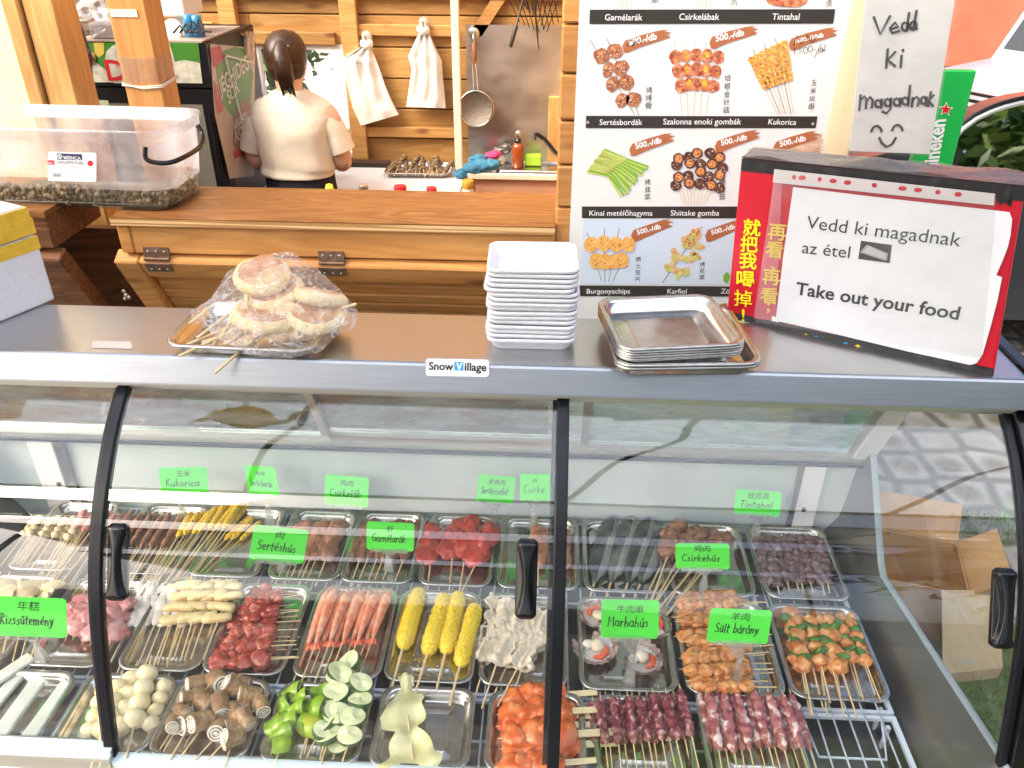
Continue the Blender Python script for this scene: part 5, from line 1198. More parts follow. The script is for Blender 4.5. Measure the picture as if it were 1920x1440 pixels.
part(m, 'sleeve_strip', [mat('sleeve_strip_white', (.62, .56, .55), .35), red_box], bx)
m = MB(); 
def sl(u, v):
    u0 = 1452 + (1868 - 1452) * u; vv = 316 + 46 * u + (285 + 22 * u) * v; uu = u0 - 36 * v * (1 - .2 * u) + 2
    return rb.at(uu, vv, .0058 + .0012 * noise.noise(Vector((uu * .02, vv * .02, 2))))
m.grid(sl, 40, 30); part(m, 'plastic_sleeve', sleeve, bx)
m = MB(); tz = A.z + HT
def tt(u, v): return TL.lerp(TR, u) + Din * (DP * (v - .02) + .004) + Vector((0, 0, .003 + .010 * max(0, noise.noise(Vector((u * 5, v * 3, 0)))) + .012 * math.exp(-((u - .5) / .12) ** 2) * math.exp(-((v - .4) / .3) ** 2)))
m.grid(tt, 50, 12); part(m, 'top_tape', film('wrinkled_tape', (.9, .86, .84), .07, .15, dirt_haze=.22, dirt_haze_c=(.75, .68, .64), wrinkle=.7, wscale=25), bx)
m = MB(); m.hexa([p + Vector((0, 0, .0012)) for p in (C8[4] , C8[5], C8[6], C8[7])] + [p + Vector((0, 0, .0022)) for p in (C8[4], C8[5], C8[6], C8[7])]); part(m, 'dark_top', black_box, bx)

# ---------------------------------------------------------------- clear tub of snails on the wooden counter
tA, tB, tC = P(330, 404, z=1.304), P(430, 357, z=1.304), P(-20, 392, z=1.304)
tub = empty('storage_tub', 'frosted clear plastic storage tub with a dark bail handle and a snail filled bottom', 'storage tub', (-1.1, 1.95, 1.304))
tx = (tA - tC); tx.z = 0; tx.normalize(); ty = Vector((-tx.y, tx.x, 0)); ctr = Vector((-1.125, 1.965, 1.304)); Lx, Ly = .50, .225; HTb = .195
def tring(gx, gy, r, z): return [ctr + tx * p.x + ty * p.y + Vector((0, 0, z)) for p in rr(Lx + gx, Ly + gy, r, 0, 7)]
m = MB(); m.loft([tring(-.05, -.05, .04, .0), tring(-.03, -.03, .05, .006), tring(-.02, -.02, .053, .052)], 1, (1, 0)); m.loft([tring(-.02, -.02, .053, .052), tring(-.008, -.008, .055, .10), tring(0, 0, .055, .165), tring(.002, .002, .055, .168), tring(.016, .016, .06, .170), tring(.018, .018, .06, HTb), tring(.026, .026, .062, HTb + .001), tring(.026, .026, .062, HTb - .005)], 0, (0, 0)); part(m, 'tub', [tub_pl, film('wet_tub', (.86, .85, .82), .05, .08, dirt_haze=.05)], tub)
m = MB(); f0 = Plane2(ctr - ty * (Ly / 2 + .001), -ty)
def tubface(u, v, h): return f0.at(u, v, h)
f0 = Plane2(ctr - ty * (Ly / 2 - .0005), -ty)
m = MB(); f0.poly(m, rrect(90, 284, 181, 339, 4, 2), 0, .001)
f0.poly(m, [(107, 287), (154, 289), (155, 300), (108, 299)], 1, .0014); f0.text(m, 'MIENCA', (121, 298), (153, 299.3), 0, .0018, .02); f0.stroke(m, arc(113, 293, 4, 4, 0, 360, 10), .002, 0, .0018); f0.text(m, 'a', (111, 295), (115, 295.2), 0, .0018, .02)
f0.text(m, 'SAKLAMA KABI', (108, 306), (157, 308), 1, .0014)
f0.poly(m, [(90, 300), (102, 300.5), (103, 309), (91, 308.5)], 2, .0014); f0.text(m, '20 L', (92, 307), (101, 307.4), 0, .0018, .03); f0.poly(m, arc(170, 306, 5.5, 5.5, 0, 330, 10), 2, .0014)
f0.stroke(m, [(123, 316), (126, 330), (150, 333), (156, 319), (150, 314), (124, 313), (123, 316)], .0007, 3, .0014); f0.stroke(m, [(125, 319), (155, 322)], .0006, 3, .0014)
for k in range(9): f0.stroke(m, [(101 + k * 1.6, 325), (101.5 + k * 1.6, 331)], .0006 if k % 2 else .001, 1, .0014)

part(m, 'label', [white_pl, mat('navy_print', (.02, .03, .11), .4), mat('red_print', (.62, .02, .06), .4), ink_g], tub)
m = MB(); e = ctr + tx * (Lx / 2 + .012)
hc = [ctr + tx * (Lx / 2 - .035) - ty * (Ly / 2 + .016) + Vector((0, 0, .163)), ctr + tx * (Lx / 2 - .034) - ty * (Ly / 2 + .022) + Vector((0, 0, .135)), ctr + tx * (Lx / 2 + .005) - ty * (Ly / 2 + .012) + Vector((0, 0, .126)), ctr + tx * (Lx / 2 + .03) - ty * (Ly / 2 - .03) + Vector((0, 0, .130)), ctr + tx * (Lx / 2 + .032) + ty * .0 + Vector((0, 0, .133)), ctr + tx * (Lx / 2 + .026) + ty * .04 + Vector((0, 0, .15)), ctr + tx * (Lx / 2 + .012) + ty * .05 + Vector((0, 0, .17))]
m.tube(smooth_path(hc), .0058, 8); part(m, 'handle', black_pl, tub)
m = MB(); rs = random.Random(2)
for i in range(420):
    a = rs.uniform(-.5, .5); b_ = rs.uniform(-.5, .5)
    if i < 300: b_ = -.5 + rs.uniform(0, .10)
    else: a = .5 - rs.uniform(0, .06)
    p = ctr + tx * (a * (Lx - .06)) + ty * (b_ * (Ly - .06)) + Vector((0, 0, .011 + rs.uniform(0, .034)))
    rot = Matrix.Rotation(rs.uniform(0, 6.3), 3, 'Z') @ Matrix.Rotation(rs.uniform(0, 6.3), 3, 'X'); s_ = rs.uniform(.009, .013)
    pr = [(.0006, 1.0), (.18, .75), (.14, .7), (.36, .42), (.30, .36), (.58, .0), (.5, -.06), (.72, -.45), (.4, -.75), (.02, -.8)]
    rings = [[p + rot @ Vector((r * math.cos(t), r * math.sin(t), z)) * s_ for t in [6.283 * k / 7 for k in range(7)]] for r, z in pr]
    m.loft(rings, 0, caps=(0, 0))
m.loft([tring(-.06, -.06, .04, .004), tring(-.045, -.045, .045, .012), tring(-.06, -.06, .045, .014)], 1, (1, 1))
tag(m.build('snails', [snail_m, mat('dark_brine', (.05, .04, .02), .2)]), 'heap of small brown snails lying in the clear tub', 'snails', kind='stuff')

# ---------------------------------------------------------------- menu board on the front wall
mbp = Plane2((0, 1.842, 0), (0, -1, 0))
board = empty('menu_board', 'tall white menu board with photographs of skewers, captions and brown price tags', 'menu board', (.33, 1.842, 1.1))
x0, x1 = mbp.at(1087, 0).x, mbp.at(1600, 0).x
m = MB(); m.bb((x0, 1.8425, .70), (x1 - .002, 1.8445, 2.25)); part(m, 'panel', board_w, board)
FC = [bar_blk, ink_w, ink, tag_brown, mat('pr_rib', (.25, .07, .03), .5, c2=(.50, .20, .10), sc_=(90, 90, 90)), mat('pr_bacon', (.36, .04, .02), .5, c2=(.72, .30, .14), sc_=(80, 80, 80)), mat('pr_corn', (.78, .30, .02), .5, c2=(.88, .48, .06), sc_=(110, 110, 110)),
      mat('pr_stick', (.70, .50, .28), .5), mat('pr_green', (.10, .26, .02), .5, c2=(.50, .58, .15), sc_=(60, 60, 60)), mat('pr_shii', (.06, .022, .018), .5, c2=(.14, .06, .04), sc_=(90, 90, 90)), mat('pr_shii2', (.66, .26, .09), .5), mat('pr_potato', (.76, .36, .07), .5, c2=(.84, .50, .16), sc_=(50, 50, 50)),
      mat('pr_cauli', (.60, .30, .09), .5, c2=(.78, .62, .30), sc_=(90, 90, 90)), mat('pr_grill', (.45, .24, .17), .5, c2=(.75, .55, .42), sc_=(30, 90, 90)), mat('pr_blue', (.60, .69, .80), .4), ink_g, mat('pr_dark_stick', (.20, .12, .06), .5), mat('pr_leek', (.20, .42, .04), .5), mat('pr_leek2', (.52, .58, .14), .5), mat('pr_fat', (.78, .48, .34), .5), mat('pr_deep', (.30, .025, .015), .5), mat('pr_pale_gold', (.86, .58, .20), .5)]
m = MB(); rp = random.Random(9)
def bar(a, b_, c_, d_): mbp.poly(m, [a, b_, c_, d_], 0, .0006)
bar((1106, 18), (1566, 17), (1562, 44), (1105, 45)); bar((1099, 217), (1533, 218), (1529, 240), (1098, 240)); bar((1091, 387), (1395, 387), (1395, 409), (1091, 409)); bar((1085, 535), (1400, 537), (1400, 556), (1084, 555)); 
mbp.poly(m, [(1094, 411), (1420, 411), (1420, 534), (1088, 533)], 14, .0003)
for t, a, b_ in (('Garnélarák', (1134, 38), (1204, 38)), ('Csirkelábak', (1273, 37), (1348, 37)), ('Tintahal', (1447, 37), (1498, 37)), ('Sertésbordák', (1124, 234), (1204, 234)), ('Szalonna enoki gombák', (1243, 233), (1389, 233)), ('Kukorica', (1440, 233), (1492, 234)), ('Kínai metélőhagyma', (1105, 404), (1223, 404)), ('Shiitake gomba', (1257, 404), (1348, 404)), ('Burgonyachips', (1100, 550), (1181, 550)), ('Karfiol', (1251, 550), (1287, 550)), ('Zöldség', (1351, 550), (1398, 550))):
    mbp.text(m, t, a, b_, 1, .0012, .004)
def ptag(u, v, t, wd=88, hand_=False):
    e = [(u, v + 24), (u - 3, v + 12), (u + 2, v + 2), (u + 30, v - 8), (u + wd * .75, v - 17), (u + wd - 4, v - 19), (u + wd - 12, v - 15), (u + wd + 2, v - 13), (u + wd - 10, v - 9), (u + wd, v - 5), (u + wd - 8, v - 2), (u + wd * .7, v + 4), (u + 30, v + 14), (u + 8, v + 24)]
    mbp.poly(m, e, 3, .0009); mbp.text(m, t, (u + 9, v + 11), (u + 62 * wd / 88, v - 1), 1, .0014, .03)
ptag(1170, 74, '600.-/db'); ptag(1333, 67, '500.-/db'); ptag(1482, 70, '1600.-/10db'); ptag(1183, 268, '500.-/db', 82); ptag(1343, 262, '500.-/db', 82); ptag(1453, 264, '500.-/db', 82); ptag(1186, 429, '500.-/db', 76); ptag(1325, 429, '500.-/db', 76)
mbp.stroke(m, [(1176, 86), (1182, 74), (1190, 82), (1184, 86), (1196, 76), (1203, 80)], .0018, 2, .0018); mbp.stroke(m, [(1488, 84), (1494, 66), (1502, 82), (1512, 66), (1522, 80), (1530, 70)], .0018, 2, .0018)
for l in ([(1489, 88), (1490, 102)], [(1503, 90), (1497, 92), (1503, 96), (1497, 101)], arc(1510, 94, 4, 6, 0, 360, 9), arc(1519, 92, 4, 6, 0, 360, 9), [(1524, 94), (1529, 92)], [(1540, 82), (1526, 108)], [(1535, 90), (1535, 99)], arc(1540, 93, 2.5, 4, 0, 360, 8), [(1547, 82), (1546, 95), (1543, 92)], [(1540, 92), (1545, 96)]): mbp.stroke(m, l, .0011, 2, .0012)
def cjk(t, u, v, s_, dv, du=-1):
    for i, ch in enumerate(t): mbp.text(m, ch, (u + du * i, v + dv * i), (u + du * i + s_, v + dv * i - 1.2), 2, .0009)
cjk('烤排骨', 1211, 174, 12, 15, -.5); cjk('培根金针菇', 1358, 152, 12, 15, -.7); cjk('玉米段串', 1520, 160, 11, 15, -1.5); cjk('烤韭菜', 1209, 346, 11, 14, -.3); cjk('烤香菇', 1349, 346, 11, 14, -.3); cjk('烤土豆片', 1192, 490, 10, 12.5, -.4); cjk('烤花菜', 1312, 500, 10, 12, -.4); cjk('卵', 1222, 6, 12, 12); cjk('爪', 1370, 10, 12, 12); cjk('须', 1547, 12, 12, 12)
def irr(cx, cy_, rx, ry, mi, h=.0009, n=14, j=.16, rot=0):
    pts = []
    for k in range(n):
        a = 6.283 * k / n; q = 1 + rp.uniform(-j, j); x, y = rx * q * math.cos(a), ry * q * math.sin(a); pts.append((cx + x * math.cos(rot) - y * math.sin(rot), cy_ + x * math.sin(rot) + y * math.cos(rot)))
    mbp.poly(m, pts, mi, h)
    if mi in SPK and rx > 6:
        for k in range(7):
            a = rp.uniform(0, 6.28); q = rp.uniform(.1, .72); x, y = cx + rx * q * math.cos(a), cy_ + ry * q * math.sin(a); r2_ = rp.uniform(1, 3.2); b_ = rp.uniform(0, 6.28)
            mbp.poly(m, [(x + r2_ * math.cos(b_ + t_) * rp.uniform(.5, 1.2), y + r2_ * .6 * math.sin(b_ + t_) * rp.uniform(.5, 1.2)) for t_ in (0, 1.1, 2.2, 3.3, 4.4, 5.4)], rp.choice(SPK[mi]), h + .00025 + .00002 * k)
SPK = {4: (9, 16, 10, 5), 5: (4, 6, 19, 20), 6: (5, 10, 21), 9: (16, 4), 10: (4, 3), 11: (3, 6, 21), 12: (3, 18, 10)}
def st(a, b_, wd=.0013, mi=7, h=.0007): mbp.stroke(m, [a, b_], wd, mi, h)
for a, b_ in (((1107, 75), (1190, 215)), ((1137, 70), (1198, 216))): st(a, b_, .0012, 16)
for cx, cy_, w_ in ((1128, 105, 16), (1140, 131, 10), (1149, 158, 12), (1167, 188, 12), (1153, 96, 15), (1164, 127, 14), (1174, 155, 15), (1188, 186, 14)):
    irr(cx, cy_, w_, 15, 4, .001, 12, .12, .5); 
    for k in range(6): irr(cx + rp.uniform(-9, 9), cy_ + rp.uniform(-9, 9), 1.1, 1.1, 1, .0013, 5)
    irr(cx - 4, cy_ - 5, 5, 3, 10, .0012, 8, .3)
for k in range(5): a = 1264 + k * 20; st((a, 78), (1279 + k * 11, 216))
for r_ in range(3):
    for k in range(5): irr(1266 + k * 20 - (r_ * (k - 2) * 2.5), 103 + r_ * 27 + abs(k - 2) * 2, 12, 13, 5, .001 + .0001 * (k % 2), 12, .14); irr(1266 + k * 20 - (r_ * (k - 2) * 2.5), 100 + r_ * 27 + abs(k - 2) * 2, 5, 7, 6 if k % 2 else 4, .0013, 8, .35)
for k in range(7):
    a = (1405 + k * 10.5, 106 - k * 5.2); b_ = (1458 + k * 5, 214); st((a[0] - 4, a[1] - 8), b_, .0011, 16 if k % 2 else 7)
    for q in range(9): f = q / 9 * .56; irr(a[0] + (b_[0] - a[0]) * f + 3, a[1] + (b_[1] - a[1]) * f + 4, 6.5, 4.2, 6, .001 + .00003 * q, 8, .2, -.3)
for k in range(26): f = k / 25; mbp.stroke(m, [(1103 + 30 * f + rp.uniform(-3, 3), 322 - 42 * f), (1140 + 40 * f, 330 - 30 * f), (1170 + 44 * f + rp.uniform(-6, 3), 368 - 56 * f)], .0042, 17 if k % 3 else 18, .0009 + .00003 * k)
for k in range(18): f = k / 17; mbp.stroke(m, [(1104 + 28 * f + rp.uniform(-2, 2), 316 - 34 * f), (1136 + 38 * f, 324 - 26 * f)], .003, 18, .0019)
for k in range(40): irr(rp.uniform(1120, 1190), rp.uniform(290, 340), .9, .9, 3, .0022, 5)
for k in range(9): st((1262 + k * 11, 330), (1283 + k * 4.5, 384), .0012)
for r_ in range(4):
    for k in range(5):
        c_ = (1271 + k * 20 + rp.uniform(-4, 4), 288 + r_ * 18 + rp.uniform(-4, 4) + 3 * abs(k - 2)); irr(*c_, 11, 10.5, 9, .001 + .00004 * (r_ * 5 + k), 12, .06)
        if (r_ * 5 + k) % 2 == 0: irr(*c_, 7.5, 7.5, 10, .002, 12, .1); irr(c_[0], c_[1], 3.5, 3.2, 11, .0022, 9, .1)
        else:
            for z_ in range(6): irr(c_[0] + rp.uniform(-7, 7), c_[1] + rp.uniform(-7, 7), .9, .9, 1, .0021, 5)
mbp.poly(m, [(1440, 285), (1470, 265), (1540, 250), (1538, 290), (1400, 290)], 13, .0006)
for k in range(4): st((1460 + k * 9, 286), (1545, 262 + k * 6), .0016, 7, .001)
for k, (a, b_) in enumerate((((1101, 436), (1128, 527)), ((1133, 428), (1134, 528)), ((1161, 428), (1141, 528)), ((1188, 443), (1149, 527)))):
    st(a, b_, .0013, 16)
for cx, cy_ in ((1108, 458), (1132, 456), (1155, 458), (1178, 458), (1118, 489), (1134, 490), (1150, 490), (1166, 488)): irr(cx, cy_, 13, 15, 11, .001 + .00003 * cx / 30, 14, .08); [irr(cx + rp.uniform(-9, 9), cy_ + rp.uniform(-10, 10), 1.3, 1.2, 3, .0024, 5) for _ in range(4)]
st((1242, 530), (1316, 425), .0018, 16)
for cx, cy_, r_ in ((1300, 440, 15), (1290, 455, 15), (1310, 458, 13), (1270, 478, 14), (1290, 482, 14), (1305, 480, 10), (1258, 500, 14), (1275, 515, 13), (1290, 508, 10)):
    for k in range(7): irr(cx + rp.uniform(-r_, r_) * .7, cy_ + rp.uniform(-r_, r_) * .6, r_ * .42, r_ * .4, 12, .001 + .00003 * k, 9, .22)
    irr(cx - 4, cy_ + 4, 4, 7, 18, .0013, 8, .25, .6)
irr(1362, 520, 6, 10, 17, .001); mbp.poly(m, [(1330, 575), (1362, 568), (1366, 580), (1334, 590)], 3, .0006)
for k in range(4): st((1158 + k * 9, -5), (1164 + k * 6, 16)); st((1306 + k * 9, -5), (1313 + k * 6, 16))
irr(1475, -8, 45, 22, 5, .0009, 18, .1)
for u, v in ((1102, 229), (1524, 232)): irr(u, v, 3, 3, 15, .0016, 9, 0)
part(m, 'print', FC, board)

# laminated hand lettered sign, hung right of the cream post
sg = empty('hanging_sign', 'laminated grey paper sign hand lettered with a smiling face, right of the cream post', 'sign', (.72, 1.79, 1.49))
sp_ = Plane2((0, 1.80, 0), (0, -1, 0)); m = MB()
c4 = [sp_.at(1628, -60), sp_.at(1800, -60), sp_.at(1743, 289), sp_.at(1592, 283)]
m.hexa([p + Vector((0, .0016, 0)) for p in c4] + [p for p in c4])
W_ = .0052
for l in ([(1638, 32), (1650, 64), (1668, 30)], [(1668, 55), (1684, 50), (1678, 42), (1668, 52), (1672, 62), (1686, 58)], arc(1697, 50, 7, 8, -60, 260), [(1704, 24), (1699, 58)], arc(1712, 48, 6, 8, -60, 260), [(1718, 20), (1712, 52), (1719, 54)],
          [(1664, 92), (1661, 127)], [(1678, 97), (1664, 112), (1678, 124)], [(1690, 104), (1688, 126)], [(1692, 93), (1693, 96)],
          [(1613, 178), (1611, 206)], [(1613, 188), (1620, 180), (1624, 186), (1623, 203)], [(1624, 190), (1631, 181), (1636, 188), (1634, 202)], arc(1646, 194, 6, 7, -60, 270), [(1653, 186), (1652, 202)], arc(1664, 192, 6, 7, -60, 270), [(1670, 184), (1669, 204), (1662, 212), (1654, 209)], arc(1681, 191, 6, 7, -60, 270), [(1688, 184), (1687, 199)], arc(1697, 189, 6, 7, -60, 270), [(1706, 160), (1702, 198)], [(1711, 183), (1709, 200)], [(1711, 188), (1718, 181), (1723, 186), (1720, 198)], arc(1731, 188, 5, 7, -60, 270), [(1737, 182), (1736, 198)], [(1745, 172), (1740, 199)], [(1750, 178), (1741, 189), (1749, 199)],
          arc(1643, 250, 10, 14, 195, 345, 8), arc(1682, 248, 10, 14, 195, 345, 8), [(1648, 258), (1653, 268), (1662, 275), (1672, 270), (1679, 258)]):
    sp_.stroke(m, l, W_, 1, .0016)
part(m, 'paper', [paper_d, mat('marker_ink', (.05, .05, .055), .5)], sg)
m = MB()
def slv(u, v): a = c4[0].lerp(c4[1], -.02 + 1.04 * u); b_ = c4[3].lerp(c4[2], -.02 + 1.04 * u); p = a.lerp(b_, v * 1.012); return p + Vector((0, -.004 - .0012 * noise.noise(p * 30), 0))
m.grid(slv, 24, 40); part(m, 'plastic_sleeve', sleeve, sg)
# green beer column sign on the ground
gs = Plane2((0, 2.30, 0), (0, -1, 0)); gp = empty('green_column_sign', 'tall bright green beer sign with a red star and white lettering up its face', 'sign', (1.15, 2.3, 0))
a, b_ = gs.at(1832, 133), gs.at(1680, 133); xr = a.x
m = MB(); m.hexa([Vector(p) for p in ((xr - .105, 2.30, .05), (xr + .03, 2.30, .05), (xr + .03, 2.33, .05), (xr - .105, 2.33, .05), (xr - .105, 2.30, a.z), (xr, 2.30, a.z), (xr, 2.33, a.z), (xr - .105, 2.33, a.z))]); m.bb((xr - .105, 2.298, 0), (xr + .03, 2.332, .049), 1)
part(m, 'panel', [mat('beer_green', (.01, .42, .07), .35), white_pl], gp, .003, 1)
m = MB(); cx, cy_ = 1773, 205
for r_, mi, h in ((14.5, 1, .0008), (11.5, 0, .0013)): 
    s_ = [(cx + (r_ if k % 2 == 0 else r_ * .42) * math.sin(k * math.pi / 5 + .1), cy_ - (r_ if k % 2 == 0 else r_ * .42) * math.cos(k * math.pi / 5 + .1)) for k in range(10)]
    for k in range(0, 10, 2): gs.poly(m, [(cx, cy_), s_[(k - 1) % 10], s_[k], s_[(k + 1) % 10]], mi, h)
vs, fs = text_geo('Heineken', .03); o_, e_ = gs.at(1752, 340, .0012), gs.at(1773, 223, .0012); Ut = e_ - o_; k_ = Ut.length / max(v.x for v in vs); Ut.normalize(); Vt = Vector((0, -1, 0)).cross(Ut)
m.add([o_ + Ut * v.x * k_ + Vt * v.y * k_ * 1.25 for v in vs], fs, 1)
part(m, 'lettering', [mat('star_red', (.70, .01, .01), .4), ink_w], gp)

# ---------------------------------------------------------------- inside the kiosk
def solid(name, mb, mats, label, cat, group=None, bev=0, seg=2): return tag(mb.build(name, mats, None, bev, seg), label, cat, group)
cloth_w = mat('white_bag_film', (.74, .72, .68), .5, c2=(.78, .76, .72), sc_=(9, 9, 9), bump=.35, bscale=22)
dark_mt = mat('dark_metal', (.05, .045, .04), .4, .7)
BW = 3.72
# worktable
t = empty('worktable', 'white topped worktable along the back wall of the kiosk', 'table', (-.9, 3.55, .06))
m = MB(); m.bb((-1.95, 3.36, .868), (-.372, 3.71, .90)); part(m, 'table_top', white_pl, t, .004)
m = MB()
for x in (-1.9, -.42):
    for y in (3.4, 3.66): m.bb((x, y, .06), (x + .04, y + .04, .867))
part(m, 'leg', alu, t)
m = MB(); a = P(625, 312, z=.903); b_ = P(742, 306, z=.903); m.bb((a.x, a.y, .902), (b_.x, 3.705, .915)); m.bb((a.x + .01, a.y + .01, .9151), (b_.x - .01, 3.695, .935), 1)
solid('griddle', m, [dark_mt, mat('griddle_top', (.10, .05, .03), .35)], 'dark flat griddle at the rear of the white worktable', 'griddle')
c = P(788, 322, z=.903); tray((c.x, c.y, .901), .30, .2, 'steel baking tray heaped with grilled brown skewers on the worktable', R(2), 'trays inside the kiosk')
rg_ = random.Random(4); gm = mat('grilled_brown', (.12, .075, .035), .5, c2=(.24, .16, .08), sc_=(60, 60, 60))
for i in range(14):
    x = c.x - .11 + .22 * i / 13; m = MB(); h = Vector((x + rg_.uniform(-.06, .06), c.y - .12, .915 + rg_.uniform(0, .01))); e = Vector((x + rg_.uniform(-.03, .03), c.y + .07, .93 + rg_.uniform(0, .035)))
    m.tube([h, e], .0018, 5, 1); d = (e - h)
    for k in range(4): m.blob(h + d * (.42 + .16 * k), (.014, .016, .011), .4, 2, i * 4 + k, 1, 0)
    solid('grilled_skewer', m, [gm, bamboo], 'grilled brown skewer heaped on the baking tray inside the kiosk', 'skewer', 'grilled skewers inside the kiosk')
# sink unit
su = empty('sink_unit', 'small wood fronted sink unit with a pale top in the right corner of the kiosk', 'sink', (-.15, 3.6, .06))
x0 = P(875, 330, z=.93).x
m = MB(); m.bb((x0, 3.52, .905), (.055, 3.715, .93)); part(m, 'worktop', mat('pale_worktop', (.68, .60, .48), .35), su, .004)
m = MB(); m.bb((x0 + .03, 3.545, .06), (.055, 3.71, .904)); part(m, 'cabinet', mat('pinkish_wood', (.46, .24, .15), .5, c2=(.54, .30, .19), sc_=(6, 40, 40)), su)
m = MB(); bx0 = P(935, 310, z=.93).x
m.loft([rr(.02 + .30, .155, .03, .931, 6, bx0 + .155, 3.62), rr(.32, .155, .03, .941, 6, bx0 + .155, 3.62), rr(.30, .135, .025, .941, 6, bx0 + .155, 3.62), rr(.28, .12, .03, .85, 6, bx0 + .155, 3.62)], 0, (0, 1)); m.box((bx0 + .155, 3.62, .9305), (.36, .17, .001))
part(m, 'basin', steel_t, su)
m = MB(); f0_ = P(1040, 285, y=3.66); m.tube([f0_ + Vector((.03, 0, -.02)), f0_, P(1022, 262, y=3.66), P(1008, 252, y=3.66), P(1003, 252, y=3.64), P(1002, 262, y=3.63)], [.009, .009, .009, .009, .009, .008], 10); part(m, 'tap', black_mt, su)
m = MB(); a, b_ = P(873, 46, y=BW), P(1052, 300, y=BW); m.bb((a.x, BW, .935), (.054, BW + .003, a.z)); solid('splash_panel', m, steel_w, 'scratched stainless steel sheet on the wall above the sink', 'metal panel')
m = MB(); a, b_ = P(1029, 180, y=BW - .02), P(1050, 292, y=BW - .02); m.bb((a.x, BW - .03, .932), (.05, BW - .012, a.z)); solid('chopping_board', m, pine_z, 'pale wooden chopping board standing behind the tap', 'chopping board', None, .006)
# amber soap bottle
c = P(971, 296, y=3.64); c.z = .9315; bo = empty('soap_bottle', 'amber pump bottle standing behind the basin', 'soap bottle', c); INV.pop(bo.name)
m = MB(); m.lathe([(.024, 0), (.026, .004), (.026, .085), (.022, .098), (.011, .105)], 20); part(m, 'bottle', mat('amber_plastic', (.26, .055, .012), .12, coat=.4), bo)
m = MB(); m.lathe([(.0125, .105), (.0125, .122), (.005, .123), (.005, .138)], 14); part(m, 'collar', black_pl, bo)
m = MB(); m.lathe([(.012, .138), (.012, .152), (.008, .156)], 14); m.bb((-.006, -.035, .145), (.006, 0, .153)); part(m, 'pump_head', zinc, bo)
c = P(1000, 293, y=3.66); m = MB(); m.box((c.x, 3.66, .958), (.075, .04, .05)); solid('sponge', m, mat('green_sponge', (.28, .50, .03), .9, bump=.6, bscale=90), 'bright green sponge behind the basin beside the pump bottle', 'sponge', None, .008, 3)
def heap(name, pts, rad, mt, label, cat, seed, amp=.35):
    m = MB()
    for i, (u, v, y, s_) in enumerate(pts): m.blob(P(u, v, y=y), (rad * s_, rad * .8 * s_, rad * .55 * s_), amp, 1.8, seed + i, 3)
    return solid(name, m, mt, label, cat)
heap('blue_cloth', ((868, 325, 3.55, .9), (885, 316, 3.55, 1.1), (905, 310, 3.56, 1.1), (922, 308, 3.56, .9), (892, 300, 3.6, .8), (900, 296, 3.6, .7)), .042, mat('blue_fabric', (.03, .14, .24), .9, c2=(.05, .20, .32), sc_=(30, 30, 30), bump=.5), 'crumpled blue cloth on the corner of the sink unit', 'cloth', 3)
heap('pink_cloth', ((922, 292, 3.62, 1), (928, 288, 3.63, .8), (915, 298, 3.61, .7)), .032, mat('pink_fabric', (.55, .05, .16), .9, bump=.5, bscale=60), 'crumpled pink cloth beside the blue one', 'cloth', 13)
heap('steel_wool', ((942, 282, 3.66, 1), (948, 276, 3.66, .8)), .034, mat('scouring_wool', (.16, .15, .14), .5, .6, bump=1, bscale=120), 'grey scouring pad behind the pink cloth', 'scouring pad', 23, .5)
# hanging bags
def bag(lf, rt, knot, label, seed):
    root = empty('plastic_bag', label, 'bag', P(*knot, y=BW)); n = len(lf) - 1
    def fn(u, v, s_):
        k = min(v * n, n - 1e-6); i = int(k); f = k - i; a = Vector(lf[i]).lerp(Vector(lf[i + 1]), f); b_ = Vector(rt[i]).lerp(Vector(rt[i + 1]), f); q = a.lerp(b_, u)
        fold = .012 * math.sin(u * 17 + v * 3 + seed) * (.4 + .6 * (1 - v)) + .010 * noise.noise(Vector((u * 4, v * 5, seed)))
        return P(q.x, q.y, y=BW - .006 - s_ * (.012 + .028 * math.sin(math.pi * u) ** .6 * min(1, v * 3) + fold))
    m = MB(); m.grid(lambda u, v: fn(u, v, 1), 36, 30); m.grid(lambda u, v: fn(1 - u, v, .05), 36, 30)
    for u in (0, 1): m.grid(lambda p, v: fn(u, v, p), 1, 30)
    m.grid(lambda u, p: fn(u, 1, p), 36, 1); part(m, 'bag', cloth_w, root)
    m = MB(); k_ = P(knot[0], knot[1] + 6, y=BW - .03); m.blob(k_, (.026, .02, .024), .5, 2, seed, 2); part(m, 'knot', cloth_w, root)
    m = MB(); k2 = P(knot[0], knot[1] - 8, y=BW - .012); m.blob(k2, (.024, .008, .022), .1, 1, 1, 2); m.tube([k2, k2 + Vector((0, -.03, -.015)), k2 + Vector((0, -.038, .01))], .005, 8); part(m, 'hook', mat('clear_hook', (.45, .40, .32), .2), root)
bag([(682, 84), (650, 104), (642, 112), (652, 165), (662, 205), (676, 236)], [(694, 84), (702, 104), (712, 130), (722, 160), (735, 190), (748, 215)], (688, 76), 'flat white plastic bag hanging askew, left of the two on the wall', 1)
bag([(786, 60), (775, 85), (765, 105), (772, 130), (766, 170), (762, 200)], [(804, 60), (818, 92), (829, 115), (830, 140), (834, 180), (836, 203)], (795, 50), 'gathered white plastic bag hanging straight, right of the two on the wall', 5)
# white pipe
m = MB(); a, b_ = P(848, 0, y=3.66), P(868, 312, y=3.66); xm = (a.x + b_.x) / 2; m.bb((xm - .02, 3.645, .06), (xm + .014, 3.675, 2.3)); solid('white_conduit', m, mat('pale_conduit', (.72, .64, .50), .5), 'pale square conduit running up the back wall left of the steel sheet', 'conduit', None, .006)
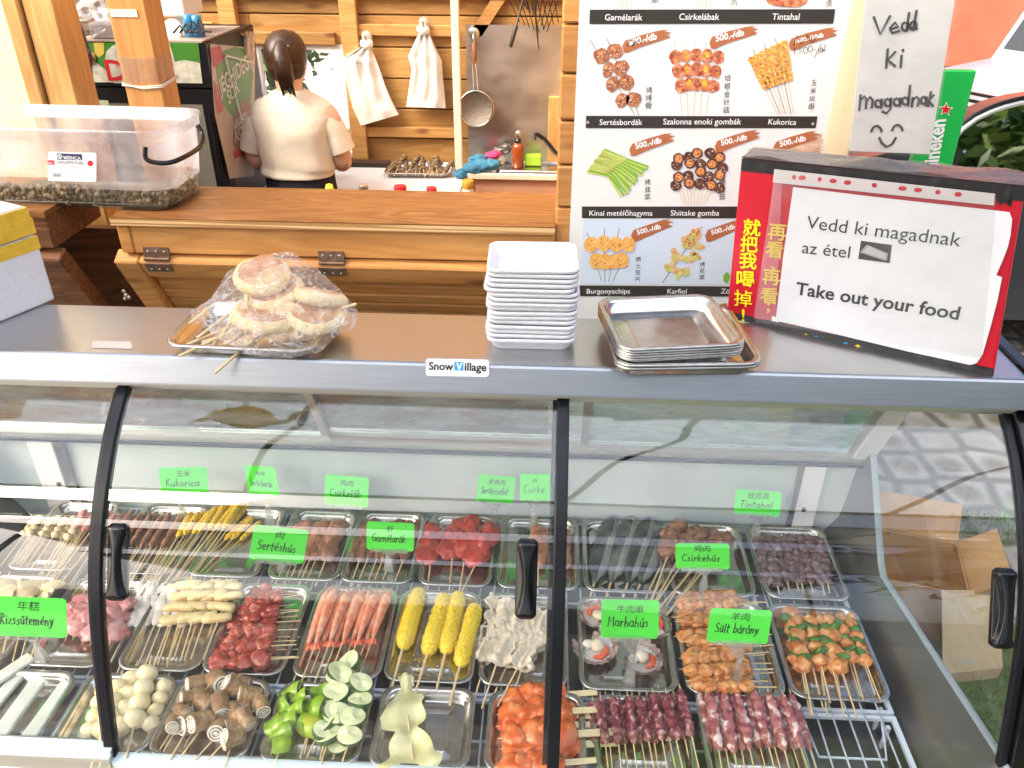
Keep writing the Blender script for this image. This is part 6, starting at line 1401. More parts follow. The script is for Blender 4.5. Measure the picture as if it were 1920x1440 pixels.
# strainer ladle
c = P(893, 203, y=3.66); la = empty('strainer_ladle', 'round wire strainer ladle with a wooden grip hanging on the steel sheet', 'strainer', P(889, 60, y=3.70))
rd_ = (P(925, 203, y=3.66) - c).length; m = MB()
ring = [c + Vector((rd_ * math.cos(a), -.01, rd_ * math.sin(a))) for a in [6.2832 * k / 32 for k in range(33)]]; m.tube(ring, .0045, 6); part(m, 'rim', steel_t, la)
m = MB(); m.grid(lambda u, v: c + Vector((rd_ * v * math.cos(6.2832 * u), .02 * (1 - v * v) - .01, rd_ * v * math.sin(6.2832 * u))), 32, 8); part(m, 'mesh_bowl', mat('wire_mesh', (.22, .19, .16), .35, .8, bump=1, bscale=260), la)
m = MB(); s0 = P(889, 118, y=3.68); 
for dx in (-.006, .006): m.tube([s0 + Vector((dx, 0, 0)), c + Vector((dx * 1.6, -.012, rd_))], .003, 6)
m.tube([s0, P(889, 132, y=3.68)], .008, 8); part(m, 'shaft', steel_t, la)
m = MB(); m.tube([P(889, 78, y=3.685), P(889, 82, y=3.685), P(889, 112, y=3.68), P(889, 118, y=3.68)], [.006, .0115, .0115, .009], 10); part(m, 'grip', mat('worn_brown_grip', (.19, .07, .03), .45, c2=(.26, .11, .05), sc_=(20, 20, 90)), la)
m = MB(); h_ = P(888, 62, y=3.70); m.blob(h_, (.026, .006, .024), .05, 1, 1, 2); m.tube([h_, h_ + Vector((0, -.02, -.012)), P(889, 80, y=3.685)], .004, 6); part(m, 'hook', zinc, la)
# tongs and wire grills hanging top right
for k, (a, b_, l) in enumerate((((986, -20), (957, 88), 'black handled tongs hanging at the top right, slanting to the left'), ((1000, -20), (1010, 92), 'thin dark skewer iron hanging straight at the top right'))):
    m = MB(); pa, pb = P(*a, y=3.5), P(*b_, y=3.5); d = pb - pa; m.tube([pa, pa + d * .6, pa + d * .63, pb], [.004, .004, .009 if k == 0 else .004, .008 if k == 0 else .002], 8); solid('hanging_tongs' if k == 0 else 'iron_rod', m, dark_mt, l, 'tongs' if k == 0 else 'iron rod')
m = MB()
for k in range(9):
    a, b_ = P(950 + k * 11, -10, y=3.55), P(975 + k * 9, 62 - abs(k - 4) * 5, y=3.55); m.tube([a, b_], .002, 5); a, b_ = P(1050 - k * 11, -10, y=3.556), P(985 + (8 - k) * 5, 60 - k * 6, y=3.556); m.tube([a, b_], .002, 5)
solid('wire_grill', m, dark_mt, 'dark wire grill net hanging in the top right corner of the kiosk', 'grill net')
# jars just behind the counter
sh = MB(); sh.bb((-.95, 2.10, 1.17), (.015, 2.30, 1.19)); part(sh, 'inner_shelf', larch_dk, kiosk)
def jar(u, vtop, y, wpx, capm, capn, bodym, label, caph=.018, blunt=0):
    c = P(u, vtop, y=y); r_ = wpx / 2 * (c - CO).length / CAM_F; root = empty('jar', label, 'jar', (c.x, y, 1.1905)); INV.pop(root.name); H_ = c.z - 1.1905
    m = MB(); m.lathe([(r_ * .95, 0), (r_ * 1.02, .004), (r_ * 1.02, H_ - caph - .008), (r_ * .85, H_ - caph - .0005)], 20); part(m, 'body', bodym, root)
    m = MB(); m.lathe([(r_ * .95, H_ - caph), (r_, H_ - caph + .002), (r_ * (.6 if blunt else .97), H_ - .002), (r_ * (.3 if blunt else .9), H_)], 24); part(m, capn, capm, root)
jg = mat('jar_glass', (.25, .22, .16), .1)
jar(617, 345, 2.2, 20, mat('yellow_cap', (.85, .80, .02), .35), 'cap', white_pl, 'squeeze bottle with a bright yellow cap behind the counter', .03, 1)
jar(681, 346, 2.2, 17, zinc, 'lid', jg, 'small jar with a metal lid behind the counter', .014)
jar(750, 348, 2.19, 23, mat('red_lid', (.62, .01, .03), .3), 'lid', jg, 'jar with a bright red lid behind the counter, left of the other red one')
jar(809, 351, 2.18, 19, mat('red_lid_b', (.66, .01, .03), .3), 'lid', jg, 'smaller red lidded jar behind the counter, between the other red lid and the spice jar')
jar(877, 338, 2.17, 22, mat('amber_lid', (.55, .27, .03), .35), 'lid', mat('spice_label', (.55, .33, .12), .4, c2=(.75, .7, .6), sc_=(40, 40, 60)), 'spice jar with an orange lid behind the counter at the right', .02)
# drinks fridge with printed sides
fr = empty('drinks_fridge', 'black drinks fridge with a green printed header behind the front post', 'fridge', (-1.44, 3.25, .06))
FX0, FX1, FY0, FY1 = P(148, 100, y=3.0).x, P(388, 100, y=3.0).x, 3.0, 3.52; FZ1 = P(300, 80, y=3.0).z
m = MB(); m.bb((FX0, FY0 + .05, .06), (FX1, FY1, FZ1)); part(m, 'body', black_mt, fr, .006)
zh = P(300, 163, y=3.0).z
fpl = Plane2((0, FY0 + .0, 0), (0, -1, 0)); m = MB(); m.bb((FX0, FY0 + .001, zh), (FX1, FY0 + .049, FZ1 - .002), 5)
mh = [(152, 80), (372, 80), (380, 156), (162, 154)]
fpl.poly(m, mh, 0, .0012)
fpl.poly(m, [(153, 122), (170, 112), (185, 120), (200, 132), (230, 140), (375, 118), (380, 156), (162, 154)], 1, .002)
fpl.poly(m, [(320, 118), (345, 112), (372, 117), (378, 155), (318, 155)], 1, .0022)
fpl.poly(m, [(176, 80), (195, 80), (196, 100), (186, 108), (178, 100)], 3, .0022)
fpl.poly(m, [(200, 96), (212, 85), (230, 80), (318, 80), (330, 120), (318, 156), (215, 156), (196, 120)], 1, .0026)
fpl.text(m, 'D', (204, 150), (240, 150), 2, .0032, .02, hpx=38);
q = fpl.at(168, 106, .004); m.lathe([(.024, 0), (.024, .003), (.016, .009), (.010, .008), (.002, .006)], 18, 4, M=Matrix.Translation(q) @ Matrix.Rotation(R(90), 4, 'X'))
part(m, 'header_sign', [mat('header_green', (.05, .20, .03), .3), mat('icy_white', (.62, .62, .54), .4, c2=(.40, .42, .34), sc_=(40, 40, 40)), mat('beer_red', (.50, .02, .03), .4), mat('ribbon_gold', (.55, .40, .08), .4), mat('brass_lock', (.62, .50, .26), .3, .9), black_mt], fr)
m = MB(); m.bb((FX0, FY0 + .004, .1), (FX1, FY0 + .049, zh - .006)); m.bb((FX0 + .05, FY0 + .001, .2), (FX1 - .05, FY0 + .0038, zh - .06), 1); fpl.poly(m, [(185, 187), (203, 188), (207, 206), (188, 206)], 2, .002); m.tube([(FX1 - .02, FY0 - .01, zh - .30), (FX1 - .02, FY0 - .012, zh - .07)], .008, 8)
part(m, 'door', [black_mt, mat('door_glass', (.20, .20, .17), .15), mat('pale_sticker', (.45, .55, .35), .5)], fr)
sd_ = Plane2((FX1 + .001, 0, 0), (1, 0, 0)); m = MB()
def sdp(pts, mi, h): sd_.poly(m, pts, mi, h)
sdp([(393, 82), (478, 90), (476, 330), (430, 335), (402, 215)], 0, .001); sdp([(402, 100), (440, 88), (462, 92), (474, 140), (468, 200), (440, 225), (412, 190)], 1, .0016)
sdp([(392, 92), (412, 86), (420, 110), (402, 128), (396, 118)], 2, .0022); sdp([(400, 150), (408, 160), (418, 205), (408, 215), (402, 180)], 2, .0022); sdp([(438, 215), (458, 185), (472, 200), (474, 275), (452, 300), (436, 270)], 3, .0022); sdp([(436, 284), (474, 268), (475, 280), (438, 298)], 2, .0026)
for t_, a, b_ in (('JÉGHIDEG', (412, 178), (466, 128)), ('SÖR', (428, 196), (448, 170)), ('ARANY', (438, 245), (463, 224)), ('ÁSZOK', (440, 268), (472, 246))): sd_.text(m, t_, a, b_, 4, .003, .02)
sd_.stroke(m, [(418, 104), (450, 225)], .012, 4, .008); sd_.stroke(m, [(418, 104), (474, 118)], .008, 4, .008)
part(m, 'side_print', [mat('side_grey', (.52, .46, .42), .45, c2=(.42, .35, .31), sc_=(9, 9, 9)), mat('side_green', (.10, .26, .05), .4), mat('side_red', (.44, .07, .09), .4), mat('side_brown', (.26, .13, .07), .4), mat('side_white', (.66, .62, .56), .4)], fr)
# things on the fridge
zt = FZ1 + .001
def on(u, y=3.06): return Vector((P(u, 70, y=y).x, y, zt))
c = on(330); m = MB(); a, b_ = P(305, -10, y=3.16), P(356, 30, y=3.16); m.bb((a.x, 3.12, b_.z), (b_.x, 3.3, a.z + .02)); m.bb((a.x + .02, 3.16, zt), (b_.x - .01, 3.28, b_.z - .001)); solid('white_carton_box', m, white_pl, 'white box on top of the fridge, right of the front post', 'box', None, .008)
m = MB(); c = P(325, 57, y=3.09); m.lathe([(.036, 0), (.038, .004), (.030, .010), (.026, .008), (.002, .009)], 24, M=Matrix.Translation(c) @ Matrix.Rotation(R(80), 4, 'X')); m.bb((c.x - .02, c.y + .001, zt), (c.x + .02, c.y + .02, c.z)); solid('round_timer', m, white_pl, 'small round white dial on the fridge beside the blue bottles', 'dial')
for u, s_, l in ((359, 1, 'pale blue bottle on the fridge, left of the two'), (374, 1.05, 'darker blue bottle on the fridge, right of the two')):
    c = on(u, 3.1); o = empty('blue_bottle', l, 'bottle', c, 'blue bottles on the fridge'); INV.pop(o.name); m = MB(); hb = (P(u, 28, y=3.1).z - zt) * (1 if s_ == 1 else .97); m.lathe([(.021, 0), (.022, .004), (.022, hb * .55), (.018, hb * .7), (.018, hb * .72)], 18); part(m, 'bottle', mat('bottle_blue', (.02, .10, .24) if s_ > 1 else (.04, .22, .36), .2, coat=.3), o)
    m = MB(); m.lathe([(.0175, hb * .72), (.0175, hb), (.012, hb + .002)], 16); part(m, 'cap', mat('cap_blue', (.03, .24, .44), .3), o)
m = MB(); rw = random.Random(6)
for k in range(4): u0 = 325 + k * 12; m.tube([P(u0, 62, y=3.05), P(u0 + 12, 48 - k * 4, y=3.08), P(u0 + 22, 58, y=3.04), P(u0 + 34, 60, y=3.03)], .0035, 6)
solid('cable_tangle', m, black_mt, 'tangle of black cable on the fridge below the white box', 'cable')
m = MB(); c = P(150, 66, y=3.04); e = P(385, 68, y=3.04); m.bb((c.x, 3.0, zt), (e.x, 3.4, zt + .006)); solid('fridge_mat', m, mat('dull_cloth', (.36, .30, .25), .8), 'dull sheet lying flat over the top of the fridge', 'sheet')
rolls = [((188, 30), .026), ((207, 30), .026), ((160, 20), .03), ((182, 8), .028)]
for k, ((u, v), r_) in enumerate(rolls):
    c = P(u, v, y=3.08); m = MB(); Mx = Matrix.Translation(c) @ Matrix.Rotation(R(90), 4, 'X') @ Matrix.Rotation(.2 * k, 4, 'Y')
    m.lathe([(r_ * .42, 0), (r_, 0), (r_, -.14), (r_ * .42, -.14), (r_ * .42, 0)], 22, M=Mx, caps=(0, 0)); solid('paper_roll', m, paper, ['paper roll end on, left of the two by the post', 'paper roll end on, half behind the post', 'paper roll tipped in the plastic bag at the left', 'uppermost paper roll in the plastic bag'][k], 'paper roll', 'paper rolls on the fridge')
m = MB(); a, b_ = P(166, 42, y=3.03), P(232, 68, y=3.03); m.bb((a.x, 3.02, zt + .007), (b_.x, 3.2, a.z)); solid('grey_packet', m, mat('mauve_film', (.40, .34, .36), .35, bump=.4, bscale=30), 'grey mauve film wrapped packet under the paper rolls', 'packet', None, .006)
def bgf(u, v):
    q = P(128 + 95 * u, -12 + 78 * v, y=3.0 - .0 + .02 * math.sin(u * 3)); return q + Vector((0, -.02 + .05 * noise.noise(Vector((u * 4, v * 4, 1))), 0))
m = MB(); m.grid(bgf, 26, 20); solid('clear_bag', m, bag_film, 'crumpled clear plastic bag round the paper rolls on the fridge', 'bag')
# dark red bag hanging inside the left jamb
def dbg(u, v):
    w_ = .25 + .75 * min(1, v * 2.2); return P(132 + 8 * v + (u - .5) * 46 * w_, 45 + 135 * v, y=2.85 - .05 * math.sin(math.pi * u) - .03 * noise.noise(Vector((u * 5, v * 6, 2))))
m = MB(); m.grid(dbg, 20, 24); m.grid(lambda u, v: dbg(1 - u, v) + Vector((0, .05, 0)), 20, 24); solid('dark_red_bag', m, mat('dark_red_film', (.075, .014, .010), .22, c2=(.12, .03, .015), sc_=(12, 12, 12), bump=.6, bscale=25), 'dark red plastic bag hanging inside the left door frame', 'bag')
m = MB()
def pbf(u, v): return P(440 + 30 * u - 10 * v * (1 - u), 62 + 42 * v + 22 * u * v, y=3.42 - .05 * math.sin(3 * u) + .03 * noise.noise(Vector((u * 4, v * 4, 6))))
m.grid(pbf, 14, 14); m.grid(lambda u, v: pbf(1 - u, v) + Vector((0, .05, 0)), 14, 14); solid('beige_bag', m, mat('beige_film', (.58, .44, .30), .4, bump=.5, bscale=30), 'crumpled beige bag on the rear corner of the fridge', 'bag')

# ---------------------------------------------------------------- the cook, seen from behind
PXY = Vector((-.992, 3.20, 0)); pe = empty('person', 'person in a cream t-shirt, back turned, dark hair in a ponytail, working at the table', 'person', (PXY.x, PXY.y, .06))
skin_m = mat('skin', (.74, .46, .33), .45, c2=(.78, .52, .38), sc_=(12, 12, 12), sss=.0)
V = []; E = []; RD = []
def jv(p, r, par=None):
    V.append(PXY + Vector(p)); RD.append(r if isinstance(r, tuple) else (r, r)); 
    if par is not None: E.append((par, len(V) - 1))
    return len(V) - 1
pel = jv((0, 0, .90), (.125, .085)); ab = jv((0, 0, 1.02), (.115, .08), pel); chs = jv((0, .0, 1.17), (.135, .09), ab); nb = jv((0, 0, 1.285), (.07, .06), chs); nk = jv((-.004, .012, 1.335), .042, nb); hd = jv((-.006, .03, 1.40), (.062, .07), nk); h2 = jv((-.006, .03, 1.455), (.066, .076), hd); h3 = jv((-.006, .03, 1.50), (.045, .05), h2)
jv((-.008, .118, 1.415), .011, hd)
for s_ in (-1, 1):
    jv((s_ * .07 - .006, .03, 1.415), .012, hd)
    sh_ = jv((s_ * .145, 0, 1.255), .05, chs); el = jv((s_ * .182, .0, 1.05), .036, sh_); wr = jv((s_ * .10, .19, 1.0), .026, el); pm = jv((s_ * .07, .255, .985), .03, wr)
    for k, (dx, L_) in enumerate(((-.026, .05), (-.009, .065), (.009, .068), (.026, .055))): f1 = jv((s_ * .07 + dx, .295, .98), .0095, pm); jv((s_ * .07 + dx, .295 + L_ * .8, .955), .0075, f1)
    th = jv((s_ * .07 - s_ * .04, .275, .995), .010, pm); jv((s_ * .02, .30, .985), .008, th)
    hp = jv((s_ * .075, 0, .80), .085, pel); kn = jv((s_ * .085, .01, .46), .058, hp); an = jv((s_ * .09, 0, .12), .042, kn); jv((s_ * .095, .12, .085), .035, an)
me = bpy.data.meshes.new('body'); me.from_pydata(V, E, []); me.materials.append(skin_m); bo_ = bpy.data.objects.new('body', me); COL.objects.link(bo_); bo_.parent = pe; bo_.matrix_parent_inverse = INV[pe.name]
sk = bo_.modifiers.new('skin', 'SKIN'); sk.use_smooth_shade = True
if not me.skin_vertices: me.attributes.new  # the modifier adds the layer
for i, r in enumerate(RD):
    me.skin_vertices[0].data[i].radius = r; me.skin_vertices[0].data[i].use_root = (i == 0)
bo_.modifiers.new('sub', 'SUBSURF').levels = 2; bo_.modifiers['sub'].render_levels = 2
shirt_m = mat('cream_cotton', (.80, .75, .60), .85, c2=(.83, .78, .64), sc_=(40, 40, 40), bump=.2)
m = MB(); n = 40; rings = []
prof = [(1.012, .142, .098), (1.018, .146, .10), (1.035, .146, .10), (1.05, .143, .10), (1.13, .147, .102), (1.19, .156, .103), (1.235, .160, .097), (1.268, .150, .088), (1.295, .125, .076), (1.315, .085, .064), (1.328, .06, .055), (1.334, .052, .05), (1.325, .048, .046)]
prof = [tuple(a + (b_ - a) * f for a, b_ in zip(prof[i], prof[i + 1])) for i in range(len(prof) - 1) for f in (0, .25, .5, .75)] + [prof[-1]]
for z, a_, d_ in prof:
    r_ = []
    for j in range(n):
        q = 6.2832 * j / n; ex = .8; cx = math.copysign(abs(math.cos(q)) ** ex, math.cos(q)); sy = math.copysign(abs(math.sin(q)) ** ex, math.sin(q))
        fo = 1 + .04 * noise.noise(Vector((cx * 2, sy * 2, z * 14))) + (.05 * math.sin(z * 95 + cx * 2.2) * max(0, 1 - abs(z - 1.0) / .09)) + .035 * noise.noise(Vector((cx * 3 + z * 9, sy, z * 5 - cx * 4)))
        r_.append(PXY + Vector((a_ * cx * fo, d_ * sy * fo, z)))
    rings.append(r_)
m.loft(rings, 0, caps=(0, 0))
for s_ in (-1, 1):
    rs_ = []
    for k in range(14):
        t_ = k / 13; c = Vector((s_ * (.096 + .086 * t_ ** .85), .0, 1.254 - .15 * t_ ** 1.35)); rad = .056 - .004 * t_; nrm = Vector((s_ * (1 - .62 * t_), 0, -.35 - .75 * t_)).normalized(); up = Vector((0, 1, 0)); sd__ = nrm.cross(up)
        rs_.append([PXY + c + (up * math.cos(a) * 1.05 + sd__ * math.sin(a) * .95) * rad * (1 + .07 * noise.noise(Vector((k * .4, math.cos(a) * 1.3, s_ + math.sin(a))))) for a in [6.2832 * j / 20 for j in range(20)]])
    m.loft(rs_ if s_ < 0 else rs_[::-1], 0, caps=(0, 0))
sp2 = Plane2(PXY + Vector((0, -.111, 0)), (0, -1, 0))
so = part(m, 'shirt', shirt_m, pe)
m = MB()
for pts in ([(541, 168), (544, 164), (547, 168), (546, 176), (542, 176)],): sp2.poly(m, pts, 0, .002)
for l in ([(540, 170), (536, 167)], [(548, 170), (552, 167)], [(540, 173), (535, 174)], [(548, 173), (553, 174)]): sp2.stroke(m, l, .003, 0, .002)
sp2.text(m, 'CD', (539, 182), (549, 182), 0, .002); part(m, 'print', ink, so)
jean = mat('dark_denim', (.014, .015, .026), .85, c2=(.028, .03, .05), sc_=(90, 90, 90))
m = MB(); rings = []
for z, a_, d_ in ((1.03, .136, .09), (.97, .140, .094), (.88, .152, .10), (.80, .155, .10)):
    rings.append([PXY + Vector((a_ * math.cos(q), d_ * math.sin(q), z)) for q in [6.2832 * j / 28 for j in range(28)]])
m.loft(rings, 0, caps=(0, 1))
for s_ in (-1, 1): m.tube([PXY + Vector((s_ * .07, 0, .85)), PXY + Vector((s_ * .08, .005, .46)), PXY + Vector((s_ * .088, 0, .13))], [.092, .07, .056], 16)
part(m, 'jeans', jean, pe)
hair = mat('dark_brown_hair', (.022, .010, .006), .38, c2=(.055, .024, .012), sc_=(120, 120, 8), bump=.5)
m = MB(); hc_ = PXY + Vector((-.006, .025, 1.452)); m.blob(hc_, (.080, .092, .088), .05, 2, 1, 3); m.blob(hc_ + Vector((0, -.012, -.03)), (.074, .078, .075), .05, 2, 2, 3)
m.tube([hc_ + Vector((.01, -.075, .045)), hc_ + Vector((.016, -.115, .02)), hc_ + Vector((.022, -.122, -.035)), hc_ + Vector((.028, -.114, -.075)), hc_ + Vector((.030, -.104, -.115))], [.022, .032, .034, .027, .006], 16)
for k in range(26): a = random.Random(k).uniform(-.02, .02); m.tube([hc_ + Vector((.02 + a, -.145, .0)), hc_ + Vector((.026 + a * 1.3, -.148, -.05)), hc_ + Vector((.030 + a * 1.4, -.118, -.112 - abs(a)))], [.004, .005, .001], 5)
part(m, 'hair', hair, pe)
m = MB()
for k in range(5): m.blob(hc_ + Vector((.0 + k * .009, -.086 + .0015 * k, .050 - .002 * k)), (.006, .004, .004), .3, 2, k, 1)
part(m, 'hair_clip', zinc, pe)

# ---------------------------------------------------------------- outside at the right
# cardboard boxes on the grass
def carton(c, wd, dp, h, rz, label, flaps=True, mt=kraft):
    root = empty('cardboard_box', label, 'cardboard box', c); INV.pop(root.name); root.rotation_euler.z = rz; m = MB(); t_ = .005
    m.bb((-wd / 2, -dp / 2, 0), (wd / 2, dp / 2, t_)); m.bb((-wd / 2, -dp / 2, t_), (-wd / 2 + t_, dp / 2, h)); m.bb((wd / 2 - t_, -dp / 2, t_), (wd / 2, dp / 2, h)); m.bb((-wd / 2 + t_, -dp / 2, t_), (wd / 2 - t_, -dp / 2 + t_, h)); m.bb((-wd / 2 + t_, dp / 2 - t_, t_), (wd / 2 - t_, dp / 2, h)); part(m, 'box', mt, root)
    for (a, b_, o_) in (((-wd / 2, dp / 2), (wd / 2, dp / 2), Vector((0, .6, .8))), ((wd / 2, -dp / 2), (wd / 2, dp / 2), Vector((.75, 0, .66))), ((-wd / 2, -dp / 2), (-wd / 2, dp / 2), Vector((-.8, 0, .3)))):
        m = MB(); a3, b3 = Vector((*a, h + .001)), Vector((*b_, h + .001)); f = o_ * dp * .5; th = Vector((0, 0, .004)); m.hexa([a3, b3, b3 + f, a3 + f, a3 + th, b3 + th, b3 + f + th, a3 + f + th]); part(m, 'flap', mt, root)
c = P(1690, 1190, z=0); carton((c.x, c.y + .12, .008), .34, .24, .20, R(-14), 'open brown cardboard box on the ground beyond the case end')
A, B, C_, D_ = P(1768, 1264, z=.05), P(1880, 1252, z=.05), P(1875, 1120, z=.22), P(1766, 1120, z=.22); m = MB(); dd = Vector((.01, .03, 0)); m.hexa([A, B, B + dd, A + dd, D_, C_, C_ + dd, D_ + dd]); m.hexa([p for p in (A - Vector((0, 0, .045)), B - Vector((0, 0, .045)), B + dd * 3 - Vector((0, 0, .045)), A + dd * 3 - Vector((0, 0, .045)), A - Vector((0, 0, .001)), B - Vector((0, 0, .001)), B + dd - Vector((0, 0, .001)), A + dd - Vector((0, 0, .001)))])
qa, qb = P(1786, 1235, z=.085), P(1850, 1215, z=.11); m.add([P(1784, 1238, pl=(A - dd * .1, (B - A).cross(D_ - A))), P(1812, 1246, pl=(A - dd * .1, (B - A).cross(D_ - A))), P(1868, 1232, pl=(A - dd * .1, (B - A).cross(D_ - A))), P(1852, 1218, pl=(A - dd * .1, (B - A).cross(D_ - A))), P(1798, 1212, pl=(A - dd * .1, (B - A).cross(D_ - A)))], [(0, 1, 2, 3, 4), (4, 3, 2, 1, 0)], 1)
solid('cardboard_sheet', m, [kraft_l, paper], 'pale torn cardboard panel with a white label, leaning beside the open box', 'cardboard')
# terracotta building, white van, dark car
b = empty('terracotta_building', 'flat terracotta coloured building behind the parked cars', 'building', (6, 10.5, 0)); m = MB()
wm = mat('terracotta_render', (.46, .13, .075), .8, c2=(.52, .17, .10), sc_=(2, 2, 2), bump=.15)
WY = 10.5; wa, wb_ = P(1700, 123, y=WY), P(1856, 200, y=WY)
m.bb((1.2, WY, 0), (wa.x, WY + .4, 5)); m.bb((wb_.x, WY, 0), (22, WY + .4, 5)); m.bb((wa.x, WY, wa.z), (wb_.x, WY + .4, 5)); m.bb((wa.x, WY, 0), (wb_.x, WY + .4, .02)); part(m, 'wall', wm, b)
m = MB(); bw = .05
for x in (wa.x, wa.x + .28, wb_.x - bw * 1.6): m.bb((x, WY + .06, .02), (x + bw, WY + .14, wa.z))
m.bb((wa.x + bw, WY + .07, wa.z - .05), (wb_.x - bw * 1.7, WY + .13, wa.z - .001))
wo = part(m, 'window', mat('brown_frame', (.16, .07, .04), .5), b); m = MB(); m.bb((wa.x + .01, WY + .10, .025), (wb_.x - .01, WY + .11, wa.z - .06)); part(m, 'pane', mat('dim_pane', (.22, .22, .20), .1), wo)
vn = empty('white_van', 'white van parked nose forward with a grey slatted grille', 'van', (5.2, 6.6, 0)); INV.pop(vn.name)
vc = P(1772, 203, y=7.0); vn.location = (vc.x, 7.0, 0); vn.rotation_euler.z = R(-58); zt_ = vc.z
vw = mat('van_silver_white', (.42, .43, .56), .3, coat=.4)
m = MB(); rings = []
for y, z0, z1, hw in ((0, .35, zt_ - .14, .78), (.03, .3, zt_ + .07, .84), (.10, .28, zt_ + .085, .88), (.75, .28, zt_ + .11, .95), (1.9, .28, zt_ + .17, .96)):
    rings.append([Vector((x * hw, y, z)) for x, z in ((-1, z0), (1, z0), (1, z1 - .14), (.93, z1 - .04), (.6, z1), (-.6, z1), (-.93, z1 - .04), (-1, z1 - .14))])
m.loft(rings, 0, (1, 1), True); rings = [[Vector((x * .93, y, z)) for x, z in ((-1, .3), (1, .3), (1, zt_ + .1), (.96, h), (-.96, h), (-1, zt_ + .1))] for y, h in ((1.901, zt_ + .165), (2.6, zt_ + 1.1), (4.2, zt_ + 1.2), (4.3, zt_ + 1.0))]; m.loft(rings, 0, (1, 1), False)
part(m, 'body', vw, vn)
m = MB()
for k in range(5): m.box((-.0, -.012, zt_ - .10 + .055 * k), (.84, .03, .03), 0, rot=Matrix.Rotation(-.5, 3, 'X'))
m.box((0, .0, zt_ + .01), (.9, .03, .30), 1); part(m, 'grille', [mat('grille_grey', (.20, .18, .19), .35, .5), black_pl], vn)
for s_ in (-1, 1):
    m = MB(); m.blob((s_ * .69, .07, zt_ + .03), (.2, .09, .085), .03, 1, 1, 3); part(m, 'headlight', mat('lamp_glass', (.45, .52, .60), .06, .3, coat=1), vn)
m = MB(); m.hexa([Vector((sx_ * .84, y - .012, z_)) for y, z_ in ((1.94, zt_ + .22), (2.55, zt_ + 1.02)) for sx_, y in ((-1, y), (1, y), (1, y + .01), (-1, y + .01))]); part(m, 'windscreen', mat('dark_glass', (.02, .025, .025), .04, coat=1), vn)
m = MB(); m.box((.42, .62, zt_ + .135), (.16, .07, .012), 0, rot=Matrix.Rotation(.08, 3, 'X')); part(m, 'vent', dark_mt, vn)
for s_ in (-1, 1):
    m = MB(); m.lathe([(.2, -.1), (.33, -.1), (.34, -.08), (.34, .08), (.33, .1), (.2, .1)], 28, M=Matrix.Translation((s_ * .82, .75, .34)) @ Matrix.Rotation(R(90), 4, 'Y')); part(m, 'wheel', black_mt, vn)
# dark car nearer by, side on
ca = empty('dark_car', 'dark car parked side on, trees mirrored in its side windows', 'car', (3, 3.9, 0)); CY = 3.7
arc_px = [(1790, 262), (1812, 243), (1838, 227), (1866, 215), (1894, 206), (1925, 199), (1990, 190), (2100, 185), (2260, 190), (2400, 215), (2520, 262)]
ap = [P(u, v, y=CY) for u, v in arc_px]; zb = P(1800, 330, y=CY).z; zt2 = max(p.z for p in ap)
cp_ = mat('car_paint', (.03, .033, .038), .15, .3, coat=1)
m = MB(); bot = .25
ends = [Vector((ap[0].x - .75, CY, zb - .06))] + [p + Vector((0, 0, .02)) for p in ap] + [Vector((ap[-1].x + 1.1, CY, zb - .03))]
low = [Vector((p.x, CY, bot)) for p in ends]
rings = []
for d, k_ in ((-.02, 1), (.0, 1.0), (.10, .97), (.34, .58), (1.2, .1), (1.5, 0)):
    rings.append([Vector((p.x, CY + d + (.30 * max(0, (p.z - zb)) if d < .3 else -.3 * max(0, p.z - zb)), p.z if d in (-.02, 0) else zb + (p.z - zb) * k_)) for p in ends] + [Vector((p.x, CY + d - (.06 if d < .3 else 0), bot)) for p in low[::-1]])
m.loft(rings, 0, (1, 1), False); part(m, 'body', cp_, ca)
tilt_n = Vector((0, -1, .30)).normalized()
def wq(p, d): return Vector((p.x, CY - .021 + .30 * max(0, p.z - zb) - d, p.z))
m = MB(); top = [wq(p, .006) for p in ap]; lo = [wq(Vector((p.x, CY, zb + .01)), .006) for p in ap]; nA = len(ap)
m.add(top + lo, [(i, i + 1, i + 1 + nA, i + nA) for i in range(nA - 1)]); part(m, 'side_window', mat('mirror_dark_glass', (.74, .78, .74), .02, 1), ca)
m = MB(); m.tube([wq(p, .012) for p in ap], .011, 8); part(m, 'window_trim', alu, ca)
m = MB(); m.tube([wq(p + Vector((0, 0, .022)), .010) for p in ap], .006, 6); part(m, 'seal', black_mt, ca)
for x in (ap[0].x - .05, ap[-1].x + .2):
    m = MB(); m.lathe([(.18, -.1), (.30, -.1), (.31, -.08), (.31, .08), (.30, .1), (.18, .1)], 28, M=Matrix.Translation((x, CY + .03, .31)) @ Matrix.Rotation(R(90), 4, 'X')); wo = part(m, 'wheel', black_mt, ca)
    m = MB(); m.lathe([(.001, -.105), (.17, -.10), (.175, -.06)], 20, M=Matrix.Translation((x, CY + .03, .31)) @ Matrix.Rotation(R(90), 4, 'X')); part(m, 'rim', alu, wo)

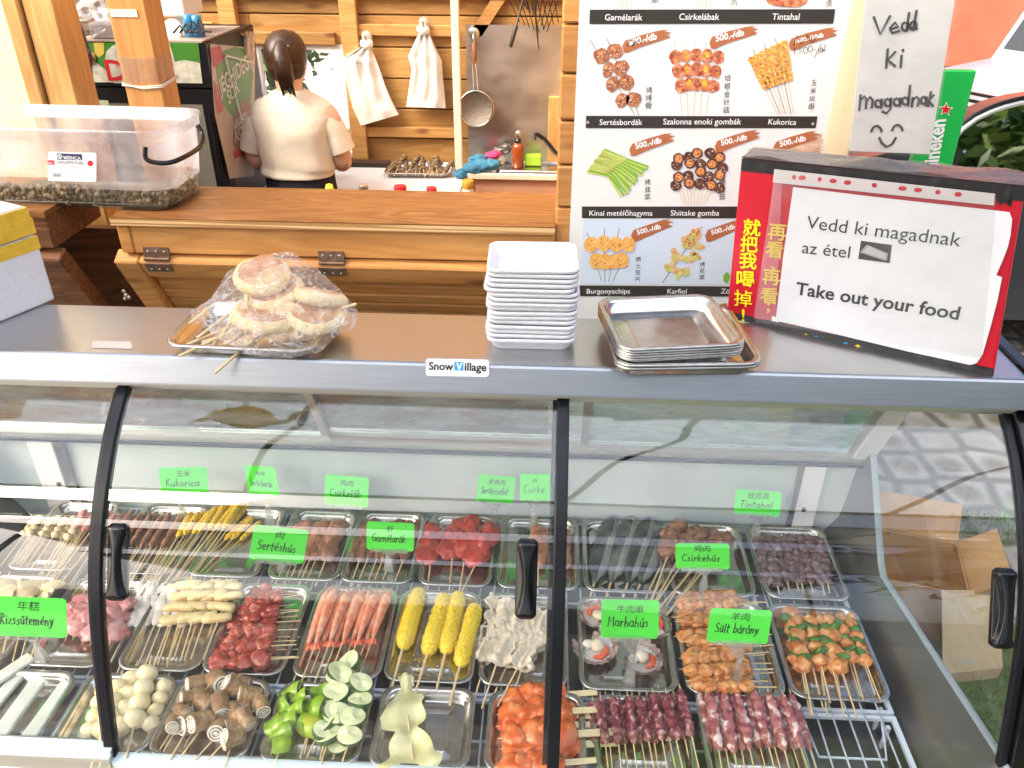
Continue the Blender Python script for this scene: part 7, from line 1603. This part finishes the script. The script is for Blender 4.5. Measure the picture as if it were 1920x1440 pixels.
# ---------------------------------------------------------------- trees: beyond the rear window, and behind the viewer where the car windows and the case glass mirror them
leafA, leafB = mat('leaf_green', (.05, .11, .02), .5), mat('leaf_light', (.12, .20, .035), .5)
def tree(x, y, h, r_, n, label, seed, ls=.10):
    root = empty('tree', label, 'tree', (x, y, 0)); q = random.Random(seed); m = MB(); m.tube([(x, y, 0), (x + .05, y, h * .35), (x - .05, y + .05, h * .6), (x, y, h * .9)], [.14, .11, .08, .02], 8)
    cl_ = []
    for k in range(9):
        a = q.uniform(0, 6.28); z = h * q.uniform(.45, .95); rr_ = r_ * q.uniform(.3, .9) * (1.2 - abs(z / h - .65)); e = Vector((x + rr_ * math.cos(a), y + rr_ * math.sin(a), z)); m.tube([(x, y, h * .38 + .3 * (z - h * .4)), e], [.05, .012], 5); cl_.append(e)
    cl_.append(Vector((x, y, h * .95))); part(m, 'trunk', larch_dk, root); m = MB()
    for k in range(n):
        c = q.choice(cl_) + Vector((q.gauss(0, 1), q.gauss(0, 1), q.gauss(0, .8))) * r_ * .26; u = Vector((q.gauss(0, 1), q.gauss(0, 1), q.gauss(0, .6))).normalized(); v_ = u.cross(Vector((q.gauss(0, 1), q.gauss(0, 1), 1))).normalized(); s_ = ls * q.uniform(.6, 1.3)
        m.add([c - u * s_, c + v_ * s_ * .45, c + u * s_, c - v_ * s_ * .45], [(0, 1, 2, 3)], 0 if q.random() < .6 else 1)
    part(m, 'crown', [leafA, leafB], root)
tree(-2.75, 6.6, 1.25, .8, 2200, 'leafy tree seen through the rear window left of the person', 3, .07)
pw = MB(); pw.bb((-4.5, 8.2, 0), (.5, 8.5, 3)); tag(pw.build('white_backdrop', mat('backdrop_white', (.84, .85, .86), .8, bump=.1)), 'added white wall standing in for the bright outdoors beyond the rear window', 'wall')  # white backdrop added so the window view looks glaringly bright

# ---------------------------------------------------------------- overhead: the awning over the counter, and unseen ones added to band its reflections
fab = bpy.data.materials.new('awning_fabric'); fab.use_nodes = True
_t = fab.node_tree; _b = _t.nodes['Principled BSDF']; _b.inputs['Base Color'].default_value = (.30, .34, .33, 1); _b.inputs['Roughness'].default_value = .8
_tl = _t.nodes.new('ShaderNodeBsdfTranslucent'); _tl.inputs[0].default_value = (.30, .36, .34, 1); _mx = _t.nodes.new('ShaderNodeMixShader'); _mx.inputs[0].default_value = .25
_t.links.new(_b.outputs[0], _mx.inputs[1]); _t.links.new(_tl.outputs[0], _mx.inputs[2]); _t.links.new(_mx.outputs[0], _t.nodes['Material Output'].inputs[0])
def awning(y0, y1, z, x0, x1, label):
    root = empty('market_awning', label, 'awning', ((x0 + x1) / 2, (y0 + y1) / 2, 0), 'awnings over the stall front')
    m = MB(); m.grid(lambda u, v: Vector((x0 + (x1 - x0) * u, y0 + (y1 - y0) * v, z + .04 * math.sin(v * math.pi))), 40, 10); part(m, 'fabric', fab, root)
    for k in range(5):
        m = MB(); x = x0 + (x1 - x0) * (k + .3) / 4.6; m.tube([(x, y0, z - .04), (x + .5, y1, z - .04)], .016, 8); part(m, 'rib', black_mt, root)
    for y in (y0, y1): m = MB(); m.tube([(x0, y, z - .03), (x1, y, z - .03)], .02, 8); part(m, 'bar', black_mt, root)
    for x in (x0, x1): m = MB(); m.tube([(x, (y0 + y1) / 2, 0), (x, (y0 + y1) / 2, z - .02)], .025, 8); part(m, 'post', black_mt, root)
fab1 = fab; fab = fab1.copy(); fab.name = 'thin_white_awning'
for _n in fab.node_tree.nodes:
    if _n.type == 'MIX_SHADER': _n.inputs[0].default_value = .92
    if _n.type == 'BSDF_TRANSLUCENT': _n.inputs[0].default_value = (.74, .86, 1.0, 1)
awning(-.34, 1.15, 2.6, -3.2, 3.4, 'thin white awning directly over the counter')
fab = fab1  # unseen awnings added next; their gaps shape sky bands in the glass
awning(-1.22, -.66, 2.6, -3.2, 3.0, 'unseen grey awning added just behind the viewer to band the glass reflections')
awning(-2.95, -1.65, 2.6, -3.4, 2.8, 'second unseen grey awning added behind the viewer to band the glass reflections')
awning(-6.0, -3.5, 2.6, -3.6, 2.4, 'third unseen grey awning added behind the viewer to band the glass reflections')
m = MB(); m.grid(lambda u, v: Vector((-1.15 + .34 * u, 1.0 + .05 * math.sin(u * 8), 2.52 - .4 * v)), 16, 8); m.grid(lambda u, v: Vector((-.81 - .34 * u, 1.004 + .05 * math.sin((1 - u) * 8), 2.52 - .4 * v)), 16, 8)
tag(m.build('added_yellow_cloth', mat('yellow_fabric', (.80, .60, .03), .8)), 'unseen yellow cloth added under the awning for a yellow reflection in the glass', 'cloth')  # added out of view only to tint the upper glass reflection
m = MB(); m.bb((-14, -13.4, 0), (14, -13, 2.2)); tag(m.build('sky_block_wall', mat('grey_render', (.42, .40, .37), .8)), 'unseen grey wall added behind the viewer to block the low sky', 'wall')  # added out of view to stop bright sky near the horizon
tree(6.2, -5.2, 5.2, 2.4, 5200, 'tree across the way, mirrored in the dark car windows', 11, .17)
tree(9.4, -4.6, 5.6, 2.4, 5000, 'farther tree across the way, mirrored in the dark car windows', 12, .17)
